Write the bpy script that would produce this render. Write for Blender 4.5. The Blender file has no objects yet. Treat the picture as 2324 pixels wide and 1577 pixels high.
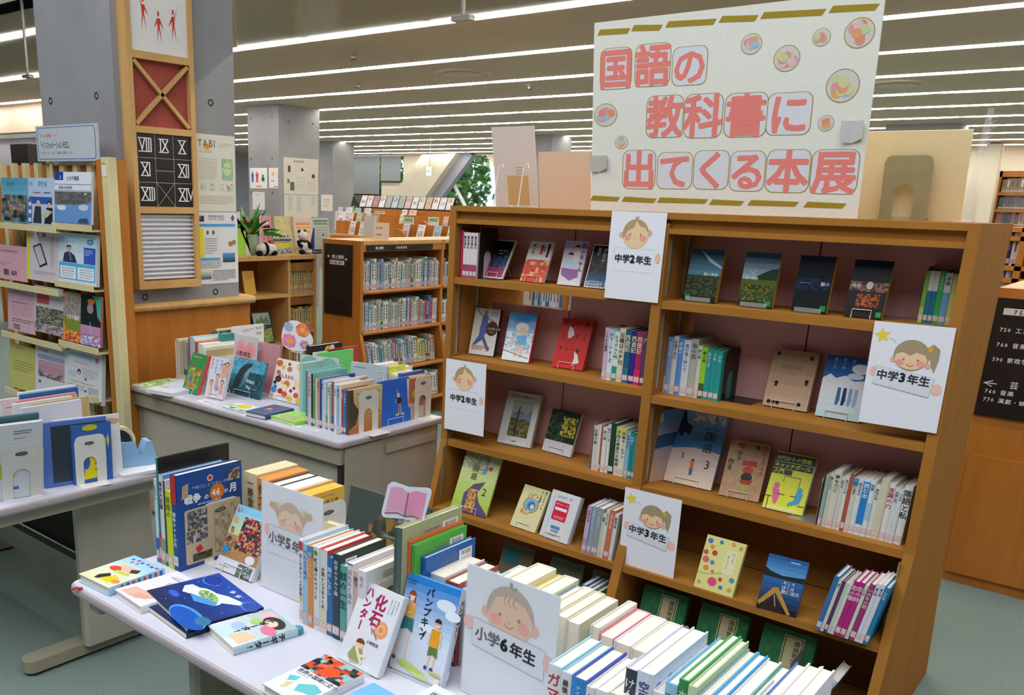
import bpy, math, random
from mathutils import Vector as V, Matrix
random.seed(7)
PI = math.pi
SC = bpy.context.scene
COL = SC.collection
# ------------------------------------------------------------------ camera, world, exposure
RC = (V((0.75094325, 0.65972925, 0.02900966)), V((0.20623557, -0.19256427, -0.95936744)), V((-0.62733654, 0.72641333, -0.28066448)))
FPX, CX, CY, W, H = 2014.56, 924.84, 1042.34, 2324, 1577
EYE = V((0, 0, 1.65))
cd = bpy.data.cameras.new('camera'); cam = bpy.data.objects.new('camera', cd); COL.objects.link(cam)
cd.sensor_width = 36; cd.lens = FPX / W * 36; cd.clip_start = .05; cd.clip_end = 200
cd.shift_x = (W / 2 - CX) / W; cd.shift_y = (CY - H / 2) / W
m = Matrix((RC[0], -RC[1], -RC[2])).transposed().to_4x4(); m.translation = EYE
cam.matrix_world = m; SC.camera = cam
SC.view_settings.view_transform = 'Standard'; SC.view_settings.look = 'None'
SC.view_settings.exposure = 0.3; SC.view_settings.gamma = 1; SC.view_settings.use_curve_mapping = False
CE = 2.9                                  # ceiling height
wd = bpy.data.worlds.new('sky'); SC.world = wd; wd.use_nodes = True
wn = wd.node_tree.nodes; bg = wn['Background']
bg.inputs[0].default_value = (.80, .90, 1, 1); bg.inputs[1].default_value = 1.6
def area(name, loc, size, power, col, rot=(0, 0, 0)):
    l = bpy.data.lights.new(name, 'AREA'); l.shape = 'RECTANGLE'; l.size, l.size_y = size
    l.energy = power; l.color = col; o = bpy.data.objects.new(name, l); COL.objects.link(o)
    o.location = loc; o.rotation_euler = rot; return o
area('skylight', (-1.5, -.6, 5.3), (9, 5), 430, (.95, .97, 1))
STRIP = 16.0                              # emission of the ceiling light lines
# ------------------------------------------------------------------ measuring helpers
def ray(x, y):
    a, b = (x - CX) / FPX, (y - CY) / FPX
    return RC[0] * a + RC[1] * b + RC[2]
def atz(z, x, y):
    r = ray(x, y); return EYE + r * ((z - EYE.z) / r.z)
def aty(Y, x, y):
    r = ray(x, y); return EYE + r * (Y / r.y)
def atx(X, x, y):
    r = ray(x, y); return EYE + r * (X / r.x)
def lin(h):
    if not isinstance(h, str): return (h[0], h[1], h[2], 1)
    h = h.lstrip('#')
    if len(h) == 3: h = ''.join(c * 2 for c in h)
    o = []
    for i in (0, 2, 4):
        v = int(h[i:i + 2], 16) / 255
        o.append(v / 12.92 if v <= .04045 else ((v + .055) / 1.055) ** 2.4)
    return (*o, 1)
# ------------------------------------------------------------------ materials
def mat(name, base=None, rough=.5, spec=.5, metal=0, noise=None, bump=None, attr=False, trans=0, emit=None, alpha=None, wood=None, ior=1.45):
    m = bpy.data.materials.new(name); m.use_nodes = True; nt = m.node_tree; n = nt.nodes; L = nt.links
    b = n['Principled BSDF']; b.inputs['Roughness'].default_value = rough; b.inputs['Metallic'].default_value = metal
    b.inputs['Specular IOR Level'].default_value = spec; b.inputs['IOR'].default_value = ior
    if base: b.inputs['Base Color'].default_value = lin(base)
    if trans: b.inputs['Transmission Weight'].default_value = trans
    if alpha is not None: b.inputs['Alpha'].default_value = alpha
    if emit:
        b.inputs['Emission Color'].default_value = lin(emit[0]); b.inputs['Emission Strength'].default_value = emit[1]
    tc = n.new('ShaderNodeTexCoord')
    src = None
    if attr:
        a = n.new('ShaderNodeAttribute'); a.attribute_name = 'Col'; src = a.outputs['Color']
    if noise or wood:
        mp = n.new('ShaderNodeMapping'); L.new(tc.outputs['Object'], mp.inputs[0])
        t = n.new('ShaderNodeTexNoise'); L.new(mp.outputs[0], t.inputs[0])
        if wood:
            mp.inputs['Scale'].default_value = wood[1]; t.inputs['Scale'].default_value = 1; t.inputs['Detail'].default_value = 6; t.inputs['Distortion'].default_value = .6
            c2, amt = wood[0], 1
        else:
            t.inputs['Scale'].default_value = noise[1]; t.inputs['Detail'].default_value = 5; c2 = noise[0]
        mx = n.new('ShaderNodeMix'); mx.data_type = 'RGBA'
        cr = n.new('ShaderNodeMapRange'); cr.inputs[1].default_value = .32; cr.inputs[2].default_value = .68
        L.new(t.outputs[0], cr.inputs[0]); L.new(cr.outputs[0], mx.inputs[0])
        if src is not None:
            mm = n.new('ShaderNodeMix'); mm.data_type = 'RGBA'; mm.blend_type = 'MULTIPLY'; mm.inputs[0].default_value = 1
            mx.inputs[6].default_value = (1, 1, 1, 1); mx.inputs[7].default_value = lin(c2)
            L.new(src, mm.inputs[6]); L.new(mx.outputs[2], mm.inputs[7]); src = mm.outputs[2]
        else:
            mx.inputs[6].default_value = lin(base); mx.inputs[7].default_value = lin(c2); src = mx.outputs[2]
    if src is not None: L.new(src, b.inputs['Base Color'])
    if bump:
        t2 = n.new('ShaderNodeTexNoise'); t2.inputs['Scale'].default_value = bump[0]; t2.inputs['Detail'].default_value = 4
        L.new(tc.outputs['Object'], t2.inputs[0]); bp = n.new('ShaderNodeBump'); bp.inputs['Strength'].default_value = bump[1]
        bp.inputs['Distance'].default_value = bump[2]; L.new(t2.outputs[0], bp.inputs['Height']); L.new(bp.outputs[0], b.inputs['Normal'])
    return m
M = {}
M['paint'] = mat('printed_cover', attr=True, rough=.38, spec=.4, noise=('f9f9f9', 60))
M['paper'] = mat('paper', attr=True, rough=.8, spec=.2, noise=('fafaf9', 90))
M['film'] = mat('laminated_card', attr=True, rough=.3, spec=.45, noise=('f6f6f6', 50))
M['wood'] = mat('honey_wood', 'ac7430', .75, .15, wood=('9c6a2e', (2.5, 30, 1.2)), bump=(90, .05, .001))
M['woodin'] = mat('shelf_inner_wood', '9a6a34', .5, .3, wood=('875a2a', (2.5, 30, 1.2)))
M['wood2'] = mat('orange_wood', 'c07a30', .38, .45, wood=('ac6a26', (14, 14, 1.4)), bump=(90, .04, .001))
M['wood3'] = mat('pale_wood', 'cfa468', .45, .4, wood=('bf9458', (3, 20, 1.4)))
M['pink'] = mat('pink_backing_board', 'e6aeaa', .85, .2, noise=('dea6a2', 5))
M['top'] = mat('table_laminate', 'cdced9', .32, .45, noise=('c7c8d4', 4))
M['edge'] = mat('table_edge_band', 'b9aeb2', .4, .45, noise=('b0a5aa', 12))
M['steel'] = mat('beige_steel', 'b5afa2', .42, .4, noise=('aea899', 6), bump=(220, .08, .0006))
M['steel2'] = mat('olive_steel', '9f9a84', .38, .4, noise=('969079', 6))
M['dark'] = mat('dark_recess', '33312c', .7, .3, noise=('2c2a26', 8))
M['carpet'] = mat('carpet', '84948f', .95, .1, noise=('73847e', 130), bump=(420, .5, .004))
M['concrete'] = mat('concrete', '98989a', .85, .2, noise=('8b8b8e', 2.2), bump=(40, .15, .002))
M['ceil'] = mat('ceiling_board', 'd8c2ae', .85, .2, noise=('d2c0ac', 2))
M['wall'] = mat('cream_wall', 'd8d0bc', .85, .2, noise=('d2cab5', 3))
M['grey'] = mat('grey_wall', 'a9a9b4', .85, .2, noise=('a2a2ae', 3))
M['black'] = mat('black_panel', '1c1815', .35, .5, noise=('211c19', 20))
M['white'] = mat('white_enamel', 'e4e3de', .3, .5, noise=('dddcd6', 20))
M['rail'] = mat('shelf_rail', 'b9b4a8', .35, .5, metal=.6, noise=('a8a398', 40))
M['cream'] = mat('cream_paint', 'dccf9f', .5, .4, noise=('d4c795', 8))
M['red'] = mat('red_felt', 'a8564a', .9, .15, noise=('9f4f45', 60), bump=(300, .3, .002))
M['chrome'] = mat('chrome', 'd8d8d8', .18, .5, metal=1, noise=('cccccc', 30))
M['glass'] = mat('smoke_barrier_glass', 'dfe8e4', .04, .5, trans=1, alpha=None, ior=1.45, noise=('dce6e2', 2))
M['blind'] = mat('screen_fabric', '9aa0a6', .8, .2, alpha=.72, noise=('8f959b', 400))
M['clear'] = mat('clear_plastic', 'f2f6f6', .06, .5, alpha=.14, noise=('eef2f2', 10))
M['light'] = mat('fluorescent_line', 'ffffff', .5, emit=('fffdf8', STRIP), noise=('fefefe', 3))
M['exit'] = mat('exit_sign_face', 'eaf6ee', .5, emit=('e6fff0', 1.2), noise=('e0f2e6', 9))
M['leaf'] = mat('leaf', attr=True, rough=.45, spec=.4, noise=('d8e8c8', 30))
M['fur'] = mat('plush_fur', attr=True, rough=.95, spec=.1, noise=('d8d8d8', 80), bump=(500, .6, .003))
M['plastic'] = mat('moulded_plastic', attr=True, rough=.33, spec=.5, noise=('f2f2f2', 14))
# ------------------------------------------------------------------ mesh builder
class MB:
    def __init__(s): s.v = []; s.f = []; s.c = []
    def add(s, vs, fs, c, mx=None):
        k = len(s.v)
        s.v += [tuple(mx @ V(p)) if mx is not None else tuple(p) for p in vs]
        s.f += [tuple(i + k for i in f) for f in fs]
        if isinstance(c, list): s.c += c
        else: s.c += [lin(c)] * len(fs)
        return s
    def box(s, x0, y0, z0, x1, y1, z1, c='fff', mx=None, bev=0):
        if x0 > x1: x0, x1 = x1, x0
        if y0 > y1: y0, y1 = y1, y0
        if z0 > z1: z0, z1 = z1, z0
        if bev:
            return s.prism([(x0 + bev, y0), (x1 - bev, y0), (x1, y0 + bev), (x1, y1 - bev), (x1 - bev, y1), (x0 + bev, y1), (x0, y1 - bev), (x0, y0 + bev)], z0, z1, c, mx)
        vs = [(x0, y0, z0), (x1, y0, z0), (x1, y1, z0), (x0, y1, z0), (x0, y0, z1), (x1, y0, z1), (x1, y1, z1), (x0, y1, z1)]
        return s.add(vs, [(0, 3, 2, 1), (4, 5, 6, 7), (0, 1, 5, 4), (1, 2, 6, 5), (2, 3, 7, 6), (3, 0, 4, 7)], c, mx)
    def prism(s, pts, z0, z1, c='fff', mx=None):          # outline in xy (counter-clockwise), extruded along z
        n = len(pts)
        vs = [(x, y, z0) for x, y in pts] + [(x, y, z1) for x, y in pts]
        fs = [tuple(reversed(range(n))), tuple(range(n, 2 * n))] + [(i, (i + 1) % n, n + (i + 1) % n, n + i) for i in range(n)]
        return s.add(vs, fs, c, mx)
    def tube(s, pts, r, c='fff', n=8, mx=None, cap=True):
        pts = [V(p) for p in pts]; rs = r if isinstance(r, (list, tuple)) else [r] * len(pts)
        vs = []; fs = []
        t0 = (pts[1] - pts[0]).normalized(); up = V((0, 0, 1)) if abs(t0.z) < .9 else V((1, 0, 0))
        a = t0.cross(up).normalized()
        for i, p in enumerate(pts):
            t = (pts[min(i + 1, len(pts) - 1)] - pts[max(i - 1, 0)])
            t = t.normalized() if t.length > 1e-9 else t0
            a = (a - t * a.dot(t)).normalized(); b = t.cross(a)
            for k in range(n):
                w = 2 * PI * k / n; vs.append(p + (a * math.cos(w) + b * math.sin(w)) * rs[i])
        for i in range(len(pts) - 1):
            for k in range(n):
                fs.append((i * n + k, i * n + (k + 1) % n, (i + 1) * n + (k + 1) % n, (i + 1) * n + k))
        if cap: fs += [tuple(reversed(range(n))), tuple(range((len(pts) - 1) * n, len(pts) * n))]
        return s.add(vs, fs, c, mx)
    def lathe(s, prof, c='fff', n=20, mx=None, sx=1, sy=1):   # profile of (radius, z)
        vs = [(r * math.cos(2 * PI * k / n) * sx, r * math.sin(2 * PI * k / n) * sy, z) for r, z in prof for k in range(n)]
        fs = [(i * n + k, i * n + (k + 1) % n, (i + 1) * n + (k + 1) % n, (i + 1) * n + k) for i in range(len(prof) - 1) for k in range(n)]
        fs += [tuple(reversed(range(n))), tuple(range((len(prof) - 1) * n, len(prof) * n))]
        return s.add(vs, fs, c, mx)
    def ball(s, p, r, c='fff', n=12, mx=None):
        rx, ry, rz = r if isinstance(r, tuple) else (r, r, r)
        k = n // 2
        vs = [(p[0] + rx * math.sin(PI * i / k) * math.cos(2 * PI * j / n), p[1] + ry * math.sin(PI * i / k) * math.sin(2 * PI * j / n), p[2] - rz * math.cos(PI * i / k)) for i in range(k + 1) for j in range(n)]
        fs = [(i * n + j, i * n + (j + 1) % n, (i + 1) * n + (j + 1) % n, (i + 1) * n + j) for i in range(k) for j in range(n)]
        return s.add(vs, fs, c, mx)
    def mesh(s, name, smooth=False):
        me = bpy.data.meshes.new(name); me.from_pydata(s.v, [], s.f)
        a = me.color_attributes.new('Col', 'FLOAT_COLOR', 'CORNER')
        buf = []
        for f, c in zip(s.f, s.c): buf += list(c) * len(f)
        a.data.foreach_set('color', buf)
        if smooth: me.shade_smooth()
        return me
    def build(s, name, m, parent=None, smooth=False, mx=None):
        me = s.mesh(name, smooth); me.materials.append(m if not isinstance(m, str) else M[m])
        o = bpy.data.objects.new(name, me); COL.objects.link(o)
        if parent is not None: o.parent = parent
        if mx is not None: o.matrix_local = mx
        return o
def tag(o, label=None, cat=None, group=None, kind=None):
    if label: o['label'] = label
    if cat: o['category'] = cat
    if group: o['group'] = group
    if kind: o['kind'] = kind
    return o
def thing(name, label, cat, mx=None, group=None):
    o = bpy.data.objects.new(name, None); COL.objects.link(o); o.empty_display_size = .05
    if mx is not None: o.matrix_local = mx
    return tag(o, label, cat, group)
def loc(x, y, z, rz=0): return Matrix.Translation((x, y, z)) @ Matrix.Rotation(rz, 4, 'Z')
def frame(p0, p1, tp):
    """matrix whose X runs p0->p1, Z up the face towards the pixel tp, -Y out of the face; also width and height"""
    u = (p1 - p0); w = u.length; u.normalize()
    r = ray(*tp) if not isinstance(tp, V) else None
    T = tp if r is None else EYE + r * ((p0 - EYE).dot(u) / r.dot(u))
    v = T - p0; v -= u * v.dot(u); h = v.length; v.normalize()
    y = v.cross(u)
    m = Matrix((u, y, v)).transposed().to_4x4(); m.translation = p0
    return m, w, h
def mframe(p0, u, v):
    u = V(u).normalized(); v = V(v).normalized(); m = Matrix((u, v.cross(u), v)).transposed().to_4x4(); m.translation = p0; return m
# ------------------------------------------------------------------ glyphs and flat print
_g = {}
def glyph(ch, bold, res=1):
    k = (ch, bold, res)
    if k not in _g:
        c = bpy.data.curves.new('g', 'FONT'); c.body = ch; c.size = 1; c.resolution_u = res; c.fill_mode = 'FRONT'; c.offset = bold
        o = bpy.data.objects.new('g', c); me = bpy.data.meshes.new_from_object(o)
        vs = [(v.co.x, v.co.y) for v in me.vertices]; fs = [tuple(p.vertices) for p in me.polygons]
        bpy.data.objects.remove(o); bpy.data.curves.remove(c); bpy.data.meshes.remove(me)
        wd = 1.0 if ord(ch) > 0x2fff else ((max([v[0] for v in vs]) + .07) if vs else .3)
        _g[k] = (vs, fs, wd)
    return _g[k]
class Art:
    """flat print: primitives in 0..1 of a w x h face, O corner, U right, Wv up, N out"""
    def __init__(s, w, h, O=(0, 0, 0), U=(1, 0, 0), Vv=(0, 0, 1), N=(0, -1, 0), eps=.0004):
        s.w, s.h, s.O, s.U, s.V, s.N = w, h, V(O), V(U), V(Vv), V(N); s.mb = MB(); s.e = eps
    def P(s, x, y): return tuple(s.O + s.U * (x * s.w) + s.V * (y * s.h) + s.N * s.e)
    def poly(s, pts, c):
        s.e += .00007
        a = sum(pts[i][0] * pts[(i + 1) % len(pts)][1] - pts[(i + 1) % len(pts)][0] * pts[i][1] for i in range(len(pts)))
        if a < 0: pts = pts[::-1]
        s.mb.add([s.P(*p) for p in pts], [tuple(range(len(pts)))], c)
    def text(s, t, x, y, sz, c, mode='h', bold=.0, res=1, ang=0, sp=1.0, sx=1.0):
        dl = bold; bold = 0; offs = [(0, 0)] if dl < .004 else [(dl * math.cos(a_ * PI / 3 + .3), dl * math.sin(a_ * PI / 3 + .3)) for a_ in range(6)] if dl > .012 else [(dl, dl), (-dl, dl), (dl, -dl), (-dl, -dl)]
        s.e += .00012; S = sz * s.h; ca, sa = math.cos(ang), math.sin(ang); cx = cy = 0
        for ch in t:
            if ch in ' 　': cx, cy = (cx + (.5 * sp if mode == 'h' else 0), cy - (.5 if mode == 'v' else 0)); continue
            vs, fs, wd = glyph(ch, bold, res)
            if mode == 'v':
                if ch in 'ー—-': vs = [(.5 + (b - .38), .35 - (a - .5)) for a, b in vs]
                ox, oy = -.5 * (wd if ord(ch) > 0x2fff else wd), cy - .88
            else: ox, oy = cx, 0
            for du, dv in offs:
                pts = []; s.e += .00004 if len(offs) > 1 else 0
                for a, b in vs:
                    px, py = (a + ox + du) * S * sx, (b + oy + dv) * S
                    px, py = px * ca - py * sa, px * sa + py * ca
                    pts.append(s.P(x + px / s.w, y + py / s.h))
                s.mb.add(pts, fs, c)
            s.e -= .00004 * len(offs) if len(offs) > 1 else 0
            if mode == 'v': cy -= 1.02 * sp
            else: cx += wd * sp
    def draw(s, items):
        rnd = random.Random(5)
        for it in items:
            k = it[0]
            if k == 'r': x0, y0, x1, y1, c = it[1:]; s.poly([(x0, y0), (x1, y0), (x1, y1), (x0, y1)], c)
            elif k == 'e':
                cx, cy, rx, ry, c = it[1:6]; n = it[6] if len(it) > 6 else 20; a0 = it[7] if len(it) > 7 else 0
                s.poly([(cx + rx * math.cos(a0 + 2 * PI * i / n), cy + ry * math.sin(a0 + 2 * PI * i / n)) for i in range(n)], c)
            elif k == 'p': q = it[2]; s.poly([(q[i], q[i + 1]) for i in range(0, len(q), 2)], it[1])
            elif k == 'R':                                    # rounded box: x0,y0,x1,y1,r(of h),c
                x0, y0, x1, y1, r, c = it[1:]; rx = r * s.h / s.w; pts = []
                for (qx, qy, a) in ((x1 - rx, y0 + r, -PI / 2), (x1 - rx, y1 - r, 0), (x0 + rx, y1 - r, PI / 2), (x0 + rx, y0 + r, PI)):
                    for j in range(5): pts.append((qx + rx * math.cos(a + j * PI / 8), qy + r * math.sin(a + j * PI / 8)))
                s.poly(pts, c)
            elif k == 'l':                                    # ribbon
                c, wdt, q = it[1], it[2] * s.h / 2, it[3]; s.e += .00007
                pts = [V((q[i] * s.w, q[i + 1] * s.h)) for i in range(0, len(q), 2)]
                vs = []
                for i, p in enumerate(pts):
                    d = pts[min(i + 1, len(pts) - 1)] - pts[max(i - 1, 0)]; d = d.normalized() if d.length else V((1, 0)); nn = V((-d.y, d.x)) * wdt
                    for q2 in (p + nn, p - nn): vs.append(s.P(q2.x / s.w, q2.y / s.h))
                s.mb.add(vs, [(2 * i, 2 * i + 1, 2 * i + 3, 2 * i + 2) for i in range(len(pts) - 1)], c)
            elif k == 't': s.text(*it[1:])
            elif k == 'g':
                x0, y0, x1, y1, c0, c1, n = it[1:]; a, b = lin(c0), lin(c1); s.e += .00007
                for i in range(n):
                    f = i / (n - 1); ya, yb = y0 + (y1 - y0) * i / n, y0 + (y1 - y0) * (i + 1) / n
                    s.mb.add([s.P(x0, ya), s.P(x1, ya), s.P(x1, yb), s.P(x0, yb)], [(0, 1, 2, 3)], [tuple(a[j] + (b[j] - a[j]) * f for j in range(4))])
            elif k == 'n':                                    # mottled picture patch
                x0, y0, x1, y1, cs, nx, ny, sd = it[1:]; nx, ny = (nx * 2, ny * 2) if nx * ny < 60 else (nx, ny); r2 = random.Random(sd); s.e += .00007
                vs = [[(x0 + (x1 - x0) * (i + (r2.uniform(-.35, .35) if 0 < i < nx else 0)) / nx, y0 + (y1 - y0) * (j + (r2.uniform(-.35, .35) if 0 < j < ny else 0)) / ny) for i in range(nx + 1)] for j in range(ny + 1)]
                for j in range(ny):
                    for i in range(nx):
                        s.mb.add([s.P(*vs[j][i]), s.P(*vs[j][i + 1]), s.P(*vs[j + 1][i + 1]), s.P(*vs[j + 1][i])], [(0, 1, 2, 3)], r2.choice(cs))
            elif k == 'L':                                    # lines of small print
                x0, y0, x1, y1, n, c = it[1:]; s.e += .00007; dh = (y1 - y0) / n
                for i in range(n):
                    yy = y1 - (i + .5) * dh; xx = x0
                    xe = x1 if i < n - 1 else x0 + (x1 - x0) * rnd.uniform(.5, .95)
                    while xx < xe:
                        l = rnd.uniform(.02, .07) * (x1 - x0) * 2; l = min(l, xe - xx)
                        s.mb.add([s.P(xx, yy - dh * .2), s.P(xx + l, yy - dh * .2), s.P(xx + l, yy + dh * .2), s.P(xx, yy + dh * .2)], [(0, 1, 2, 3)], c)
                        xx += l + .012 * (x1 - x0) * 2
            elif k == 'B':
                x0, y0, x1, y1 = it[1:5]; s.poly([(x0, y0), (x1, y0), (x1, y1), (x0, y1)], 'eceae6'); s.e += .00007; xx = x0 + (x1 - x0) * .05
                while xx < x1 - (x1 - x0) * .08:
                    l = rnd.choice((.012, .02, .03)) * (x1 - x0); s.mb.add([s.P(xx, y0 + (y1 - y0) * .1), s.P(xx + l, y0 + (y1 - y0) * .1), s.P(xx + l, y1 - (y1 - y0) * .1), s.P(xx, y1 - (y1 - y0) * .1)], [(0, 1, 2, 3)], '2a2a2e')
                    xx += l + rnd.choice((.02, .03, .045)) * (x1 - x0)
        return s
    def build(s, name, parent, m='paint'): return s.mb.build(name, m, parent) if s.mb.f else None
# ------------------------------------------------------------------ room shell
def struct(name, mb, m, parent=None):
    o = mb.build(name, m, parent)
    if parent is None: tag(o, kind='structure')
    return o
YB = 20.2
struct('floor', MB().box(-24, -8, -.1, 8, YB + .3, 0), 'carpet')
LY = [4.0, 5.49, 6.95, 8.4, 9.8, 11.3, 12.7, 14.1, 15.5, 16.9, 18.3, 19.6]
ceil = struct('ceiling', MB().box(-24, 3.3, CE + .12, 8, YB, CE + .2), 'ceil')
ed = [3.3] + [y for Y in LY for y in (Y - .075, Y + .075)] + [YB]
for i in range(0, len(ed), 2):
    struct('ceiling_panel', MB().box(-24, ed[i], CE, 8, ed[i + 1], CE + .12), 'ceil', ceil)
struct('ceiling_atrium', MB().box(-24, -8, 5.4, 8, 3.5, 5.5), 'grey')
struct('trim_1', MB().box(-24, 3.31, CE + .0, 8, 3.5, 5.4), 'grey')
struct('wall_left', MB().box(-24.1, -8, 0, -24, YB, 5.4), 'grey')
struct('wall_right', MB().box(8, -8, 0, 8.1, YB, 5.4), 'wall')
struct('wall_front', MB().box(-24, -8.1, 0, 8, -8, 5.4), 'grey')
# ceiling light lines: every tube a part
seg = MB().prism([(-.62, -.004), (-.40, -.026), (.40, -.026), (.62, -.004), (.62, .004), (.40, .026), (-.40, .026), (-.62, .004)], -.008, .045)
seg_me = seg.mesh('tube'); seg_me.materials.append(M['light'])
hs = MB().box(-16, -.07, .085, 16, .07, .115); hs_me = hs.mesh('housing'); hs_me.materials.append(M['white'])
for i, Y in enumerate(LY):
    t = thing('ceiling_light', 'long fluorescent light line in the ceiling, %s from the glass barrier' % ['nearest', 'second', 'third', 'fourth', 'fifth', 'sixth', 'seventh', 'eighth', 'ninth', 'tenth', 'eleventh', 'farthest'][i], 'ceiling light', loc(0, Y, CE), 'light lines across the ceiling')
    h = bpy.data.objects.new('housing', hs_me); COL.objects.link(h); h.parent = t; h.matrix_local = loc(-8, 0, 0)
    x = -20.5 + (i * .53) % 1.3
    while x < 3.2:
        o = bpy.data.objects.new('tube', seg_me); COL.objects.link(o); o.parent = t; o.matrix_local = loc(x, 0, 0); x += 1.33
# round flush speakers/vents and sprinklers in the ceiling
k = 0
for px, py in ((1050, 165), (1010, 249), (2035, 190), (960, 290)):
    p = atz(CE, px, py); t = thing('ceiling_vent', ['round white ceiling vent between first and second light lines', 'round ceiling vent further back above the shelves', 'round ceiling vent at right beyond the title board', 'small far round ceiling vent left of the bubbles board'][k], 'ceiling vent', loc(p.x, p.y, CE)); k += 1
    MB().lathe([(.30, 0), (.30, -.012), (.27, -.02), (.24, -.012)], n=36).build('rim', 'ceil', t)
    MB().lathe([(.20, -.0), (.20, -.02), (.10, -.035), (.02, -.04)], n=36).build('cone', 'wall', t)
k = 0
for px, py in ((802, 122), (812, 189), (1202, 192)):
    p = atz(CE, px, py)
    t = thing('sprinkler', ['small sprinkler head between the nearest light lines', 'sprinkler head over the grey pillar side', 'sprinkler head right of the round vent'][k], 'sprinkler', loc(p.x, p.y, CE)); k += 1
    MB().lathe([(.045, 0), (.045, -.012), (.02, -.02), (.02, -.045)], n=14).build('body', 'rail', t)
    MB().lathe([(.03, -.045), (.03, -.05)], n=14).build('deflector', 'black', t)
# glass smoke barrier
gb = thing('smoke_barrier', 'clear glass smoke barrier hanging from the ceiling edge by the pillar', 'glass barrier', loc(0, 3.3, 0))
xs = [-8.3, -6.49, -4.9]; xr = [-4.15, -2.61, -.9, .8, 2.5]
for a, b in list(zip(xs, xs[1:])) + list(zip(xr, xr[1:])):
    MB().box(a + .004, -.004, 2.405, b - .004, .004, CE).build('pane', 'glass', gb)
for x in xs[1:2] + xr[1:]:
    MB().box(x - .006, -.01, 2.405, x + .006, .01, CE).build('joint_strip', 'rail', gb)
    MB().box(x - .05, -.02, 2.395, x + .05, .02, 2.415).build('clamp', 'rail', gb)
# concrete pillars
def pillar(n, x0, y0, x1, y1, z0=0):
    o = tag(MB().box(x0, y0, z0, x1, y1, CE + .12 if y0 > 3 else 5.4).build('wall_pillar_%d' % n, 'concrete'), kind='structure'); return o
def holes(par, pts):
    for p, ax in pts:
        m = Matrix.Translation(p) @ (Matrix.Rotation(PI / 2, 4, 'Y') if ax == 'x' else Matrix.Rotation(PI / 2, 4, 'X'))
        MB().lathe([(.016, -.002), (.018, .0015), (.012, .0015), (.010, -.001)], n=14, mx=m).build('tie_hole', 'dark', par)
PX = -4.15
p1 = pillar(1, -4.875, 2.54, PX, 3.27)
holes(p1, [(aty(2.54, x, y), 'y') for x, y in ((115, 229), (219, 217))] + [(atx(PX, x, y), 'x') for x, y in ((478, 233), (329, 674), (489, 662))])
p2 = pillar(2, -11.02, 8.92, -10.33, 9.72)
holes(p2, [(aty(8.92, x, y), 'y') for x, y in ((569, 269), (617, 265), (570, 361), (618, 360), (572, 437), (619, 437))] + [(atx(-10.33, x, y), 'x') for x, y in ((655, 276), (710, 281))])
pillar(3, -16.4, 15.2, -15.7, 15.9); pillar(4, -10.3, 15.0, -9.62, 15.7); pillar(5, -3.9, 15.0, -2.95, 15.7)
# back wall from pieces, thick, with openings for the windows
def slab(name, px, Y, th, m, parent=None, dz=None):
    pts = [aty(Y, *p) for p in px]; q = [(p.x, p.z) for p in pts]
    a = sum(q[i][0] * q[(i + 1) % len(q)][1] - q[(i + 1) % len(q)][0] * q[i][1] for i in range(len(q)))
    if a < 0: q = q[::-1]
    R = Matrix(((1, 0, 0, 0), (0, 0, -1, 0), (0, 1, 0, 0), (0, 0, 0, 1)))      # xy -> xz
    return MB().prism(q, -Y - th, -Y, mx=R).build(name, m, parent)
def wbox(x0, x1, z0, z1): return MB().box(x0, YB, z0, x1, YB + .3, z1)
XW = lambda px: aty(YB, px, 400).x
ZW = lambda px, py: aty(YB, px, py).z
za = ZW(800, 441)
struct('wall_back', wbox(-24, XW(470), 0, 5.4), 'wall')
struct('wall_back_pier', wbox(XW(742), XW(782), 0, CE + .2), 'wall')

x1, x2, x3 = XW(866), XW(915), XW(1000)
struct('wall_back_sill', wbox(x1, x2, 0, ZW(890, 413)), 'wall')
struct('wall_back_field', wbox(x2, XW(990), 0, CE + .2), 'wall')
struct('wall_back_right', wbox(XW(1135), 8, 0, CE + .2), 'wall')
struct('wall_back_low', wbox(XW(990), XW(1135), 0, ZW(1060, 500)), 'wall')
struct('wall_back_low_left', wbox(XW(470), XW(742), 0, .5), 'wall')
struct('wall_back_low_mid', wbox(XW(782), x1, 0, .5), 'wall')
struct('trim_2', MB().box(-24, YB - .02, CE - .06, 8, YB, CE), 'ceil')
tag(slab('wall_brace_1', [(958, 351), (1035, 347), (965, 446), (890, 446)], YB - .45, .44, 'wall'), kind='structure')
tag(slab('wall_brace_2', [(1035, 347), (1062, 346), (1072, 352), (1002, 447), (965, 446)], YB - .2, .2, 'grey'), kind='structure')
tag(slab('wall_brace_3', [(1100, 350), (1150, 350), (1150, 470), (1124, 470), (1124, 380)], YB - .1, .1, 'wall'), kind='structure')
# windows: frames, mullions, panes
def window(n, x0, x1, z0, z1, nx, nz=1, Y=YB + .12):
    o = MB(); f = .035
    o.box(x0, Y, z0, x1, Y + .06, z0 + f); o.box(x0, Y, z1 - f, x1, Y + .06, z1); o.box(x0, Y, z0, x0 + f, Y + .06, z1); o.box(x1 - f, Y, z0, x1, Y + .06, z1)
    w = tag(o.build('window_%d' % n, 'rail'), kind='structure')
    for i in range(1, nx): MB().box(x0 + (x1 - x0) * i / nx - .03, Y, z0, x0 + (x1 - x0) * i / nx + .03, Y + .07, z1).build('mullion', 'white', w)
    for i in range(nx):
        a, b = x0 + (x1 - x0) * i / nx + .03, x0 + (x1 - x0) * (i + 1) / nx - .03
        MB().box(a, Y + .02, z0 + f, b, Y + .03, z1 - f).build('pane', 'glass', w)
    return w
window(1, XW(470), XW(742), .5, CE, 4)
window(2, XW(782), x1, .5, CE, 3)
window(3, x1 + .02, x2, ZW(890, 413), CE, 2)
w4 = window(4, XW(990), XW(1135), ZW(1060, 500), CE, 1)
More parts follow.
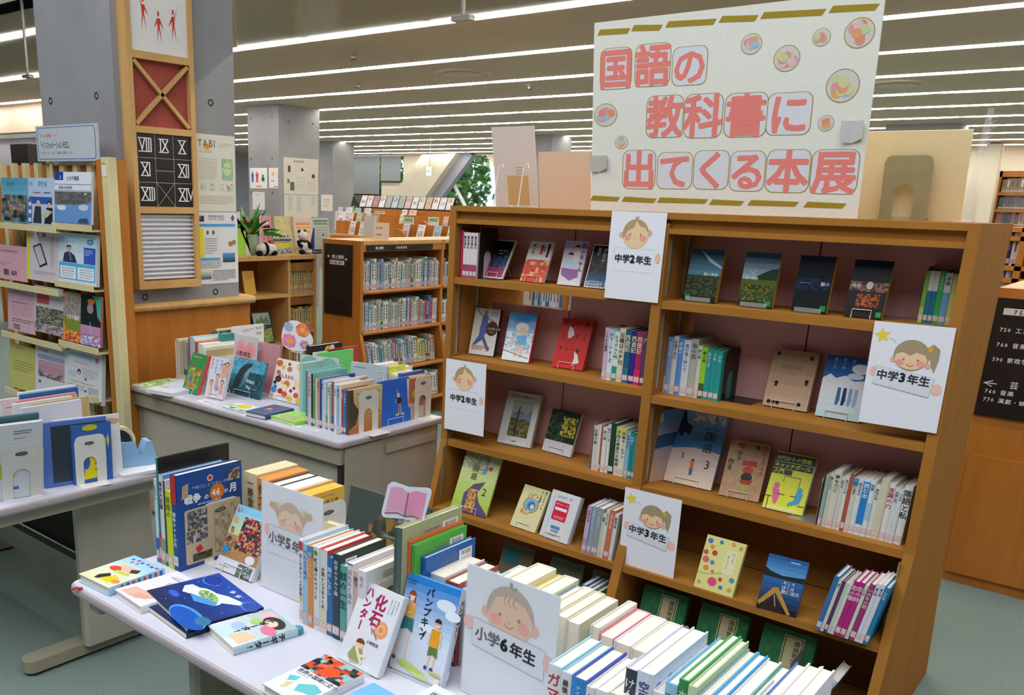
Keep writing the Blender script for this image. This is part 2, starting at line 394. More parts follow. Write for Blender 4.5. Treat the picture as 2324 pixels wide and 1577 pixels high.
a, b = aty(YB + .05, 1030, 419), aty(YB + .05, 1056, 468)
MB().tube([a, b], .05, n=6).build('mullion', 'white', w4)
# roller blinds in front of windows 2 and 3
for (xa, xb, zb, lb) in ((XW(782) + .02, x1 - .03, za, 'wide grey roller blind half covering the back window'), (x1 + .02, x2 - .05, ZW(890, 412), 'narrow grey roller blind beside the cream wall')):
    t = thing('roller_blind', lb, 'blind', loc(0, YB - .06, 0))
    MB().box(xa, 0, zb, xb, .004, CE - .04).build('fabric', 'blind', t)
    MB().tube([(xa, 0, zb), (xb, 0, zb)], .02, n=8).build('bottom_bar', 'black', t)
    MB().tube([(xa, 0, CE - .03), (xb, 0, CE - .03)], .03, n=10).build('roller', 'white', t)
# outside: ground, hedge trees, building, van
tag(MB().box(-60, YB + .3, -.2, 20, 60, -.05).build('ground_outside', mat('asphalt', '8c8c88', .9, .2, noise=('82827e', 3))), kind='structure')
def tree(x, y, hgt, r, lb, sd, n=900, cols=('4c7a34', '5f9440', '3c6a2c', '78a850', '8cb860')):
    rr = random.Random(sd); t = thing('tree', lb, 'tree', loc(x, y, -.05))
    mb = MB(); mb.tube([(0, 0, 0), (.05, 0, hgt * .35), (-.03, 0, hgt * .7)], [.14, .1, .04], 'fff', 8)
    for i in range(5):
        a = rr.uniform(0, 6.3); mb.tube([(0, 0, hgt * .3), (math.cos(a) * r * .6, math.sin(a) * r * .6, hgt * rr.uniform(.55, .85))], [.05, .015], 'fff', 5)
    tr = mb.build('trunk', mat('bark', '6a5a48', .9, .2, noise=('5a4a3a', 8)) if 'bark' not in M else M['bark'], t); M['bark'] = tr.data.materials[0]
    mb = MB()
    for i in range(n):
        a = rr.uniform(0, 6.283); c = rr.uniform(-1, 1); q = rr.uniform(.45, 1) ** .5; s = math.sqrt(1 - c * c)
        p = V((math.cos(a) * s * r * q, math.sin(a) * s * r * q, hgt * .62 + c * hgt * .38 * q)); d = V((rr.uniform(-1, 1), rr.uniform(-1, 1), rr.uniform(-1, 1))).normalized(); e = d.orthogonal().normalized(); l = rr.uniform(.09, .17)
        mb.add([p - d * l, p + e * l * .45, p + d * l, p - e * l * .45], [(0, 1, 2, 3)], rr.choice(cols))
    tag(mb.build('foliage', 'leaf', t), kind='stuff')
tree(XW(795), YB + 2.2, 3.6, .9, 'leafy green tree outside the wide blind window, at left', 1)
tree(XW(850), YB + 4.2, 3.9, 1.0, 'green tree outside between both grey blinds', 2)
tree(XW(905), YB + 2.2, 3.4, .8, 'green tree outside the narrow blind window', 3)
tree(XW(1095), YB + 2.4, 3.6, 1.2, 'thin leaved tree outside the slanted window', 4, 90, ('9cc080', 'b4d49c', '88ac70'))
tree(XW(560), YB + 2.3, 3.8, 1.1, 'dark green tree outside the far left window', 5)
tree(XW(660), YB + 2.6, 3.6, 1.2, 'green tree outside behind the grey pillar', 6)
tree(XW(500), YB + 5.0, 3.6, 1.2, 'green tree outside the left end window', 7)
bd = thing('building', 'pale grey building seen outside the slanted window', 'building', loc(XW(1060), YB + 16, 0))
MB().box(-9, 0, -.05, 9, 3, 3.1).build('wall', 'white', bd)
MB().box(-9.2, -.2, 3.1, 9.2, 3.2, 3.4).build('roof', 'grey', bd)
for i in range(6): MB().box(-8 + i * 2.8, -.04, .9, -6.6 + i * 2.8, .0, 2.2).build('window', 'rail', bd)
vn = thing('sign_panel', 'blue roadside sign panel with white letters outside the slanted window', 'sign', loc(XW(1035), YB + 6, 0))
MB().box(-1.2, 0, 1.0, .35, .08, 1.72, '2a9fe0').build('panel', 'paint', vn)
Art(1.55, .72, (-1.2, 0, 1.0)).draw([('r', .1, .52, .9, .62, 'f4fafc'), ('r', .1, .3, .6, .42, 'f4fafc')]).build('lettering', vn)
for x in (-1.0, .2): MB().tube([(x, .04, -.05), (x, .04, 1.0)], .03).build('post', 'rail', vn)
cb = thing('utility_cabinet', 'grey utility cabinet standing outside the slanted window', 'cabinet', loc(XW(1071), YB + 4, -.05))
MB().box(-.35, 0, 0, .35, .5, 1.95, bev=.02).build('body', 'rail', cb); MB().box(-.3, -.02, .1, .3, 0, 1.85).build('door', 'grey', cb)
# left part of the room beyond the pillar: soffit, grey wall
xq = aty(7.3, 200, 300).x
struct('wall_left_inner', MB().box(-24, 7.3, 0, xq, 7.5, 2.42), 'grey')
struct('trim_3', MB().box(-24, 7.27, 2.42, xq, 7.5, 2.50), 'white')
struct('trim_4', MB().box(-24, 7.2, 2.50, xq, 7.5, CE), 'ceil')
# ------------------------------------------------------------------ books and their furniture
XL = -2.277
ORD = ['leftmost', 'second', 'third', 'fourth', 'fifth', 'sixth', 'seventh', 'eighth', 'ninth', 'tenth', 'eleventh', 'twelfth', 'thirteenth', 'fourteenth', 'fifteenth', 'sixteenth', 'seventeenth', 'eighteenth', 'nineteenth', 'twentieth']
def ordn(i):
    if i < 20: return ORD[i]
    n = i + 1; return '%d%s' % (n, {1: 'st', 2: 'nd', 3: 'rd'}.get(n % 10 if n % 100 not in (11, 12, 13) else 0, 'th'))
NAMED = [('white', 'e8e8e8'), ('cream', 'e6dcbc'), ('beige', 'c8b48c'), ('grey', '909096'), ('black', '202024'), ('red', 'c83030'), ('pink', 'e898a8'), ('magenta', 'c03080'), ('orange', 'e88838'), ('yellow', 'e8d840'), ('green', '3c9050'), ('pale green', 'a8d8a8'), ('teal', '308888'), ('light blue', '90c4e8'), ('blue', '2c6cc0'), ('navy', '1c2c5c'), ('purple', '705098'), ('brown', '80542c'), ('lilac', 'b8a8cc'), ('dark green', '24502c')]
def cname(h):
    a = lin(h); f = lambda c: tuple(x ** .45 for x in c[:3])
    return min(NAMED, key=lambda n: sum((p - q) ** 2 for p, q in zip(f(a), f(lin(n[1])))))[0]
def book_parts(root, w, h, t, cover='fff', spine=None, back=None, side='L', hard=True, art=None, sart=None, barcode=False, page='ece6d6', box=False):
    """cover face on y=0 (out -y), width x, height z, thickness +y; spine side L (x=0) or R (x=w)"""
    spine = spine or cover; back = back or cover
    c = .0026 if hard else .0009; ov = .003 if hard else .0003; b = min(.0016, t * .08) if hard else .0003
    if box:
        MB().box(0, 0, 0, w, t, h, cover).build('slipcase', 'paper', root)
    else:
        def X(x): return x if side == 'L' else w - x
        out = [(0, t), (-b, t * .75), (-b, t * .25), (0, 0), (w, 0), (w, c), (c, c), (c, t - c), (w, t - c), (w, t)]
        n = len(out); vs = [(X(x), y, 0) for x, y in out] + [(X(x), y, h) for x, y in out]
        fs = []; cl = []
        cap = [(0, 1, 2, 3), (3, 4, 5, 6), (0, 3, 6, 7), (0, 7, 8, 9)]
        for q in cap:
            fs.append(q if side != 'L' else q[::-1]); cl.append(lin(cover)); fs.append(tuple(i + n for i in (q[::-1] if side != 'L' else q))); cl.append(lin(cover))
        for i in range(n):
            j = (i + 1) % n; q = (i, j, n + j, n + i); fs.append(q if side == 'L' else q[::-1])
            cl.append(lin(spine) if i < 3 else lin(cover) if i in (3, 4, 5) else lin('e8e6e0') if i == 6 else lin(back))
        MB().add(vs, fs, cl).build('cover', 'paint', root)
        MB().box(X(c), c, ov, X(w - ov), t - c, h - ov, page).build('pages', 'paper', root)
    if art: Art(w, h).draw(art).build('cover_print', root)
    if barcode: Art(w, h).draw([('r', .1, .8, .34, .94, 'f2f2ee'), ('B', .12, .88, .32, .93), ('B', .12, .815, .32, .865)] if barcode == 'L' else [('r', .66, .79, .93, .94, 'f2f2ee'), ('B', .7, .88, .9, .93), ('B', .7, .81, .9, .86), ('L', .36, .84, .62, .93, 3, '888890')]).build('barcode_label', root)
    if sart:
        a = Art(t, h, (-b, t, 0), (0, -1, 0), (0, 0, 1), (-1, 0, 0)) if side == 'L' else Art(t, h, (w + b, 0, 0), (0, 1, 0), (0, 0, 1), (1, 0, 0))
        a.draw(sart); a.build('spine_print', root)
def spine_art(t, h, text=None, tc='333338', lab='d8606a', band=None, foot=None, sz=None, top=.93):
    a = []
    if band: a.append(('r', 0, band[0], 1, band[1], band[2]))
    if foot: a.append(('r', 0, 0, 1, .3, foot))
    if text:
        s = sz or min(.72 * t / h, .74 / max(len(text), 3) / 1.02)
        a.append(('t', text, .5, top, s, tc, 'v', .012 if s * h > .006 else 0))
    if lab:
        a += [('r', .08, .055, .92, .155, 'eceae6'), ('r', .14, .063, .86, .147, lab), ('r', .2, .072, .8, .138, 'f0eee8'), ('r', .3, .112, .7, .122, '8a8a90'), ('r', .3, .088, .7, .098, '8a8a90')]
    return a
def row(desc, P, items, d=.135, tilt=0, align='L', u=(1, 0, 0), group=None, fit=None, cat='book', noun='book', jit=.004):
    """books standing side by side, spines towards the viewer. items: (t_mm, h_mm, colour, text, textcolour, opts)"""
    u = V(u).normalized(); dep = V((0, 0, 1)).cross(u); tot = sum(i[0] for i in items) / 1000; k = ((fit - .0005 * len(items)) / tot) if fit else 1
    rr = random.Random(len(desc) * 7 + len(items))
    x = 0 if align == 'L' else -tot * k
    if P.x > XL and P.y > 2.6: P = V((P.x, min(P.y, 3.08 - (d or .15)), P.z))
    cur = P + u * x; out = []
    for n, it in enumerate(items):
        t, h, c = it[0] * k / 1000, it[1] / 1000, it[2]; text = it[3] if len(it) > 3 else None; tc = it[4] if len(it) > 4 else '333338'; o = dict(it[5]) if len(it) > 5 else {}
        th = tilt + o.pop('tilt', 0); dd = o.pop('d', h * .7 if d is None else d); dy = o.pop('dy', 0)
        e = cur + u * t / math.cos(th)
        m = Matrix((dep, -u, V((0, 0, 1)))).transposed().to_4x4()
        m = Matrix.Translation(e + dep * (dy + rr.uniform(0, jit))) @ Matrix.Rotation(th, 4, dep) @ m
        lb = o.pop('label', None) or '%s %s, %s from the left %s' % (cname(c), noun, ordn(n) if n else 'first', desc)
        lb = lb.replace('first from the left', 'leftmost')
        root = thing('book', lb, cat, m, group)
        root['n'] = n
        lab = o.pop('lab', 'd8606a'); band = o.pop('band', None); foot = o.pop('foot', None); sz = o.pop('sz', None)
        sa = spine_art(t, h, text, tc, lab, band, foot, sz, o.pop('top', .93)) + list(o.pop('sx', []))
        book_parts(root, dd, h, t, o.pop('cover', c), spine=c, sart=sa, **o)
        del root['n']
        out.append(root); cur = e + u * .0005
    return out
def stand(m, w, h, t, lb, lip=.022, kind='wire'):
    """easel under a displayed book: bent wire or clear plastic"""
    if kind == 'wire':
        s = thing('book_stand', lb, 'book stand', m, 'white wire book stands'); a, b = w * .22, w * .72
        f = -.004; r = .0015
        MB().tube([(a, t + .004, -.002), (a, f, -.002), (a, f - .001, lip), (b, f - .001, lip), (b, f, -.002), (b, t + .004, -.002)], r, n=6).build('front_wire', 'white', s)
        q = min(h * .8, .15)
        MB().tube([(a, t + .004, -.002), (a + .012, t + .005, q * .7), (w * .47, t + .005, q), (b - .012, t + .005, q * .7), (b, t + .004, -.002)], r, n=6).build('back_wire', 'white', s)
        z = m.to_3x3().inverted() @ V((0, 0, -1)); ln = .0
        p = V((b, t + .006, q * .65)); wz = (m @ p).z; base = (m @ V((0, 0, 0))).z
        bk = m.inverted() @ V(((m @ p).x, (m @ p).y, base)); hor = (m.to_3x3() @ V((0, 1, 0))); hor.z = 0; hor.normalize()
        e = m.inverted() @ (V(((m @ p).x, (m @ p).y, base + .002)) + hor * .04)
        MB().tube([tuple(p), tuple(e)], r, n=6).build('prop_wire', 'white', s)
    else:
        s = thing('book_stand', lb, 'book stand', m, 'clear plastic book stands')
        MB().box(w * .12, t + .001, -.003, w * .88, t + .0035, h * .6).build('back_plate', 'clear', s)
        MB().box(w * .12, -.012, -.003, w * .88, t + .0035, -.0008).build('foot_plate', 'clear', s)
        MB().box(w * .12, -.012, -.0008, w * .88, -.0095, .012).build('lip', 'clear', s)
    return s
def disp(lb, BL, BR, TL, z, t, cover='fff', art=None, side='R', st=None, st_lb=None, w=None, h=None, Y=None, X=None, cat='book', lift=.004, **o):
    n_lab = lb.split()
    g = (lambda p: aty(Y, *p)) if Y else (lambda p: atx(X, *p)) if X else (lambda p: atz(z, *p))
    P0, P1 = g(BL), g(BR)
    if Y or X: P0.z = z
    P1 = V((P1.x, P1.y, P0.z))
    m, W0, H0 = frame(P0, P1, TL)
    w = w or W0; h = h or H0
    if z > .05 and P0.y > 2.6 and P0.x > XL:
        v = m.to_3x3() @ V((0, 0, 1)); lim = (3.082 - max(P0.y, P1.y) - t) / h
        if v.y > lim: v = V((v.x, lim, math.sqrt(max(.2, 1 - lim * lim - v.x * v.x)))); m = mframe(P0, P1 - P0, v)
    n = m.to_3x3() @ V((0, -1, 0))
    m.translation = m.translation + V((0, 0, lift if st else .0012)) 
    if n.z < -.02:       # leans forward: stand it upright
        pass
    root = thing('book', lb, cat, m)
    book_parts(root, w, h, t, cover, side=side, art=art, **o)
    if st: stand(m.copy(), w, h, t, st_lb or ('white wire stand under the ' if st == 'wire' else 'clear plastic stand under the ') + ' '.join(n_lab[:9]), kind=st)
    return root, m, w, h
def flat(lb, BL, BR, TL, t, cover='fff', art=None, side='R', z=.7, dz=0, cat='book', **o):
    """book lying on the table: corners given on its top face"""
    zz = z + t + dz; P0, P1, P2 = atz(zz, *BL), atz(zz, *BR), atz(zz, *TL)
    u = (P1 - P0); w = u.length; u.normalize(); v = P2 - P0; h0 = v.length; v = (v - u * v.dot(u)); h = v.length; v.normalize()
    m = Matrix((u, v.cross(u), v)).transposed().to_4x4(); m.translation = P0 + V((0, 0, .0006))
    root = thing('book', lb, cat, m); book_parts(root, w, h, t, cover, side=side, art=art, **o)
    return root, m, w, h
def bookend(lb, p, depv, h=.19, w=.13, foot=.1, m='white', logo=True, arch=True, lean=0, footdir=1, mx=None):
    """L-shaped metal bookend, upright plate facing +n with an arched opening; p front-bottom corner, depv runs along the plate"""
    d = V(depv).normalized(); n = d.cross(V((0, 0, 1)))
    mm = Matrix((d, n * -1, V((0, 0, 1)))).transposed().to_4x4(); mm.translation = p or V((0, 0, 0))
    if lean: mm = mm @ Matrix.Rotation(lean, 4, 'X')
    if mx is not None: mm = mx
    t = thing('bookend', lb, 'bookend', mm)
    r = .022; pts = [(0, 0), (0, h - r)]
    pts += [(r - r * math.cos(a * PI / 10), h - r + r * math.sin(a * PI / 10)) for a in range(1, 6)]
    pts += [(w - r + r * math.sin(a * PI / 10), h - r + r * math.cos(a * PI / 10)) for a in range(0, 6)]
    pts += [(w, 0)]
    if arch:
        ar = w * .21; cx = w * .47; ah = h * .42
        outer = [(0, 0), (0, ah)] + pts[1:-1] + [(w, ah), (w, 0)]
        inn = [(cx - ar, 0)] + [(cx - ar * math.cos(a * PI / 12), ah + ar * math.sin(a * PI / 12)) for a in range(13)] + [(cx + ar, 0)]
        # left leg, right leg, top: three prisms sharing edges
        mb = MB(); R = Matrix(((1, 0, 0, 0), (0, 0, -1, 0), (0, 1, 0, 0), (0, 0, 0, 1)))
        full = inn[::-1] + pts           # ring as one concave outline: triangulate by strips
        N = 13
        top = pts[1:-1]
        def near(px):                    # y on the outer outline above px
            best = h
            if px < r: best = h - r + math.sqrt(max(0, r * r - (r - px) ** 2))
            if px > w - r: best = h - r + math.sqrt(max(0, r * r - (px - w + r) ** 2))
            return best
        th = .0012
        cols = [0, r * .3, r * .6, r] + [q[0] for q in inn[1:-1]] + [w - r, w - r * .6, w - r * .3, w]
        def low(px):
            if px <= cx - ar or px >= cx + ar: return 0
            return ah + math.sqrt(max(0, ar * ar - (px - cx) ** 2))
        cols = sorted(set(round(c, 6) for c in cols))
        for a, b in zip(cols, cols[1:]):
            mid = (a + b) / 2
            la = 0 if mid <= cx - ar or mid >= cx + ar else max(low(a), ah); lb_ = 0 if la == 0 and (mid <= cx - ar or mid >= cx + ar) else max(low(b), ah)
            q = [(a, la), (b, lb_), (b, near(b)), (a, near(a))]
            mb.prism(q, -th, 0, mx=R @ Matrix.Translation((0, 0, -.0)))
        mb.build('plate', m, t)
    else:
        R = Matrix(((1, 0, 0, 0), (0, 0, -1, 0), (0, 1, 0, 0), (0, 0, 0, 1))); MB().prism(pts[::-1], -.0012, 0, mx=R).build('plate', m, t)
    f0, f1 = (-foot, 0) if footdir > 0 else (0, foot)
    MB().box(.004, f0, 0, w - .004, f1, .0012, bev=.003).build('foot', m, t)
    if logo:
        a = Art(w, h, (0, 0, 0)); a.e = .0016
        a.draw([('e', .47, .84, .15, .032, '26262a'), ('e', .47, .84, .125, .022, '55555a'), ('r', .38, .835, .56, .846, 'b0b0b0')]).build('oval_badge', t)
    return t
# ------------------------------------------------------------------ main two-bay bookcase
XL, XR, YF, YK = -2.277, -.4635, 2.85, 3.36
bc = thing('bookcase', 'large double-sided honey wood bookcase holding the junior-high display', 'bookcase', loc(0, 0, 0))
RYZ = Matrix(((0, 0, 1, 0), (1, 0, 0, 0), (0, 1, 0, 0), (0, 0, 0, 1)))       # prism xy -> world yz, extruded along x
prof = [(2.655, 0), (3.555, 0), (YK, .68), (YK, 1.633), (YF, 1.633), (YF, .68)]
for x in (XL, XR - .03): MB().prism(prof, x, x + .03, mx=RYZ).build('side_panel', 'wood', bc)
DX0, DX1 = -1.386, -1.351
MB().prism([(2.665, .05), (3.545, .05), (YK, .68), (YK, 1.60), (YF + .002, 1.60), (YF + .002, .68)], DX0, DX1, mx=RYZ).build('divider', 'wood', bc)
MB().box(XL + .03, YF + .001, 1.613, XR - .03, YK, 1.633).build('top_board', 'wood', bc)
MB().box(XL + .03, YF + .022, 1.582, XR - .03, YF + .04, 1.613).build('header_fascia', 'wood', bc)
MB().box(XL + .03, YK - .04, 1.565, XR - .03, YK - .02, 1.613).build('header_fascia', 'wood', bc)
MB().box(XL + .03, YF + .004, 1.566, XR - .03, YF + .024, 1.583).build('header_trim', 'wood', bc)
ZL = [1.357, 1.036, .683, .40, .09]; ZR = [1.346, 1.018, .686, .404, .09]
YFR = {0: YF + .004, 1: YF + .004, 2: YF + .004, 3: 2.772, 4: 2.69}
for (xa, xb, Z) in ((XL + .03, DX0, ZL), (DX1, XR - .03, ZR)):
    for i, z in enumerate(Z):
        MB().box(xa, YFR[i], z - .026, xb, 3.085, z, bev=.0015).build('shelf', 'wood', bc)
        MB().box(xa, 3.125, z - .026, xb, 3.355 + (2.85 - YFR[i]) * (i > 2), z).build('shelf', 'wood', bc)
    for i in (2, 3, 4):
        if i > 2 or True:
            z0, z1 = (Z[i], Z[i - 1] - .026)
            if i > 2: MB().box(xa, 3.09, z0, xb, 3.12, z1).build('back_panel', 'woodin', bc)
    MB().box(xa, 2.72, 0, xb, 2.74, .064).build('plinth', 'wood', bc)
def pinks(xa, xb, xm, Z, low):
    tops = [1.566, Z[0] - .026, Z[1] - .026]
    for i in range(3):
        z0, z1 = Z[i], tops[i]
        MB().box(xm - .012, 3.102, z0, xm + .012, 3.115, z1 - (low if i == 1 else 0)).build('slot_light_blocker', 'woodin', bc)  # strip added behind the slot so the bright floor does not shine through
        MB().box(xa, 3.09, z0, xm - .003, 3.10, z1 - (low if i == 1 else 0)).build('backing_board', 'pink', bc)
        MB().box(xm + .003, 3.09, z0, xb, 3.10, z1 - (.012 if i == 1 else 0)).build('backing_board', 'pink', bc)
pinks(XL + .055, DX0, -1.845, ZL, .085); pinks(DX1 + .02, XR - .03, -.935, ZR, .0)
for xa, sg in ((XL + .03, 1), (DX1, 1), (DX0, -1), (XR - .03, -1)):
    for y in (2.886, 3.012):
        for k in range(3):
            z0, z1 = (1.362, 1.56) if k == 0 else (1.04, 1.325) if k == 1 else (.70, 1.0)
            mb = MB(); mb.box(min(xa, xa + sg * .003), y - .006, z0, max(xa, xa + sg * .003), y + .006, z1)
            mb.build('shelf_rail', 'rail', bc)
            mb = MB(); z = z0 + .01
            while z < z1 - .01: mb.box(xa + sg * .0031, y + .0075, z, xa + sg * .0036, y + .0125, z + .006); z += .0125
            tag(mb.build('rail_slots', 'dark', bc), kind='stuff')
    y = 2.83; mb = MB(); mb.box(min(xa, xa + sg * .003), y - .006, .43, max(xa, xa + sg * .003), y + .006, .655); mb.build('shelf_rail', 'rail', bc)
# ------------------------------------------------------------------ tables
def rounded(x0, y0, x1, y1, r, n=5):
    pts = []
    for (cx, cy, a) in ((x1 - r, y0 + r, -PI / 2), (x1 - r, y1 - r, 0), (x0 + r, y1 - r, PI / 2), (x0 + r, y0 + r, PI)):
        for j in range(n + 1): pts.append((cx + r * math.cos(a + j * PI / 2 / n), cy + r * math.sin(a + j * PI / 2 / n)))
    return pts
def table(lb, x0, x1, y0, y1, z=.70, th=.03, tone='steel', legs=((0, 1), (1, 1))):
    t = thing('table', lb, 'table', loc(0, 0, 0))
    MB().prism(rounded(x0 + .006, y0 + .006, x1 - .006, y1 - .006, .02), z - .004, z).build('tabletop', 'top', t)
    mb = MB()                                       # rounded edge band: stacked outlines
    P = [(0.006, z - .0005), (.0015, z - .004), (0, z - .010), (0, z - .020), (.003, z - .027), (.012, z - th)]
    rings = [rounded(x0 + o, y0 + o, x1 - o, y1 - o, .024 - o * .5) for o, _ in P]; n = len(rings[0])
    vs = [(x, y, P[i][1]) for i, rg in enumerate(rings) for x, y in rg]
    fs = [((i + 1) * n + k, (i + 1) * n + (k + 1) % n, i * n + (k + 1) % n, i * n + k) for i in range(len(P) - 1) for k in range(n)] + [tuple(reversed(range((len(P) - 1) * n, len(P) * n)))]
    mb.add(vs, fs, 'fff').build('edge_band', 'edge', t, smooth=False)
    return t
t2 = table('white laminate table in front with grey rounded edge, nearest', -1.985, .6, 1.0, 1.72)
MB().box(-1.955, 1.035, .625, -1.90, 1.69, .67, bev=.006).build('apron_end', 'steel', t2)
MB().box(-1.90, 1.06, .635, .5, 1.075, .67).build('apron', 'steel', t2)
MB().box(-1.80, 1.215, .06, -1.755, 1.52, .668, bev=.01).build('leg', 'steel', t2)
MB().box(.2, 1.215, .06, .245, 1.52, .668, bev=.01).build('leg', 'steel', t2)
MB().box(-1.755, 1.36, .2, .2, 1.375, .62).build('modesty_or_shade_panel', 'steel2', t2)
for x in (-1.81, .19): MB().prism(rounded(x, 1.03, x + .065, 1.69, .03), 0.012, .06).build('foot', 'steel2', t2)
t1 = table('white laminate table at left with beige steel leg', -4.14, -2.62, 1.07, 1.80)
MB().box(-4.10, 1.11, .625, -2.66, 1.76, .67, bev=.01).build('apron', 'steel', t1)
for x in (-2.80, -4.02): MB().box(x, 1.445, .055, x + .045, 1.745, .668, bev=.012).build('leg', 'steel', t1)
for x in (-2.86, -4.05):
    MB().prism(rounded(x, 1.235, x + .075, 1.79, .034), .014, .058).build('foot', 'steel2', t1)
    for y in (1.28, 1.74): MB().lathe([(.02, 0), (.02, .014)], n=12, mx=loc(x + .037, y, 0)).build('glide', 'black', t1)
MB().box(-3.99, 1.645, .25, -2.80, 1.66, .625).build('modesty_or_shade_panel', 'dark', t1)  # dark sheet added to stand in for the deep shade under this table
MB().box(-3.98, 1.60, .155, -2.80, 1.635, .25).build('cross_beam', 'steel', t1)
t3 = table('grey steel desk-like table behind, loaded with picture books', -4.0, -2.462, 2.43, 3.105)
MB().box(-3.985, 2.445, .60, -2.475, 2.47, .668, bev=.004).build('apron', 'steel2', t3)
MB().box(-3.94, 2.47, .03, -2.50, 2.485, .60).build('modesty_or_shade_panel', 'steel', t3)
MB().box(-2.495, 2.475, .02, -2.475, 2.70, .665, bev=.003).build('end_panel', 'steel', t3)
MB().box(-2.50, 2.70, .02, -2.48, 3.08, .665, bev=.003).build('end_panel', 'steel', t3)
MB().box(-2.476, 2.72, .60, -2.470, 3.06, .64, bev=.002).build('name_plate_holder', 'steel', t3)
MB().box(-3.99, 2.475, .02, -3.97, 3.08, .665).build('end_panel', 'steel', t3)
MB().box(-2.4995, 2.455, .02, -2.478, 2.475, .60).build('corner_gap_strip', 'dark', t3)  # dark strip in place of an open corner gap, its blackness painted in
q = atx(-2.47, 783, 1063); MB().ball((-2.486, 2.452, .49), .008).build('lock_knob', 'black', t3)
# ------------------------------------------------------------------ counter wall under the pillar, light shelf
cw = thing('counter', 'honey wood counter wall with rounded rail below the concrete pillar', 'counter', loc(0, 0, 0))
MB().box(-4.9, 2.50, 0, -4.17, 3.34, 1.045).build('panel', 'wood2', cw)
MB().box(-4.17, 2.49, 0, -4.145, 3.345, 1.045).build('side_board', 'wood2', cw)
R = [(0, 0), (.03, .0), (.042, .012), (.042, .03), (.03, .042), (0, .042)]
MB().prism([(-4.92, 2.485), (-4.13, 2.485), (-4.118, 2.497), (-4.118, 3.35), (-4.13, 3.362), (-4.92, 3.362)], 1.045, 1.088).build('rail', 'wood3', cw)
MB().tube([(-4.122, 2.49, 1.066), (-4.122, 3.355, 1.066)], .0215, n=10).build('rail_nosing', 'wood3', cw)
# light shelf behind, facing +x
LX, LY0, LY1, LZ = -4.9, 3.47, 4.58, 1.245
ls = thing('low_shelf', 'pale wood low shelf behind the pillar with yellowed volumes', 'shelf', loc(0, 0, 0))
MB().box(LX - .36, LY0 - .09, LZ - .03, LX + .012, LY1, LZ, bev=.003).build('top_board', 'wood3', ls)
MB().box(LX - .36, LY0 - .1, 0, LX - .34, LY1, LZ - .03).build('back_panel', 'woodin', ls)
for y in (LY0 - .1, 4.305, LY1 - .02): MB().box(LX - .34, y, 0, LX, y + .022, LZ - .03).build('upright', 'wood3', ls)
for y0, y1, zs in ((LY0 - .078, 4.305, (.975, .62, .3)), (4.327, LY1 - .02, (.975, .70, .42, .15))):
    for z in zs: MB().box(LX - .34, y0, z - .025, LX - .002, y1, z).build('shelf', 'wood3', ls)
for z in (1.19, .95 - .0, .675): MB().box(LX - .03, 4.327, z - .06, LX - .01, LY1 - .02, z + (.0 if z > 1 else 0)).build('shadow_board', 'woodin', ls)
# ------------------------------------------------------------------ second bookcase (local history) and its twin at right
def case(lb, X, Y, n, sgn, w=.387, bays=1, bl=.86):
    """ends facing -y at Y, open shelves facing +x at X (sgn +1) or -x; returns the thing"""
    t = thing('bookcase', lb, 'bookcase', loc(0, 0, 0))
    xa, xb = (X - w, X)
    # end panel with flared foot, in xz
    pr = [(xa, 1.36), (xa, .62), (xa - .03, .52), (xa - .06, .3), (xa - .10, 0), (xb + .10, 0), (xb + .07, .3), (xb + .04, .55), (xb, .70), (xb, 1.36)]
    R = Matrix(((1, 0, 0, 0), (0, 0, -1, 0), (0, 1, 0, 0), (0, 0, 0, 1)))
    ys = [Y + i * (bl + .0) for i in range(bays + 1)]
    for y in ys: MB().prism(pr[::-1], -y - .03, -y, mx=R).build('end_panel', 'wood2', t)
    for i in range(bays):
        y0, y1 = ys[i] + .03, ys[i + 1]
        MB().box(xa, y0, 1.335, xb, y1, 1.36).build('top_board', 'wood3', t)
        MB().box(xb - .02, y0, 1.285, xb - .002, y1, 1.335).build('header', 'wood2', t)
        MB().box((xa + xb) / 2 - .01, y0, .05, (xa + xb) / 2 + .01, y1, 1.335).build('back_panel', 'woodin', t)
        for z, e in ((1.012, 0), (.718, 0), (.43, .05), (.16, .09)):
            MB().box((xa + xb) / 2 + .01, y0, z - .03, xb - .006 + e, y1, z).build('shelf', 'woodin', t)
            MB().tube([(xb - .006 + e, y0, z - .014), (xb - .006 + e, y1, z - .014)], .016, n=8).build('shelf_nosing', 'wood2', t)
    return t
b2 = case('orange wood bookcase with black sign panel on its end, local history section', -4.48, 4.615, 0, 1, .39, 2, .905)
def signboard(t, x0, x1, Y, z0, z1):
    MB().box(x0, Y - .012, z0, x1, Y, z1, bev=.002).build('sign_panel', 'black', t)
    return Art(x1 - x0, z1 - z0, (x0, Y - .0121, z0))
a = signboard(b2, -4.84, -4.557, 4.615, .823, 1.328)
a.draw([('t', '郷土資料', .29, .80, .062, 'f0eee8', 'h', .015), ('l', 'f0eee8', .010, [.13, .825, .22, .825]), ('l', 'f0eee8', .010, [.17, .845, .13, .825, .17, .805]),
        ('l', 'f0eee8', .010, [.75, .80, .84, .80]), ('l', 'f0eee8', .010, [.80, .82, .84, .80, .80, .78]), ('r', .21, .715, .74, .775, 'dcdad4'), ('t', '郷土貸出資料', .23, .728, .042, '26262a', 'h', .01)]).build('sign_lettering', b2)
hb = MB().box(-4.4795, 4.672, 1.29, -4.474, 5.405, 1.33); hb.build('header_sign', 'black', b2)
Art(.733, .04, (-4.4738, 4.672, 1.29), (0, 1, 0), (0, 0, 1), (1, 0, 0)).draw([('t', '郷土資料', .12, .28, .55, 'f0eee8', 'h', .02), ('t', '茨城県関係', .42, .3, .5, 'f0eee8', 'h', .01, 1, 0, 1.25)]).build('header_lettering', b2)
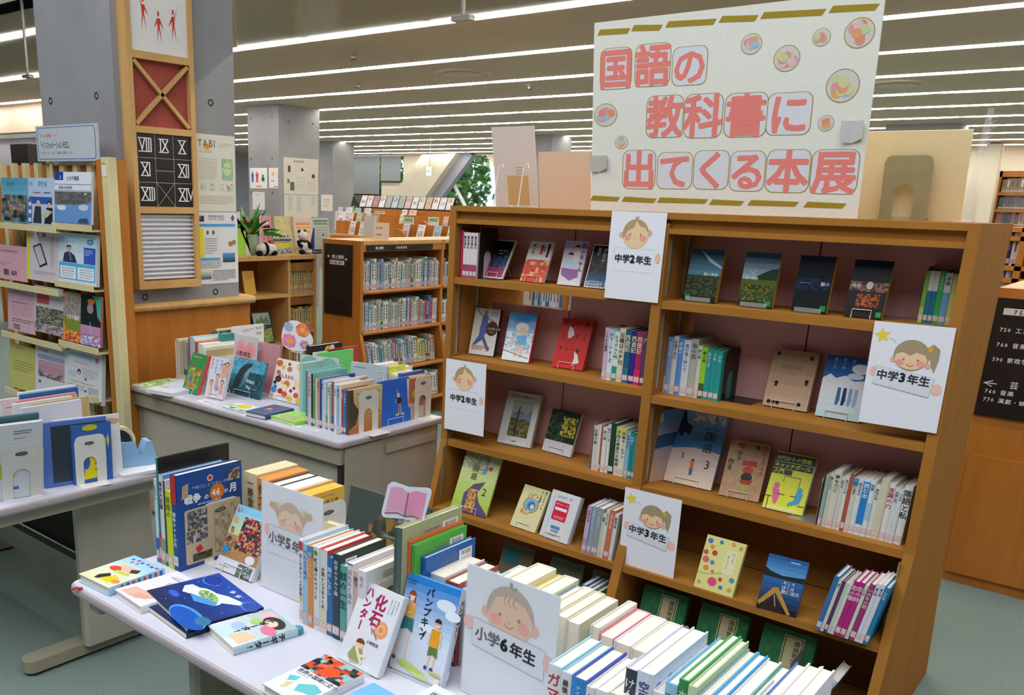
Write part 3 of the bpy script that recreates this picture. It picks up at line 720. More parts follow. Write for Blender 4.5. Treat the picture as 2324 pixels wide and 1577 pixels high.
hb = MB().box(-4.4795, 5.57, 1.29, -4.474, 6.25, 1.33); hb.build('header_sign', 'black', b2)
b3 = case('orange wood bookcase at the right edge with black classification sign', -.24, 4.62, 0, 1, .40, 2, .905)
a = signboard(b3, -.634, -.30, 4.62, .80, 1.318)
a.draw([('r', .09, .865, .62, .92, 'd8d4cc'), ('t', '750', .2, .87, .055, '30302c', 'h', .01, 1, 0, 1.3), ('t', '芸術', .35, .79, .066, 'e6e4de', 'h', .008, 1, 0, 1.6),
        ('t', '750 工芸', .09, .725, .046, 'e6e4de', 'h', .015, 1, 0, 1.15), ('t', '760 音楽', .09, .60, .046, 'e6e4de', 'h', .015, 1, 0, 1.15), ('t', '590 家政学・生活科学', .08, .475, .046, 'e6e4de', 'h', .015, 1, 0, 1.1),
        ('l', 'e6e4de', .008, [.14, .31, .04, .285, .14, .26]), ('l', 'e6e4de', .008, [.04, .285, .19, .285]), ('t', '芸 術', .33, .265, .066, 'e6e4de', 'h', .008, 1, 0, 1.3),
        ('t', '760 音楽', .07, .20, .046, 'e6e4de', 'h', .015, 1, 0, 1.15), ('t', '770 演劇・映画', .07, .13, .046, 'e6e4de', 'h', .015, 1, 0, 1.1)]).build('sign_lettering', b3)
MB().box(-.62, 4.605, .05, -.25, 4.618, .62, bev=.002).build('lower_panel', 'wood2', b3)
# ------------------------------------------------------------------ drawing vocabulary for signs and covers
def K(ox, oy, s): return lambda x, y: (ox + x / s, oy + y / s)
c5 = K(980, 460, 3.756); c6 = K(980, 840, 3.286); c7 = K(1460, 480, 3.032); c8 = K(1400, 900, 2.329); c3 = K(1340, 460, 6.573)
n1 = K(320, 1000, 4.78); n2 = K(680, 1050, 2.993); n3 = K(140, 1230, 3.058); n4 = K(1000, 1200, 2.979)
SKIN, HAIR, HAIR2, CHEEK = 'f3cfa6', 'b8a070', 'a89878', 'f2a496'
def arc(cx, cy, rx, ry, a0, a1, n=12): return [q for i in range(n + 1) for q in (cx + rx * math.cos(math.radians(a0 + (a1 - a0) * i / n)), cy + ry * math.sin(math.radians(a0 + (a1 - a0) * i / n)))]
def kid(cx, cy, r, style, A=.707):
    """face with centre cx,cy and radius r (fraction of the height); A = width/height of the sheet"""
    rx = r / A; a = []
    if style == 'boy2':
        a += [('e', cx - rx * 1.05, cy - r * .12, rx * .2, r * .2, 'eeb09c'), ('e', cx + rx * 1.05, cy + r * .1, rx * .2, r * .22, 'eeb09c')]
        a += [('e', cx, cy, rx, r * 1.0, HAIR, 28), ('p', SKIN, arc(cx, cy - r * .02, rx * .98, r * .97, 200, 352, 14) + [cx + rx * .95, cy + r * .1, cx + rx * .7, cy + r * .42, cx + rx * .3, cy + r * .52, cx + rx * .02, cy + r * .9, cx - rx * .16, cy + r * .4, cx - rx * .6, cy + r * .2])]
        a += [('l', '8a6a48', .008, [cx, cy + r, cx - rx * .1, cy + r * 1.18]), ('l', '8a6a48', .008, [cx + rx * .02, cy + r, cx + rx * .14, cy + r * 1.18])]
    elif style == 'boy6':
        a += [('e', cx - rx * 1.02, cy - r * .15, rx * .2, r * .22, 'f0b494'), ('e', cx + rx * 1.02, cy - r * .2, rx * .2, r * .24, 'f0b494')]
        a += [('e', cx, cy + r * .06, rx, r, 'b8a188', 30), ('l', '9a8068', .025, [cx, cy + r, cx - rx * .04, cy + r * 1.22]), ('l', '9a8068', .02, [cx + rx * .05, cy + r, cx + rx * .24, cy + r * 1.06])]
        a += [('p', 'efbe96', arc(cx, cy - r * .05, rx * .97, r * .95, 190, 350, 16) + [cx + rx * .98, cy + r * .0, cx + rx * .62, cy + r * .5, cx, cy + r * .72, cx - rx * .6, cy + r * .55])]
        for k in (-.18, .0, .2): a.append(('l', '9a8068', .007, [cx + rx * k, cy + r * .75, cx + rx * (k - .1), cy + r * .5, cx + rx * (k + .02), cy + r * .34]))
    elif style == 'girl3':
        a += [('p', HAIR2, [cx + rx * .7, cy + r * .5, cx + rx * 1.1, cy + r * .85, cx + rx * 1.5, cy + r * .55, cx + rx * 1.5, cy - r * .1, cx + rx * 1.35, cy - r * .9, cx + rx * 1.15, cy - r * .5, cx + rx * 1.0, cy])]
        a += [('e', cx - rx * .98, cy - r * .3, rx * .16, r * .18, 'f0b4a0'), ('e', cx + rx * .98, cy - r * .5, rx * .16, r * .18, 'f0b4a0'), ('e', cx, cy + r * .05, rx, r * .95, HAIR2, 28)]
        a += [('p', SKIN, arc(cx, cy - r * .2, rx * .9, r * .62, 180, 360, 16) + [cx + rx * .75, cy + r * .12, cx + rx * .25, cy + r * .25, cx - rx * .05, cy + r * .02, cx - rx * .5, cy + r * .2, cx - rx * .85, cy + r * .05]), ('e', cx + rx * .98, cy + r * .52, rx * .13, r * .18, 'f0a838')]
    elif style == 'girl5':
        for s in (-1, 1): a += [('p', 'cfa880', [cx + s * rx * .75, cy + r * .2, cx + s * rx * 1.1, cy + r * .75, cx + s * rx * 1.6, cy + r * .75, cx + s * rx * 1.72, cy + r * .45, cx + s * rx * 1.3, cy + r * .3, cx + s * rx * .95, cy - r * .2]), ('p', 'dcd890', [cx + s * rx * .85, cy + r * .55, cx + s * rx * .8, cy + r * 1.0, cx + s * rx * 1.0, cy + r * .75, cx + s * rx * 1.18, cy + r * .95, cx + s * rx * 1.05, cy + r * .5])]
        a += [('e', cx, cy, rx, r, 'cfae88', 28), ('p', SKIN, arc(cx, cy - r * .1, rx * .96, r * .86, 180, 360, 16) + [cx + rx * .85, cy + r * .15, cx + rx * .5, cy + r * .55, cx + rx * .1, cy + r * .38, cx - rx * .4, cy + r * .5, cx - rx * .85, cy + r * .2])]
    ey = cy - r * (.05 if style != 'girl3' else .22)
    for s in (-1, 1):
        a += [('e', cx + s * rx * .58, ey - r * .22, rx * .24, r * .2, CHEEK), ('e', cx + s * rx * .4, ey, rx * .06, r * .065, '8a7858')]
    if style in ('boy6', 'girl3'): a.append(('l', 'd8786c', .008, arc(cx, ey - r * .2, rx * .22, r * .2, 200, 340, 8)))
    a.append(('e', cx, ey - r * .2, rx * .05, r * .04, 'eba890'))
    return a
def cardart(text, style, A=.707):
    a = []
    if style == 'boy2':
        a += kid(.475, .755, .165, 'boy2', A)
        a += [('l', 'b4b4bc', .002, [.12, .59, .12, .33, .86, .33, .86, .59, .12, .59]), ('e', .915, .50, .045, .055, 'f2c4a8')]
        y = .435
    elif style == 'girl3':
        a += [('p', 'ecd84c', [v for i in range(10) for v in (.13 + (.11 if i % 2 == 0 else .05) * math.cos(PI / 2 + i * PI / 5 + .2), .87 + (.11 if i % 2 == 0 else .05) * .707 * math.sin(PI / 2 + i * PI / 5 + .2))]), ('l', '908878', .003, [.22, .85, .28, .84, .31, .81])]
        a += [('e', .09, .52, .06, .05, 'f4c8ba'), ('e', .9, .41, .07, .055, 'f4c8ba')]
        a += kid(.53, .70, .155, 'girl3', A)
        a += [('p', 'dfe2ec', [.12, .58, .86, .52, .82, .33, .10, .40]), ('l', 'b4b4bc', .002, [.12, .58, .86, .52, .82, .33, .10, .40, .12, .58])]
        y = .46
    elif style == 'boy6':
        a += kid(.5, .73, .2, 'boy6', A)
        a += [('p', 'dfe2ea', [.1, .62, .9, .58, .9, .36, .1, .41]), ('l', 'a0a0a8', .003, [.1, .62, .9, .58, .9, .36, .1, .41, .1, .62]), ('e', .05, .57, .06, .05, 'f2bcae'), ('e', .94, .50, .06, .055, 'f2bcae')]
        y = .475
    else:
        a += kid(.49, .72, .16, 'girl5', A)
        a += [('r', .12, .45, .86, .62, 'dfe2ea'), ('l', 'a0a0a8', .003, [.12, .62, .86, .62, .86, .36, .12, .36, .12, .62]), ('e', .1, .57, .045, .05, 'f2bcae'), ('e', .86, .53, .045, .05, 'f2bcae')]
        y = .475
    S = .144 * A; x = .13; ang = -.04 if style != 'boy2' else 0
    a.append(('t', text[:2], x, y, S, '34383e', 'h', .028, 2, ang)); a.append(('t', text[2], x + 2.02 * S / A, y - .003 + 2 * S * math.tan(ang), S * 1.18, '24282c', 'h', .05, 2, ang)); a.append(('t', text[3:], x + (2.74) * S / A, y - .004 + 2.74 * S * math.tan(ang), S, '34383e', 'h', .028, 2, ang))
    return a
def card(lb, BL, BR, TL, Y, text, style, th=.0006):
    P0, P1, T = aty(Y, *BL), aty(Y, *BR), aty(Y, *TL)
    P1.z = P0.z + (P1.z - P0.z) * .5
    m, w, h = frame(P0, P1, TL); m = mframe(P0, P1 - P0, (0, 0, 1))
    t = thing('grade_card', lb, 'sign', m)
    MB().box(0, 0, 0, w, th, h, 'ecedf5').build('sheet', 'paper', t)
    MB().box(.0, -.0004, 0, w, -.0002, .0001, 'e2e4ee')
    Art(w, h).draw(cardart(text, style, w / h)).build('printed_drawing', t, 'paper')
    return t
def cardz(lb, BL, BR, TL, z, text, style, art=None):
    P0, P1 = atz(z, *BL), atz(z, *BR); m, w, h = frame(P0, P1, TL); w = .212
    m.translation += V((0, 0, .002))
    t = thing('grade_card_stand', lb, 'sign', m)
    MB().box(0, .0012, 0, w, .0022, h, 'ecedf5').build('sheet', 'paper', t)
    Art(w, h, (0, .0011, 0)).draw(art or cardart(text, style, w / h)).build('printed_drawing', t, 'paper')
    MB().box(-.002, -.001, 0, w + .002, .0002, h + .002).build('clear_cover', 'clear', t)
    MB().box(-.002, .0026, 0, w + .002, .004, h + .002).build('back_plate', 'clear', t)
    MB().box(-.002, .0, -.001, w + .002, .06, .0008).build('foot_plate', 'clear', t)
    return t
YS = 2.8435
card('boy face card reading 中学2年生 at the top of the middle post', (1371, 675), (1492.5, 689), (1390, 478.5), YS, '中学2年生', 'boy2')
card('boy face card reading 中学2年生 on the left outer post', (1008, 971.5), (1097, 987), (1016, 812), YS, '中学2年生', 'boy2')
card('large girl face card reading 中学3年生 on the right post', (1948, 956), (2126, 979), (1986, 727), YS, '中学3年生', 'girl3')
card('girl face card reading 中学3年生 low on the middle post', (1403, 1278), (1528, 1313), (1440, 1100), 2.79, '中学3年生', 'girl3')
# ------------------------------------------------------------------ main bookcase, left bay
Z = ZL
def base(z, p): return atz(z, *p)
g1 = 'paperbacks shown face out on the bookcase'
disp('black and red pocket paperback with white border, top left shelf', c5(430, 608), c5(600, 632), c5(550, 322), Z[0], .010, 'e8e4e0', [('r', .05, .03, .95, .97, '181418'), ('g', .05, .03, .95, .3, 'b02844', '7c3a68', 4), ('n', .1, .3, .92, .6, ['20304c', '48283c', '101018', '384868', '3a6090'], 6, 5, 2), ('r', .32, .56, .72, .84, '0c0a0c'), ('t', '走れメロス', .36, .70, .05, 'd8d4c8', 'h', 0), ('L', .38, .62, .66, .66, 1, 'a8a49c')], st='wire', hard=False, Y=2.925)
disp('red and white patterned paperback 夢十夜 on top left shelf', c5(750, 642), c5(952, 660), c5(847, 336), Z[0], .010, 'e4dfd6', [('n', 0, 0, 1, .55, ['d04028', 'd85a38', 'c23420', 'e0b070', 'd04a30', 'd04028'], 9, 9, 4), ('r', 0, .55, 1, 1, 'e6e2da'), ('t', '夢十夜', .22, .94, .085, '2c2428', 'v', .01), ('r', .5, .68, .62, .92, 'c84a50'), ('r', .78, .62, .88, .96, '4a3028'), ('t', '文鳥', .67, .9, .07, '2c2428', 'v', .01)], st='wire', hard=False, Y=2.925)
disp('lilac paperback 坊っちゃん with two kimono figures, top left shelf', c5(1068, 662), c5(1257, 690), c5(1147, 330), Z[0], .010, 'd8cede', [('g', 0, 0, 1, 1, 'e0dcd8', 'c6b4d4', 6), ('p', '9a6aa4', [.05, .38, .1, .22, .5, .1, .85, .2, .8, .36]), ('e', .4, .5, .28, .12, 'c0d4e0'), ('e', .62, .66, .16, .14, 'e6dcd0'), ('e', .35, .66, .09, .05, 'e8c8b4'), ('p', '281c20', arc(.35, .68, .12, .06, 0, 180)), ('e', .58, .84, .09, .05, 'e8c8b4'), ('p', '281c20', arc(.58, .86, .1, .05, 0, 180)), ('t', '坊っちゃん', .86, .97, .13, '4c2050', 'v', .02)], st='clear', hard=False, Y=2.925)
disp('dark blue and black paperback partly behind the middle card', c5(1293, 708), c5(1470, 722), c5(1387, 362), Z[0], .010, 'dfe0e0', [('r', .04, .03, .96, .97, '14181c'), ('g', .04, .05, .96, .42, '24688c', '14202c', 5), ('l', 'a04828', .012, [.1, .55, .4, .48, .8, .7]), ('l', 'a85a38', .01, [.2, .3, .6, .5, .7, .8]), ('t', '伊豆の', .62, .92, .11, 'dcd8cc', 'v', .015), ('t', '踊子', .34, .93, .1, 'dcd8cc', 'v', .01), ('R', .05, .04, .85, .14, .02, '88a4c8')], st='wire', hard=False, Y=2.925)
row('in the red and white set on the top left shelf', V((-2.232, 2.868, Z[0])), [(12, 182, 'b8283c', None, 'fff', dict(lab=None, label='red thin paperback at the far left of the top shelf'))] + [(17, 176, 'e2d6da', '夏目漱石', '40343a', dict(foot='a8486c', lab='3c8070', label='white and magenta set volume, %s after the red paperback' % w)) for w in ('first', 'second', 'third', 'fourth')], d=.115, cat='book', group='matching set beside the black bookend')
bookend('black steel bookend with arched hole on top left shelf', V((-2.142, 2.875, Z[0])), (0, 1, 0), .195, .12, .09, 'black', False, True, footdir=1)
disp('white book with blue basketball player and brown disc', c5(310, 1290), c5(522, 1318), c5(377, 900), Z[1], .022, 'dfdcd4', [('p', '5868a0', [.3, .62, .6, .64, .62, .5, .5, .42, .8, .12, .72, .08, .45, .32, .2, .2, .1, .2, .3, .42]), ('p', '5c6cb0', [.34, .84, .56, .86, .6, .48, .3, .46]), ('e', .44, .9, .09, .06, '8c88a0'), ('l', '8c88a0', .03, [.36, .82, .2, .9, .08, .98]), ('l', '8c88a0', .03, [.55, .8, .8, .72]), ('e', .77, .58, .23, .155, '54301e', 26), ('t', 'リバウンド', .58, .55, .065, 'f0ece4', 'h', .01), ('t', 'スラム', .68, .49, .04, 'f0ece4', 'h', .0), ('L', .1, .1, .8, .2, 3, 'c03840'), ('L', .62, .84, .95, .94, 2, 'a8a8ac')], side='R', spine='303448', st='clear')
disp('blue and white comic style book with yellow letters and red spine', c5(592, 1340), c5(822, 1374), c5(672, 935), Z[1], .020, 'dfe8f0', [('g', 0, 0, 1, 1, 'eef4f8', '4aa0dc', 6), ('n', 0, .2, 1, .6, ['f2f6fa', 'b8dcf0', 'e4eef6', '8cc4ea', 'f6f0e8'], 7, 6, 8), ('e', .55, .7, .24, .1, 'f0ece4'), ('e', .58, .62, .12, .08, 'f2cfae'), ('p', '7cc0e8', [.4, .52, .75, .55, .8, .36, .4, .3]), ('l', 'f2cfae', .05, [.45, .44, .1, .34]), ('l', 'f2cfae', .06, [.5, .34, .45, .08]), ('l', 'f2cfae', .06, [.64, .34, .66, .08]), ('l', '604840', .012, [.0, .2, .95, .08]), ('t', 'LIVE!', .22, .80, .15, '2c7cc8', 'h', .02)], side='R', spine='d82848', st='clear')
disp('bright red book 武士道シックスティーン with two white fencers', c5(1018, 1402), c5(1280, 1442), c5(1120, 986), Z[1], .030, 'd42c26', [('t', '武', .1, .87, .09, '3c1414', 'h', .01), ('t', '士', .42, .87, .09, '3c1414', 'h', .01), ('t', '道', .76, .88, .09, '3c1414', 'h', .01), ('t', 'シ', .08, .6, .09, '3c1414', 'h', .01), ('t', 'ク', .52, .62, .08, '3c1414', 'h', .01), ('t', 'ス', .76, .6, .08, '3c1414', 'h', .01), ('t', 'ティーン', .1, .36, .08, '3c1414', 'h', .01, 1, 0, 1.6), ('p', 'ece8e4', [.3, .86, .42, .8, .5, .68, .38, .6, .32, .6, .28, .72]), ('e', .36, .86, .05, .03, '40302c'), ('p', 'ece8e4', [.62, .36, .74, .3, .84, .14, .7, .1, .62, .06, .66, .2]), ('e', .7, .37, .05, .03, '40302c')], side='R', spine='a83c38', st='wire')
P0 = atz(Z[1], *c5(1440, 1502)); P1 = atz(Z[1], *c5(1838, 1572))
row('beside the red fencer book, second left shelf', P0, [(16, 190, 'cdb4c8', 'くちぶえ番長', '404048'), (20, 186, 'dfe6ee', 'サマーウォーズ', '50505a', dict(band=(.85, 1, 'a8c8e4'))), (19, 180, 'dfe8e4', 'ミラクル入門', '405048', dict(foot='2c9c80')), (22, 194, 'e0d8bc', '日曜日の夕刊', '34303a', dict(sz=.1)), (22, 188, '28607c', '西遊記', 'e8e0a8', dict(sz=.11, foot='28788c')), (22, 186, '382c8c', '西遊記', 'e8e0a8', dict(sz=.11)), (22, 186, 'b02c60', '西遊記', 'e8e0a8', dict(sz=.11, foot='d82c70')), (20, 184, '5c4868', '穴', 'c8c080', dict(sz=.12)), (14, 176, 'e4e4ea', '春の旅人', '405060', dict(band=(.88, 1, '4c7cc0')))], d=.13, fit=min((P1 - P0).length, DX0 - .004 - P0.x))
bookend('grey bookend at the left end of the second shelf row', P0 + V((-.004, .01, 0)), (0, 1, 0), .16, .1, .03, 'rail', False, False, footdir=-1)
disp('grey book with misty tree landscape painting', c6(485, 540), c6(730, 590), c6(592, 166), Z[2], .024, 'cfcfc8', [('g', .24, .16, .84, .84, '5a5a3c', 'a8b0a0', 6), ('p', '78849c', [.3, .56, .5, .66, .66, .60, .84, .7, .84, .5, .24, .5]), ('n', .24, .16, .84, .5, ['545434', '6c683c', '48482c', '847c44'], 7, 5, 3), ('p', '2c3428', [.4, .3, .44, .72, .47, .74, .46, .3, .52, .26, .38, .26]), ('l', '2c3428', .012, [.32, .56, .46, .66, .56, .6]), ('t', '人はかつて樹だった', .14, .9, .055, '3c3c3c', 'h', .0), ('L', .42, .05, .6, .09, 1, '606060')], side='R', spine='b8b8b0', st='clear')
disp('small dark green paperback with yellow flowers and white band', c6(820, 600), c6(1030, 658), c6(905, 290), Z[2], .012, 'd8d8da', [('r', 0, .28, 1, 1, '243028'), ('n', 0, .3, .6, .95, ['24382c', '34503c', '1c2c24', '445c40'], 5, 6, 4), ('n', .45, .42, .95, .88, ['c8b030', 'a89c34', '5c6c38', 'd8c040', '3c4c34'], 5, 6, 5), ('r', 0, 0, 1, .28, 'd4d4d8'), ('t', 'しをんのしおり', .7, .26, .05, '505058', 'v', 0)], side='R', st='wire', hard=False)
P0 = atz(Z[2], *c6(1182, 738)); P1 = atz(Z[2], *c6(1522, 808))
row('with the dark green spine, third left shelf', P0, [(20, 172, 'd6d2c8', '古典の森', '505050'), (11, 178, 'e2dfd8', None), (7, 176, 'b05848', None), (17, 174, 'e4e0da', '長い道', '505050'), (14, 186, 'e2e4e8', '詩のこころ', '50505a'), (22, 196, '24482c', None, 'fff', dict(lab='9cc8e0', cover='2a5030')), (21, 186, 'e0dfd0', '学校の勇者たち物語', '404850', dict(band=(.8, 1, 'd8d488'))), (20, 184, 'e4e2d4', '卒業ホームラン', '404850', dict(band=(.86, 1, 'dcd048'))), (15, 176, '8cc4e0', '少年の日の', '305068'), (16, 172, '2c8c98', '故郷へ', 'c8e8e8'), (14, 168, '3c9ca0', None)], d=.125, fit=min((P1 - P0).length, DX0 - .004 - P0.x))
bookend('grey bookend left of the dark green spine', P0 + V((-.003, .0, 0)), (0, 1, 0), .18, .13, .03, 'rail', False, False, footdir=-1)
zz = Z[3]
disp('pale green school textbook 国語2 with painted path', c6(135, 1035), c6(400, 1108), c6(262, 602), zz, .010, 'c4d070', [('g', 0, 0, 1, 1, 'a4c440', 'c8cc98', 6), ('n', 0, .72, .7, 1, ['9ca088', 'b4b490', '8c9468', 'c0bc98'], 6, 4, 2), ('p', '5c4a70', [.28, 0, .25, .3, .45, .48, .75, .56, .6, .34, .72, .2, 1, .04, 1, 0]), ('n', .36, .02, .62, .4, ['c88c40', 'd8a850', 'a06c48', '7c5464'], 3, 6, 7), ('l', '2c3024', .006, [.3, .82, .56, .82, .56, .68, .3, .68, .3, .82]), ('t', '国', .31, .7, .12, '24281c', 'h', .01, 2), ('t', '語', .31, .56, .12, '24281c', 'h', .01, 2), ('t', '2', .72, .33, .17, '24281c', 'h', .0, 2), ('e', .78, .78, .06, .035, 'c83838'), ('p', '6890b8', [.58, .66, .64, .82, .72, .78, .68, .68])], side='R', st='wire', hard=False)
disp('cream book with a blue and orange ring of small drawings', c6(580, 1158), c6(765, 1222), c6(697, 855), zz, .014, 'd6cf9c', [('e', .5, .58, .3, .2, 'c8883c', 22), ('e', .5, .58, .25, .17, '70b0d0', 22), ('e', .52, .56, .15, .1, '3c6c9c', 18), ('e', .56, .54, .08, .06, 'd8cc94', 12), ('n', .28, .72, .74, .84, ['d87888', 'c89850', 'd6cf9c'], 6, 2, 3), ('n', .2, .34, .5, .46, ['d86848', 'd6cf9c', 'c89850'], 5, 2, 3), ('t', '僕らのロボットが', .9, .96, .052, '2c2c28', 'v', .01), ('t', 'つくる世界', .76, .96, .055, '2c2c28', 'v', .02)], side='R', st='wire', hard=False)
disp('white book WHAT IF? with a red rounded label', c6(800, 1232), c6(1005, 1308), c6(905, 892), zz, .026, 'd4d6d8', [('t', 'WHAT IF?', .22, .86, .085, '6c7078', 'h', .0), ('R', .22, .4, .72, .8, .03, 'd42444'), ('t', 'ホワット・イフ?', .25, .72, .05, 'f4e8ea', 'h', .005), ('r', .26, .61, .68, .67, 'e8e4e8'), ('L', .3, .43, .66, .5, 2, 'f0c4cc'), ('R', .3, .22, .62, .28, .01, '4888b8'), ('R', .34, .15, .6, .2, .01, '8894a0'), ('L', .3, .06, .7, .1, 1, '8c9098'), ('n', .02, .02, .16, .95, ['d4d6d8', 'c8d4dc', 'd4d6d8'], 2, 9, 3)], side='R', spine='c8ccce', st='wire')
P0 = atz(zz, *c6(1112, 1352)); P1 = atz(zz, *c6(1418, 1424))
row('right of the white label book, fourth left shelf', P0, [(20, 186, 'b0a0c4', '空想科学', 'b02060', dict(band=(.3, .95, 'c4b8d4'))), (20, 188, '98a8bc', '未来いそっぷ', 'd0e0ec'), (30, 186, '98a0a8', 'アイスマン。', 'dfe4e4', dict(sz=.07)), (14, 170, 'd0d0a8', '論語', '606050'), (14, 190, 'dcdcd8', 'みんなの恋', '505050'), (24, 192, 'd4745c', '生物と無生物', 'f0dcd0', dict(sz=.05)), (16, 182, 'd8dad8', '動的平衡', '484848')], d=.13, tilt=.07, fit=min((P1 - P0).length, DX0 - .004 - P0.x - .016))
z5 = Z[4]
for k, (lb, x, yw, c, ar) in enumerate((('dark book with teal panel leaning on the lowest shelf at left', -1.96, 0, '6c6450', [('r', .05, .6, .6, .9, '2c6c78')]), ('grey green book leaning on the lowest shelf behind card', -1.73, 0, '68745c', [('r', .2, .1, .8, .5, '8c9078')]), ('olive green book leaning low beside the small spines', -1.54, 0, '6c7848', [('r', .2, .5, .8, .6, '94985c')]))):
    m = mframe(V((x, 2.83, z5 + .002)), (1, -.05, 0), (0, .42, 1)); r_ = thing('book', lb, 'book', m); book_parts(r_, .155, .215, .02, c, side='R', art=ar)
row('in the small stack by the middle post', V((-1.505, 2.74, z5)), [(14, 150, '503848', None), (18, 205, '4c8cb0', 'ちいさな詩', 'c8e0e8'), (16, 200, '7c5498', None), (18, 198, '6c94a8', '空の本', 'dfe8ec'), (16, 190, '8ca064', None)], d=.13)
# ------------------------------------------------------------------ main bookcase, right bay
Z = ZR
dk = dict(side='R', spine='c8a028', hard=False)
disp('night paperback with green field and breaking sky, leftmost of the four landscapes', c7(275, 570), c7(495, 604), c7(340, 261), Z[0], .016, '1c3038', [('g', 0, .5, 1, 1, '5888a0', '28506c', 5), ('p', 'b8d4e4', [.3, .98, .6, .76, 1, .64, 1, .68, .64, .82]), ('g', 0, 0, 1, .5, '141c10', '384428', 5), ('n', 0, .1, 1, .45, ['303c20', '48502c', '202c18'], 7, 5, 2), ('t', '獣の奏者', .5, .5, .07, 'dfe4e4', 'h', .01), ('r', .05, .03, .2, .12, '1c8c58')], st='clear', **dk, Y=2.925)
disp('landscape paperback with bird over bright meadow, second of the four', c7(648, 605), c7(886, 634), c7(713, 284), Z[0], .016, '1c3038', [('g', 0, .5, 1, 1, '98b0c0', '2c5468', 5), ('p', '203c2c', [.4, .56, .8, .7, 1, .72, 1, .45, .4, .45]), ('g', 0, 0, 1, .5, '24300c', '586028', 5), ('n', .1, .1, .9, .4, ['4c5824', '6c742c', '343c18'], 7, 5, 3), ('l', 'dfe8ec', .012, [.2, .66, .3, .6, .38, .68]), ('t', '獣の奏者', .1, .5, .06, 'e8ecec', 'h', .01), ('r', .78, .03, .95, .12, '1c8c58')], st='clear', **dk, Y=2.925)
disp('almost black landscape paperback, third of the four', c7(1022, 630), c7(1262, 662), c7(1087, 308), Z[0], .018, '10141c', [('g', 0, 0, 1, 1, '14201c', '101824', 5), ('n', 0, .4, 1, .6, ['1c2c4c', '141c30', '24344c'], 7, 2, 4), ('L', .1, .5, .5, .53, 1, '8898a8'), ('t', '獣の', .7, .48, .08, 'd8dce0', 'h', .01), ('r', .8, .03, .96, .13, '1c8c58')], st='clear', **dk, Y=2.925)
disp('dark paperback with orange storm cloud, rightmost of the four', c7(1380, 672), c7(1642, 704), c7(1462, 338), Z[0], .018, '141018', [('g', 0, 0, 1, 1, '20140c', '141c2c', 6), ('n', 0, .45, 1, .62, ['5c4448', '8c5c4c', '302c38', 'a07058'], 7, 3, 5), ('n', .25, .18, .85, .42, ['a04818', '602c18', '38180c', 'c06424'], 6, 4, 6), ('e', .52, .56, .09, .07, 'd8ccc0'), ('t', '奏者', .05, .52, .08, 'dcd4c8', 'h', .01), ('r', .84, .02, .97, .11, '1c9c58')], st='wire', **dk, Y=2.925)
P0 = atz(Z[0], *c7(1900, 756)); P1 = atz(Z[0], *c7(2128, 776))
row('at the right end of the top shelf', P0, [(13, 150, '7cb44c', None, 'fff', dict(foot='a8c870')), (14, 150, '2c7898', None, 'fff', dict(band=(.62, 1, 'd4d8d4'))), (14, 150, '2c7898', None, 'fff', dict(band=(.62, 1, 'd4d8d4'), label='teal and white paperback right of its twin, top right shelf')), (17, 152, '3cac5c', 'ふるさと', 'c8ecd0'), (20, 148, '6ca8d4', '車輪', '24548c', dict(band=(.62, 1, 'd4d4dc'))), (16, 146, 'c4c868', None)], d=.105, fit=min((P1 - P0).length, XR - .03 - .004 - P0.x))
bookend('thin grey steel bookend left of the green paperbacks', P0 + V((-.003, .0, 0)), (0, 1, 0), .16, .1, .1, 'rail', False, False, footdir=-1)
P0 = atz(Z[1], *c7(78, 1232)); P1 = atz(Z[1], *c7(530, 1300))
row('in the second right shelf row', P0, [(15, 204, 'a8c4c0', None, 'fff'), (19, 200, '4c98d8', '一朶', 'dfe8f0', dict(foot='e0e4e4')), (17, 198, '8ca4d4', 'カラフル', 'e8ecf4'), (17, 204, 'd8dcd4', '永遠の出口', '505860'), (19, 200, '5c94d8', '宇宙の', 'e8f0f8'), (24, 196, 'd8dce4', '風が強く吹いて', '4c78a8', dict(sz=.07)), (24, 202, 'b4b4ac', '海の底', '686860'), (14, 182, 'd0d8b8', '短い話', '506040'), (17, 178, '9cd02c', '春の夜', '40601c', dict(foot='44603c')), (17, 176, '2c9c98', 'あのころ', 'c4ecec'), (17, 174, '2c9c98', '少年', 'c4ecec', dict(label='teal book, eleventh from the left in the second right shelf row')), (17, 172, '2c9c98', '少女', 'c4ecec', dict(label='teal book touching the black bookend, second right shelf'))], d=.14, fit=min((P1 - P0).length, XR - .03 - .004 - P0.x))
bookend('black steel bookend with arched hole on second right shelf', P1 + V((.003, .0, 0)), (0, 1, 0), .175, .125, .1, 'black', False, True, footdir=1)
disp('tan book with tiny black silhouettes and brush lettering', c7(818, 1336), c7(1120, 1388), c7(908, 947), Z[1], .030, 'b89878', [('g', .0, 0, 1, 1, 'c8ac90', 'a88864', 5), ('l', 'a84c34', .003, [.1, .08, .1, .92, .9, .92, .9, .08, .1, .08]), ('t', '昔話法廷', .22, .68, .09, '886040', 'h', 0, 1, 0, 1), ('L', .28, .58, .7, .61, 1, 'a08060')] + [('e', x, y, .045, .035, '181414', 7) for x, y in ((.12, .92), (.86, .9), (.2, .42), (.86, .5), (.8, .1), (.12, .08), (.22, .08), (.32, .08))] + [('p', '181414', [x - .04, y - .06, x + .04, y - .06, x, y]) for x, y in ((.2, .42), (.86, .5))], side='R', spine='a08058', st='wire')
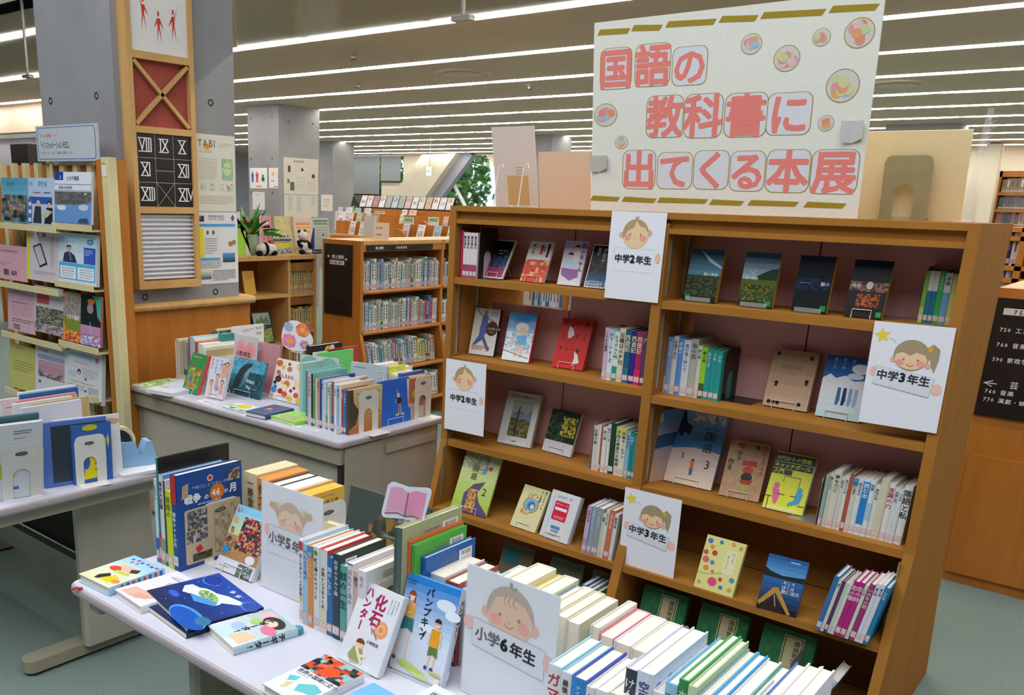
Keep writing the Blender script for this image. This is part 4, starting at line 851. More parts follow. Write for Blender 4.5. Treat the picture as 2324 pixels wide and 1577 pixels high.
disp('blue sky book with four standing figures beside the girl card', c7(1178, 1408), c7(1482, 1460), c7(1270, 988), Z[1], .022, 'dfe8ee', [('g', 0, .55, 1, 1, '2c70b8', '1c4890', 5), ('g', 0, 0, 1, .55, 'c8e0e4', 'eef2f4', 5), ('p', 'eef2f6', [.0, .62, .15, .7, .3, .64, .5, .7, .7, .62, 1, .66, 1, .52, 0, .52]), ('e', .8, .82, .2, .08, 'e8f0f6'), ('e', .72, .7, .18, .05, 'dfeaf4')] + [('p', c, [x - .035, .5, x + .035, .5, x + .05, .3, x + .02, .22, x - .04, .22]) for x, c in ((.42, '4470a8'), (.55, '203c70'), (.68, '90a8c8'), (.8, 'a8b8d0'))] + [('t', '君の', .62, .96, .06, '6cb0d8', 'v', .01, 1), ('t', '青い春', .42, .97, .06, '6cb0d8', 'v', .01), ('t', '夏の庭', .22, .96, .055, '6cb0d8', 'v', .01)], side='R', spine='a8c8e0', st='wire')
z = Z[2]
disp('blue coastal textbook leaning with its barcode side out', c8(152, 458), c8(280, 436), c8(178, 82), z, .010, '4c84b8', [('g', 0, 0, 1, 1, 'c8a890', '5890c4', 7), ('p', '2c507c', [0, .62, .4, .66, 1, .68, 1, .5, 0, .46]), ('r', .2, .84, .38, .95, 'c8d4e0')], side='L', hard=False, w=.18)
disp('blue and sand textbook 新しい国語3 with beach painting', c8(245, 445), c8(495, 503), c8(376, 96), z, .012, '6ca4d0', [('g', 0, .55, 1, 1, '3c78b0', '88b4dc', 5), ('g', 0, 0, 1, .5, 'e4d0bc', 'c8b4b0', 5), ('p', '3468a0', [0, .58, .6, .66, 1, .62, 1, .48, .5, .52, 0, .45]), ('p', '18304c', [.02, .98, .0, .72, .14, .62, .2, .7, .3, .66, .34, .78, .2, .82, .12, .98]), ('n', .3, .86, .95, .97, ['e4d0b8', '88b4dc', 'f0e0cc', '7cacd8'], 6, 2, 3), ('e', .5, .34, .03, .02, '5c3024'), ('p', 'c87848', [.46, .33, .53, .33, .55, .22, .46, .22]), ('p', '3c6898', [.47, .22, .54, .22, .54, .14, .48, .14]), ('p', 'a85c48', [.25, .42, .29, .42, .3, .34, .26, .34]), ('l', '1c2838', .008, [.62, .78, .86, .78, .86, .62, .62, .62, .62, .78]), ('t', '国', .63, .64, .13, '1c2838', 'h', .01, 2), ('t', '語', .63, .48, .13, '1c2838', 'h', .01, 2), ('t', '新しい', .78, .95, .055, '1c2838', 'v', .0), ('t', '3', .74, .26, .16, '302428', 'h', .0, 2)], side='R', st='wire', hard=False)
disp('tan book カレーライスを一から作る with red and black print', c8(535, 522), c8(745, 565), c8(607, 228), z, .018, 'b8946c', [('n', 0, 0, 1, 1, ['b8946c', 'b4906a', 'bc9a74', 'b08c64'], 4, 6, 3), ('t', 'カレーライス', .9, .97, .088, 'b8242c', 'v', .03), ('t', 'を', .7, .97, .09, '24201c', 'v', .03), ('r', .2, .9, .38, .94, 'c42c30'), ('t', '一から', .3, .92, .09, '24201c', 'v', .03), ('t', '作る', .12, .66, .1, '24201c', 'v', .03), ('p', 'c02c24', [.4, .66, .75, .68, .78, .58, .42, .58]), ('e', .58, .5, .13, .07, 'c83c28'), ('e', .58, .38, .14, .08, '28281c'), ('p', 'b03020', [.42, .32, .75, .34, .7, .26, .48, .26]), ('p', 'a8b038', [.42, .22, .7, .24, .6, .14])], side='R', spine='a07c54', st='wire')
disp('bright yellow book with black letter tiles and pink and blue figures', c8(765, 588), c8(975, 636), c8(850, 292), z, .022, 'd8dc28', [('r', 0, .84, 1, .98, '20241c'), ('r', 0, .72, .98, .83, '20241c'), ('r', 0, .62, .5, .71, '20241c'), ('t', '10代からの情報', .03, .87, .085, 'd8dc28', 'h', .02, 1, 0, 1.0, .95), ('t', 'キャッチボール', .02, .745, .085, 'd8dc28', 'h', .02, 1, 0, 1.0, .98), ('t', '入門', .04, .635, .085, 'd8dc28', 'h', .02), ('l', '24281c', .01, [.35, .5, .35, .6, .75, .6, .75, .45]), ('e', .22, .42, .07, .05, 'd85c9c'), ('p', 'd85c9c', [.12, .38, .3, .36, .34, .26, .3, .1, .22, .12, .18, .24]), ('e', .8, .4, .07, .05, '3c9cc8'), ('p', '3c9cc8', [.72, .36, .9, .36, .86, .18, .6, .1, .58, .15, .72, .22]), ('l', '24281c', .012, [.0, .22, .16, .22]), ('l', '24281c', .012, [.08, .22, .1, 0]), ('l', '24281c', .012, [.28, .28, .46, .28]), ('l', '24281c', .012, [.6, .28, .76, .28]), ('l', '24281c', .012, [.84, .14, 1, .14])], side='R', spine='e4e4dc', st='clear')
P0 = atz(z, *c8(1055, 680)); P1 = atz(z, *c8(1515, 795))
row('in the long white row, third right shelf', P0, [(11, 172, '9cb0a0', None), (12, 180, 'c8d0c4', '書くことに', '505850'), (21, 192, 'dcd6c4', '夢を力に', '5c5848'), (12, 176, 'd0d4cc', '生きる', '504840'), (11, 182, 'e0dcd4', '自分のことば', '404040'), (12, 188, 'b05c44', None), (15, 180, 'd8d0c0', '声に出す', '50483c', dict(band=(.86, 1, '4c98d0'))), (15, 182, 'dce0e0', '伝える力', '484c50'), (20, 184, 'e0e4ec', '読む本', 'dfe8f4', dict(band=(.2, .95, '2c84cc'), sz=.09)), (15, 184, 'dce4e8', '短歌', '60707c', dict(band=(.3, .6, 'a4c8e4'))), (13, 172, 'dfe0dc', '俳句の本', '50504c'), (23, 196, 'd4d0b4', None), (17, 186, 'e4e4e0', '言葉の力', 'c04858', dict(sz=.09)), (13, 176, 'd8dcdc', '文学入門', '505454'), (12, 174, 'd8dce0', 'いのち', '505460'), (22, 188, 'e4e6e0', '落語と私', '34382c', dict(sz=.12))], d=.13, tilt=.03, fit=min((P1 - P0).length, XR - .03 - .004 - P0.x - .016))
bookend('grey bookend before the long white row, third right shelf', P0 + V((-.004, .0, 0)), (0, 1, 0), .16, .1, .09, 'rail', False, False, footdir=-1)
z = Z[3]
disp('cream book covered in small red and blue flowers', c8(405, 1002), c8(608, 1066), c8(481, 728), z, .018, 'd8d488', [('r', .58, .38, .86, .82, 'e0dcb0'), ('t', 'はじめて', .78, .78, .05, '504838', 'v', 0), ('t', 'あじさいの', .66, .72, .05, '504838', 'v', 0)] + [('e', x, y, .06 * s, .042 * s, c, 7) for x, y, s, c in ((.12, .9, 1.2, '4878b8'), (.4, .92, .9, '4878b8'), (.2, .8, 1, 'e09030'), (.08, .68, 1.1, 'c84854'), (.3, .7, 1.2, 'c03c3c'), (.12, .55, 1.5, 'd86470'), (.3, .52, 1, '4888c0'), (.18, .4, 1.2, 'e0843c'), (.36, .36, .7, 'd86470'), (.7, .94, .9, 'e0983c'), (.9, .9, .8, 'd88858'), (.42, .18, 2, 'd84c78'), (.6, .26, .9, 'c43c3c'), (.88, .3, 1.1, '4888c0'), (.66, .12, .9, '4878b8'), (.88, .12, .9, 'e09848'), (.1, .12, .8, 'd89858'))] + [('l', '6c5c6c', .005, [.0, .28, .3, .3, .6, .38])], side='R', spine='c8c478')
disp('dark blue lake book with yellow canoe bow', c8(735, 1112), c8(945, 1172), c8(806, 828), z, .014, '18406c', [('g', 0, .62, 1, 1, '5c98cc', '1c5898', 5), ('p', '10241c', [0, .76, .14, .7, .45, .66, 1, .7, 1, .6, 0, .58]), ('g', 0, 0, 1, .6, '101820', '2c5c98', 6), ('p', 'b88430', [.0, .12, .3, .42, .42, .44, .85, .02, .78, 0, .38, .34, .05, .06]), ('p', '28180c', [.1, 0, .36, .32, .7, 0]), ('l', 'c8b8a8', .012, [.36, .3, .45, .1]), ('t', 'そして', .5, .52, .07, 'e0e4e8', 'h', .01), ('t', 'ぼくは', .5, .44, .07, 'e0e4e8', 'h', .01), ('t', '旅に出た', .5, .36, .08, 'e0e4e8', 'h', .01), ('L', .58, .91, .88, .95, 1, 'd0dce8')], side='R', spine='6c6c74')
P0 = atz(z, *c8(1045, 1228)); P1 = atz(z, *c8(1345, 1325))
row('in the leaning row with magenta spines, fourth right shelf', P0, [(20, 190, '3c74b0', None), (13, 182, 'd4d4cc', '読む', '505048'), (12, 180, '5c3c5c', None), (13, 178, 'c8d4c8', None), (13, 176, 'd8d8d4', None), (21, 190, 'b82c80', '恋の歌', 'f0d0e4', dict(sz=.09)), (21, 192, 'b82c80', '恋の詩', 'f0d0e4', dict(sz=.09, label='magenta book right of its twin in the leaning row')), (14, 188, 'd4dccc', 'ことば', '586050'), (22, 194, 'a03c78', 'いのちの話', 'ecd4e0', dict(sz=.07)), (16, 202, 'dcdce8', '春の詩', '505870'), (16, 204, 'dcdce8', '夏の詩', '505870', dict(label='white thin book second from the right in leaning row')), (17, 196, '2c84b4', '心の本', 'd0e8f0')], d=.13, tilt=.16, fit=min((P1 - P0).length * .97, XR - .03 - .03 - P0.x))
z = Z[4]
for lb, BLx, x in (('green book with cream title strip on the lowest right shelf', 0, -1.30), ('second green book with title strip, mostly hidden by table books', 0, -1.08), ('third green book with title strip, right of the table books', 0, -.86)):
    m = mframe(V((x, 2.80, z + .002)), (1, .0, 0), (0, .30, 1)); r_ = thing('book', lb, 'book', m); book_parts(r_, .17, .235, .03, '2c6c44', side='R', art=[('n', 0, 0, 1, 1, ['2c6c44', '2a6640', '307048'], 4, 5, 2), ('r', .42, .3, .8, .93, 'b8b088'), ('r', .44, .32, .78, .91, '2c4430'), ('r', .46, .33, .76, .9, 'b4ac84'), ('t', '論語物語', .68, .88, .085, '34382c', 'v', .01)])
bookend('worn steel bookend on the lowest right shelf', V((-.72, 2.72, z)), (0, 1, 0), .19, .13, .09, 'rail', False, True, footdir=1)
row('leaning at the right end of the lowest shelf', V((-.69, 2.71, z)), [(26, 200, 'd4d8dc', '世界最終戦争', '303848', dict(sz=.09, label='thick pale book leaning far over at lowest right corner')), (5, 190, '303438', None, 'fff', dict(lab=None, label='thin black folder under the leaning pale book'))], d=.14, tilt=.45)
# ------------------------------------------------------------------ on top of the bookcase
P0, P1 = aty(2.935, 1341, 470), aty(2.935, 1945, 495); P0.z = P1.z = 1.634
m, w, h = frame(P0, P1, (1349, 52))
bd = thing('title_board', 'large white foam board with pink letters 国語の教科書に出てくる本展', 'board', m)
MB().box(0, 0, 0, w, .007, h, 'ecebe0').build('foam_panel', 'paper', bd)
def inb(px, py):
    r = ray(px, py); n_ = m.to_3x3() @ V((0, 1, 0)); q = m.inverted() @ (EYE + r * ((m.translation - EYE).dot(n_) / r.dot(n_))); return q.x / w, q.z / h
b = K(1300, 0, 3.058)
tiles = [('国', 190, 330, 410, 620), ('語', 430, 300, 680, 600), ('の', 690, 320, 935, 592), ('教', 510, 660, 768, 955), ('科', 772, 648, 1042, 958), ('書', 1052, 642, 1352, 952), ('に', 1345, 640, 1660, 938), ('出', 345, 1040, 575, 1312), ('て', 585, 1055, 832, 1312), ('く', 838, 1042, 1085, 1315), ('る', 1090, 1045, 1335, 1328), ('本', 1340, 1036, 1648, 1338), ('展', 1650, 1036, 1985, 1348)]
lt = []
for ch, x0, y0, x1, y1 in tiles:
    (a0, b0), (a1, b1) = inb(*b((x0 + x0) / 2, y1)), inb(*b(x1, y0))
    (a0b, _), (a1b, _) = inb(*b(x0, (y0 + y1) / 2)), inb(*b(x1, (y0 + y1) / 2)); a0, a1 = a0b, a1b
    _, b0 = inb(*b((x0 + x1) / 2, y1)); _, b1 = inb(*b((x0 + x1) / 2, y0))
    tt = MB(); W_, H_ = (a1 - a0) * w, (b1 - b0) * h
    q = Art(W_, H_, (a0 * w, 0, b0 * h)); q.e = .0006
    q.draw([('R', 0, 0, 1, 1, .2, 'a8983c'), ('R', .02, .015, .98, .985, .19, 'e2e2e8')])
    s_ = min(W_ / .92, H_ / .98) / H_
    q.text(ch, .5 - .5 * s_ * H_ / W_, .5 - .38 * s_, s_, 'f08a80', 'h', .03, 2)
    q.build('letter_tile', bd, 'paper')
for y, n_, seq in ((0, 6, [(170, 245, 400, 195), (405, 215, 625, 172), (642, 190, 1000, 130), (1012, 155, 1290, 105), (1300, 130, 1760, 62), (1775, 88, 2132, 25)]), (1, 6, [(122, 1390, 328, 1368), (340, 1398, 582, 1378), (585, 1405, 940, 1382), (945, 1420, 1190, 1395), (1212, 1425, 1570, 1400), (1600, 1438, 1900, 1412)])):
    for x0, y0, x1, y1 in seq:
        ym = (y0 + y1) / 2; a0, _ = inb(*b(x0, y0)); a1, _ = inb(*b(x1, y1)); _, v0 = inb(*b(x0 + 10, y0)); dv = .028
        _, v1 = inb(*b(x1 - 10, y1)); vc = (v0 + dv + v1) / 2
        q = Art(w, h); q.e = .0006; q.draw([('p', 'a89030', [a0, v0, a1 - .012, v1 - dv + (.004 if y else .002), a1, v1, a0 + .012, v0 + dv])]); q.build('gold_strip', bd, 'paper')
for cx, cy, r, sd in ((1240, 305, 70, 1), (1485, 405, 88, 2), (1727, 258, 60, 3), (1990, 228, 102, 4), (1873, 595, 112, 5), (1757, 855, 54, 6), (228, 798, 76, 7), (338, 988, 44, 8)):
    a0, v0 = inb(*b(cx, cy)); a1, _ = inb(*b(cx + r, cy)); _, v1 = inb(*b(cx, cy - r)); rx, ry = a1 - a0, v1 - v0
    rr = random.Random(sd); q = Art(w, h); q.e = .0006; q.draw([('e', a0, v0, rx * 1.06, ry * 1.06, 'a8983c', 24), ('e', a0, v0, rx, ry, 'dcd4d0', 24)])
    for k in range(10):
        aa = rr.uniform(0, 6.28); d_ = rr.uniform(.1, .6); q.draw([('e', a0 + rx * d_ * math.cos(aa), v0 + ry * d_ * math.sin(aa), rx * .36, ry * .36, rr.choice(['e8a0a0', 'e8b070', 'd8d8a0', 'a8c8e0', 'e89880', 'e4c8c8', 'c8d8a8', 'e8a878']), 12)])
    q.build('paper_bubble', bd, 'paper')
for x0, y0, x1, y1, c_ in ((130, 1185, 250, 1075, 'c4c0b8'), (1870, 985, 2030, 830, 'cfcccc')):
    a0, v0 = inb(*b(x0, y0)); a1, v1 = inb(*b(x1, y1)); mb = MB(); W_, H_ = (a1 - a0) * w, (v1 - v0) * h
    t_ = MB(); t_.add([(a0 * w, -.012, v0 * h), ((a0 + a1) / 2 * w, -.003, v0 * h - .004), (a1 * w, -.012, v0 * h + .01), (a0 * w - .006, -.012, v1 * h), ((a0 + a1) / 2 * w, -.003, v1 * h - .002), (a1 * w, -.012, v1 * h)], [(0, 1, 4, 3), (1, 2, 5, 4)], c_)
    t_.box(a0 * w + .004, -.003, v0 * h + .003, a1 * w - .004, -.0005, v1 * h - .004, c_ if x0 < 500 else 'e0c83c').build('paper_book', 'paper', bd)
for X_ in (.16, .72):
    MB().box(w * X_, .0075, 0, w * X_ + .11, .009, .17).build('support_plate', 'rail', bd); MB().box(w * X_, .0075, .0, w * X_ + .11, .10, .0012).build('support_foot', 'rail', bd)
def sheet(lb, BL, BR, TL, Y, c, nm='panel', cat='panel', th=.003, m_='paper', z=1.634):
    P0, P1 = aty(Y, *BL), aty(Y, *BR); P0.z = P1.z = z; mm, w_, h_ = frame(P0, P1, TL); t_ = thing(nm, lb, cat, mm)
    MB().box(0, 0, 0, w_, th, h_, c).build('sheet', m_, t_); return t_, w_, h_
t_, w_, h_ = sheet('tall translucent pink file board standing at left on the bookcase', (1128, 466), (1222, 468), (1115, 289), 3.2, 'e6d6cc', 'file_board', 'board')
Art(w_, h_).draw([('L', .52, .18, .72, .52, 9, 'c8b0a0'), ('r', .3, .03, .8, .4, 'd8b078')]).build('faded_print', t_, 'paper')
sheet('square peach board behind the left edge of the title board', (1225, 472), (1340, 476), (1222, 345), 3.16, 'e8c8ac', 'file_board', 'board')
for k, (xa, xb) in enumerate(((1120, 1150), (1176, 1207))):
    pa = aty(3.02, xa, 466); pb = aty(3.10, xb, 466); pt = aty(3.07, (xa * .35 + xb * .65) - 2 + 4, 371)
    s_ = thing('wire_easel', ['white wire easel hoop, left of two on the bookcase top', 'white wire easel hoop, right of two on the bookcase top'][k], 'easel', loc(0, 0, 0), 'white wire easel hoops')
    zt = pt.z; xm = pt.x
    pts = [(pa.x, pa.y, 1.6355)] + [(pa.x + (xm - .012 - pa.x) * f, pa.y + (3.06 - pa.y) * f, 1.6355 + (zt - .012 - 1.6355) * f) for f in (.5, .97)] + [(xm, 3.07, zt)] + [(pb.x + (xm + .012 - pb.x) * f, pb.y + (3.06 - pb.y) * f, 1.6355 + (zt - .012 - 1.6355) * f) for f in (.97, .5, 0)]
    MB().tube(pts, .0022, n=8).build('hoop', 'white', s_)
    MB().tube([(pb.x, pb.y, 1.6358), (pb.x + .03, pb.y - .03, 1.6358), (pb.x + .05, pb.y - .03, 1.6358)], .0022, n=8).build('foot', 'white', s_)
t_, w_, h_ = sheet('wide cream board standing at right behind the title board', (1925, 497), (2180, 501), (1942, 300), 3.24, 'f6e4b4', 'cream_board', 'board', .006)
P0, P1 = aty(3.2, 1993, 498), aty(3.2, 2102, 500); P0.z = P1.z = 1.634; mm, w_, h_ = frame(P0, P1, (2010, 353))
bookend('olive grey arched bookend standing before the cream board', None, (1, 0, 0), h_, w_, .09, mat('olive_enamel', 'a8a07c', .5, .4, noise=('a09874', 20)), False, True, footdir=-1, mx=mm)
P0 = aty(3.1, 2188, 503); P0.z = 1.634
t_ = thing('price_rail', 'clear plastic serrated sign rail standing at the bookcase right end', 'sign holder', loc(P0.x, P0.y, P0.z))
pt = aty(3.1, 2250, 246); dx = pt.x - P0.x
MB().tube([(0, 0, 0), (dx * .5, 0, (pt.z - 1.634) * .5), (dx, 0, pt.z - 1.634)], [.009, .010, .008], n=8).build('rail', 'clear', t_)
MB().lathe([(.03, 0), (.03, .004), (.012, .006)], n=20).build('base', 'clear', t_)
for k in range(6):
    f = .62 + k * .062; zq = (pt.z - 1.634) * f; MB().add([(dx * f, -.004, zq), (dx * f + .022, -.004, zq + .012), (dx * f + .002, -.004, zq - .010), (dx * f, .004, zq), (dx * f + .022, .004, zq + .012), (dx * f + .002, .004, zq - .010)], [(0, 2, 1), (3, 4, 5), (0, 1, 4, 3), (1, 2, 5, 4), (2, 0, 3, 5)], 'fff').build('clip', 'clear', t_)
# ------------------------------------------------------------------ near table: standing books
T = .7
def bx(lb, m, w, h, t, cover, art=None, side='L', **o):
    r_ = thing('book', lb, 'book', m); book_parts(r_, w, h, t, cover, side=side, art=art, **o); return r_
WAR = [('g', 0, 0, 1, 1, '1c4c94', '1c4c94', 2), ('R', .1, .04, .97, .62, .03, 'c8b490'), ('r', .0, .04, .0001, .05, '1c4c94'), ('r', .14, .4, .44, .6, '6c6c6c'), ('n', .14, .4, .44, .6, ['484848', '888888', 'a8a8a8', '606060'], 5, 4, 2), ('n', .12, .26, .44, .39, ['a8a49c', '78746c', '58585c', 'c8c4bc'], 5, 3, 3), ('p', 'c83838', [.24, .2, .32, .23, .36, .17, .28, .14]), ('n', .2, .06, .5, .14, ['3c3830', '605c50', '504838'], 5, 2, 5), ('e', .5, .9, .045, .034, 'e8dcd8'), ('e', .5, .9, .03, .023, 'c83838'), ('t', '「できごと」と「くらし」から知る', .2, .82, .036, 'e8e8e8', 'h', .005, 1, 0, .92), ('e', .6, .735, .115, .085, 'e07820', 26), ('t', '戦争', .1, .69, .1, 'f0f0f0', 'h', .04, 2), ('t', 'の', .395, .69, .065, 'f0f0f0', 'h', .03), ('t', '46', .515, .7, .1, 'f4f0e8', 'h', .03, 2), ('t', 'か', .71, .705, .05, 'f0f0f0', 'h', .03), ('t', '月', .79, .705, .1, 'f0f0f0', 'h', .04, 2), ('L', .3, .64, .75, .67, 1, 'c8d0e0'), ('p', 'b8a080', [.08, .88, .17, .9, .16, .76, .06, .74]), ('n', .78, .82, .96, .94, ['a89890', '786c64', 'c8b8a8', '504840'], 4, 3, 4), ('n', .55, .1, .95, .58, ['c8b490', 'b8a480', '98907c'], 4, 6, 8)]
row('in the tall picture-book group, front table', V((-1.9405, 1.235, T + .0005)), [(14, 232, 'c8d8e4', 'ピカドン', '3c4c70', dict(foot='3c6cb0', d=.2)), (9, 291, '2c7c74', None, 'fff', dict(d=.228, cover='28241e', foot='b84858', hard=True, side='L', label='tall black thin picture book behind the blue photo book')), (18, 250, 'd4d4da', '東京大空襲', '44484c', dict(d=.2, cover='6c98c8', foot='70a890', sz=.06)), (8, 238, '3c3c40', None, 'fff', dict(d=.2, cover='e0e0e8', label='white thin book with dark spine beside the yellow book')), (26, 214, 'c8d81c', '原爆の', '7c8418', dict(d=.15, sz=.09)), (24, 1000 * .262, '1c4c94', '戦争の46か月', 'e8ecf0', dict(d=.208, cover='1c4c94', art=WAR, sz=.052, top=.62, band=(.7, 1, 'b82c38'), lab='a8c0e0', label='large blue picture book 戦争の46か月 with collage of old photos'))], jit=.0)
bookend('cream bookend against the large blue photo book', V((-1.8385, 1.312, T)), (0, 1, 0), .168, .12, .07, 'white')
row('in the thick brown slipcase row behind the cards', V((-1.868, 1.475, T + .0005)), [(55, 219, 'd2c49c', '一茶全集', '4c4838', dict(lab=None, cover='dccfa8', hard=True, box=True, sz=.12, label='thick cream slipcased volume at the left of the brown row')), (43, 212, 'c08848', '俳文', '5c4020', dict(lab=None, cover='d8924c', box=True, label='thick orange slipcased volume with dark spine letters')), (38, 206, '5c4440', None, 'fff', dict(lab=None, cover='48484c', label='dark covered thick book with cream pages in slipcase row')), (48, 203, 'e8e6ea', None, 'fff', dict(lab=None, cover='e4e4ec', box=True, label='thick white slipcase between dark book and yellow case')), (12, 205, 'd8b480', None, 'fff', dict(lab=None, box=True, label='thin tan slipcase left of the yellow case')), (42, 199, 'e8b850', None, 'fff', dict(lab=None, cover='e8b850', box=True, art=[('t', '御伽草子集', .3, .8, .085, '6c5020', 'h', .0, 2, 0, 1.0), ('L', .42, .92, .85, .94, 1, 'a88838')], label='yellow slipcase 御伽草子集 behind a cream bookend'))], d=.15, jit=0)
bookend('cream bookend against the yellow slipcase', V((-1.625, 1.505, T)), (0, 1, 0), .165, .125, .09, 'white')
m = mframe(V((-1.56, 1.47, T + .001)), (1, .1, 0), (0, .1, 1)); bx('small cream book peeking out behind the girl card', m, .11, .15, .02, 'e4d8a8', [('t', 'Wの', .2, .84, .09, '7c7450', 'h', .01)], side='R')
LIFE = [('g', 0, 0, 1, .62, 'a87850', 'b89058', 3), ('g', 0, .55, 1, 1, 'c8d8a0', '80c0e0', 4), ('n', .3, .35, 1, .85, ['7c3050', '2c3438', 'd84850', 'a0a878', 'c89858', '503848', '584028'], 8, 7, 4), ('n', 0, .3, .3, .5, ['a87850', '8c6440', 'c09868'], 3, 3, 5), ('r', 0, 0, 1, .2, 'd8dce8'), ('n', .56, .0, .95, .18, ['788868', '6c7480', '98b0b8', '584c48'], 5, 4, 6), ('L', .08, .05, .4, .08, 1, '888890'), ('t', 'い', .1, .98, .11, 'd83c48', 'v', .03, 2), ('t', 'の', .1, .82, .11, 'e8a838', 'v', .03, 2), ('t', 'ち', .1, .67, .11, '903c88', 'v', .03, 2), ('t', 'の', .1, .53, .11, '2c4478', 'v', .03, 2), ('t', '水', .12, .40, .17, '2c98d8', 'v', .05, 2), ('e', .8, .27, .13, .07, 'e4dce4', 8)]
disp('photo book いのちの水 with coloured letters on a stand', n1(800, 1385), n1(1190, 1548), n1(1062, 698), T, .02, 'c8ccd8', LIFE, st='wire', side='R', spine='d8dce0')
cardz('upright girl card reading 小学5年生 in a clear stand', (592, 1330), (688, 1372), (594, 1092), T, '小学5年生', 'girl5')
row('in the mixed row behind the fossil book', V((-1.407, 1.262, T + .0005)), [(13, 206, 'e0e2e8', 'ぼくらがつくった学校', '50545c', dict(band=(.88, .98, 'd03c48'), sz=.05, top=.84, sx=[('e', .5, .3, .35, .03, 'e0cc78')])), (15, 200, 'a4c8e4', 'てんとう虫の', '8c5890', dict(sz=.06)), (17, 200, 'e0944c', '空とぶたね', 'ecd4b0', dict(band=(.86, 1, '3c94d0'), sz=.06, lab='c84c50')), (19, 203, 'e0e2e4', '町工場のものづくり', '3c4038', dict(sz=.055, top=.87, sx=[('e', .5, .93, .3, .03, '5c9848')])), (24, 201, 'd8dcd8', '大陸レンズをつくる', '40403c', dict(sz=.055, top=.8, cover='d43c44', foot='d8d4b8')), (17, 190, '2c70b0', '雨のしるし', 'dce8f4', dict(sz=.07, top=.88)), (25, 204, '2c4650', '科学のひみつ箱', 'd0dcdc', dict(sz=.058, cover='3c403c', barcode='L')), (20, 184, '5ca49c', '蚊の一生', '203c40', dict(sz=.12)), (18, 196, 'dcdce4', 'はたらく虫の', '8c8c98', dict(sz=.07, cover='e8e4ec', band=(.98, 1, '8070b0'))), (14, 182, 'd8b8a0', '家下', '605048', dict(sz=.07)), (24, 190, 'e0e0e8', '花の', 'd890b0', dict(sz=.07, cover='dcdce4', barcode='R', art=[('e', .5, .2, .3, .2, 'c84850', 24), ('e', .5, .2, .22, .14, 'dcdce4', 24)], label='white thick book with barcode facing the olive book'))], d=.145, jit=.003)
bookend('cream bookend behind the fossil hunter book', V((-1.194, 1.285, T)), (0, 1, 0), .155, .11, .06, 'white')
DG = [('n', .3, .05, .98, .8, ['4c5448', 'a0703c', '3c443c', '6c6048', '485048'], 6, 6, 4), ('l', 'b8b048', .006, [.5, .8, .55, .6, .7, .45, .9, .35]), ('L', .5, .6, .7, .66, 1, '88a098')]
m = mframe(V((-1.462, 1.44, T + .02)), (1, .03, 0), (0, .17, 1)); bx('large dark green picture book with orange painting, standing behind', m, .25, .256, .009, '46504a', DG, side='R')
stand(m.copy(), .25, .256, .009, 'white wire stand holding the dark green picture book', lip=.11)
# clip stand with pink open-book cut-out
YP = 1.37
pc = aty(YP, *n2(725, 265)); cs = thing('clip_stand', 'clip stand carrying the pink open-book cut-out', 'sign holder', loc(pc.x, YP, T))
zc = pc.z - T
MB().lathe([(.032, 0), (.032, .003), (.01, .006), (.006, .012)], n=20).build('base', 'clear', cs)
MB().tube([(0, 0, .008), (0, 0, zc - .04)], .0035, n=8).build('pole', 'white', cs)
MB().box(-.02, -.006, zc - .05, .02, .006, zc - .036, bev=.003).build('clip', 'clear', cs)
pk = thing('paper_cutout', 'pink open-book paper cut-out held by a clip stand', 'sign', loc(pc.x, YP - .008, pc.z))
def inpk(x, y): p = aty(YP - .008, *n2(x, y)); return (p.x - pc.x, -(p.z - pc.z))
def cut(pts, y0, c, par, nm, thick=.001):
    q = [inpk(*p) for p in pts]; a_ = sum(q[i][0] * q[(i + 1) % len(q)][1] - q[(i + 1) % len(q)][0] * q[i][1] for i in range(len(q)))
    if a_ < 0: q = q[::-1]
    n_ = len(q); vs = [(x, y0, -z) for x, z in q] + [(x, y0 + thick, -z) for x, z in q]
    MB().add(vs, [tuple(range(n_)), tuple(range(2 * n_ - 1, n_ - 1, -1))] + [(i, n_ + i, n_ + (i + 1) % n_, (i + 1) % n_) for i in range(n_)], c).build(nm, 'paper', par)
cut([(600, 150), (625, 130), (650, 133), (740, 165), (870, 170), (893, 185), (895, 210), (845, 385), (825, 405), (800, 408), (700, 380), (620, 375), (570, 370), (555, 350), (558, 325)], 0, 'dfe4f4', pk, 'backing')
cut([(622, 168), (650, 162), (700, 170), (738, 205), (712, 345), (670, 325), (582, 325)], -.0006, 'e4a8c4', pk, 'left_page', .0004)
cut([(742, 208), (790, 190), (866, 208), (828, 385), (780, 350), (718, 352)], -.0006, 'e898ba', pk, 'right_page', .0004)
cut([(738, 200), (744, 202), (718, 362), (710, 360)], -.0012, '9c6080', pk, 'spine_line', .0004)
cut([(580, 335), (670, 335), (712, 358), (780, 358), (828, 388), (824, 394), (778, 366), (712, 366), (668, 343), (578, 343)], -.0012, '9c6080', pk, 'page_line', .0004)
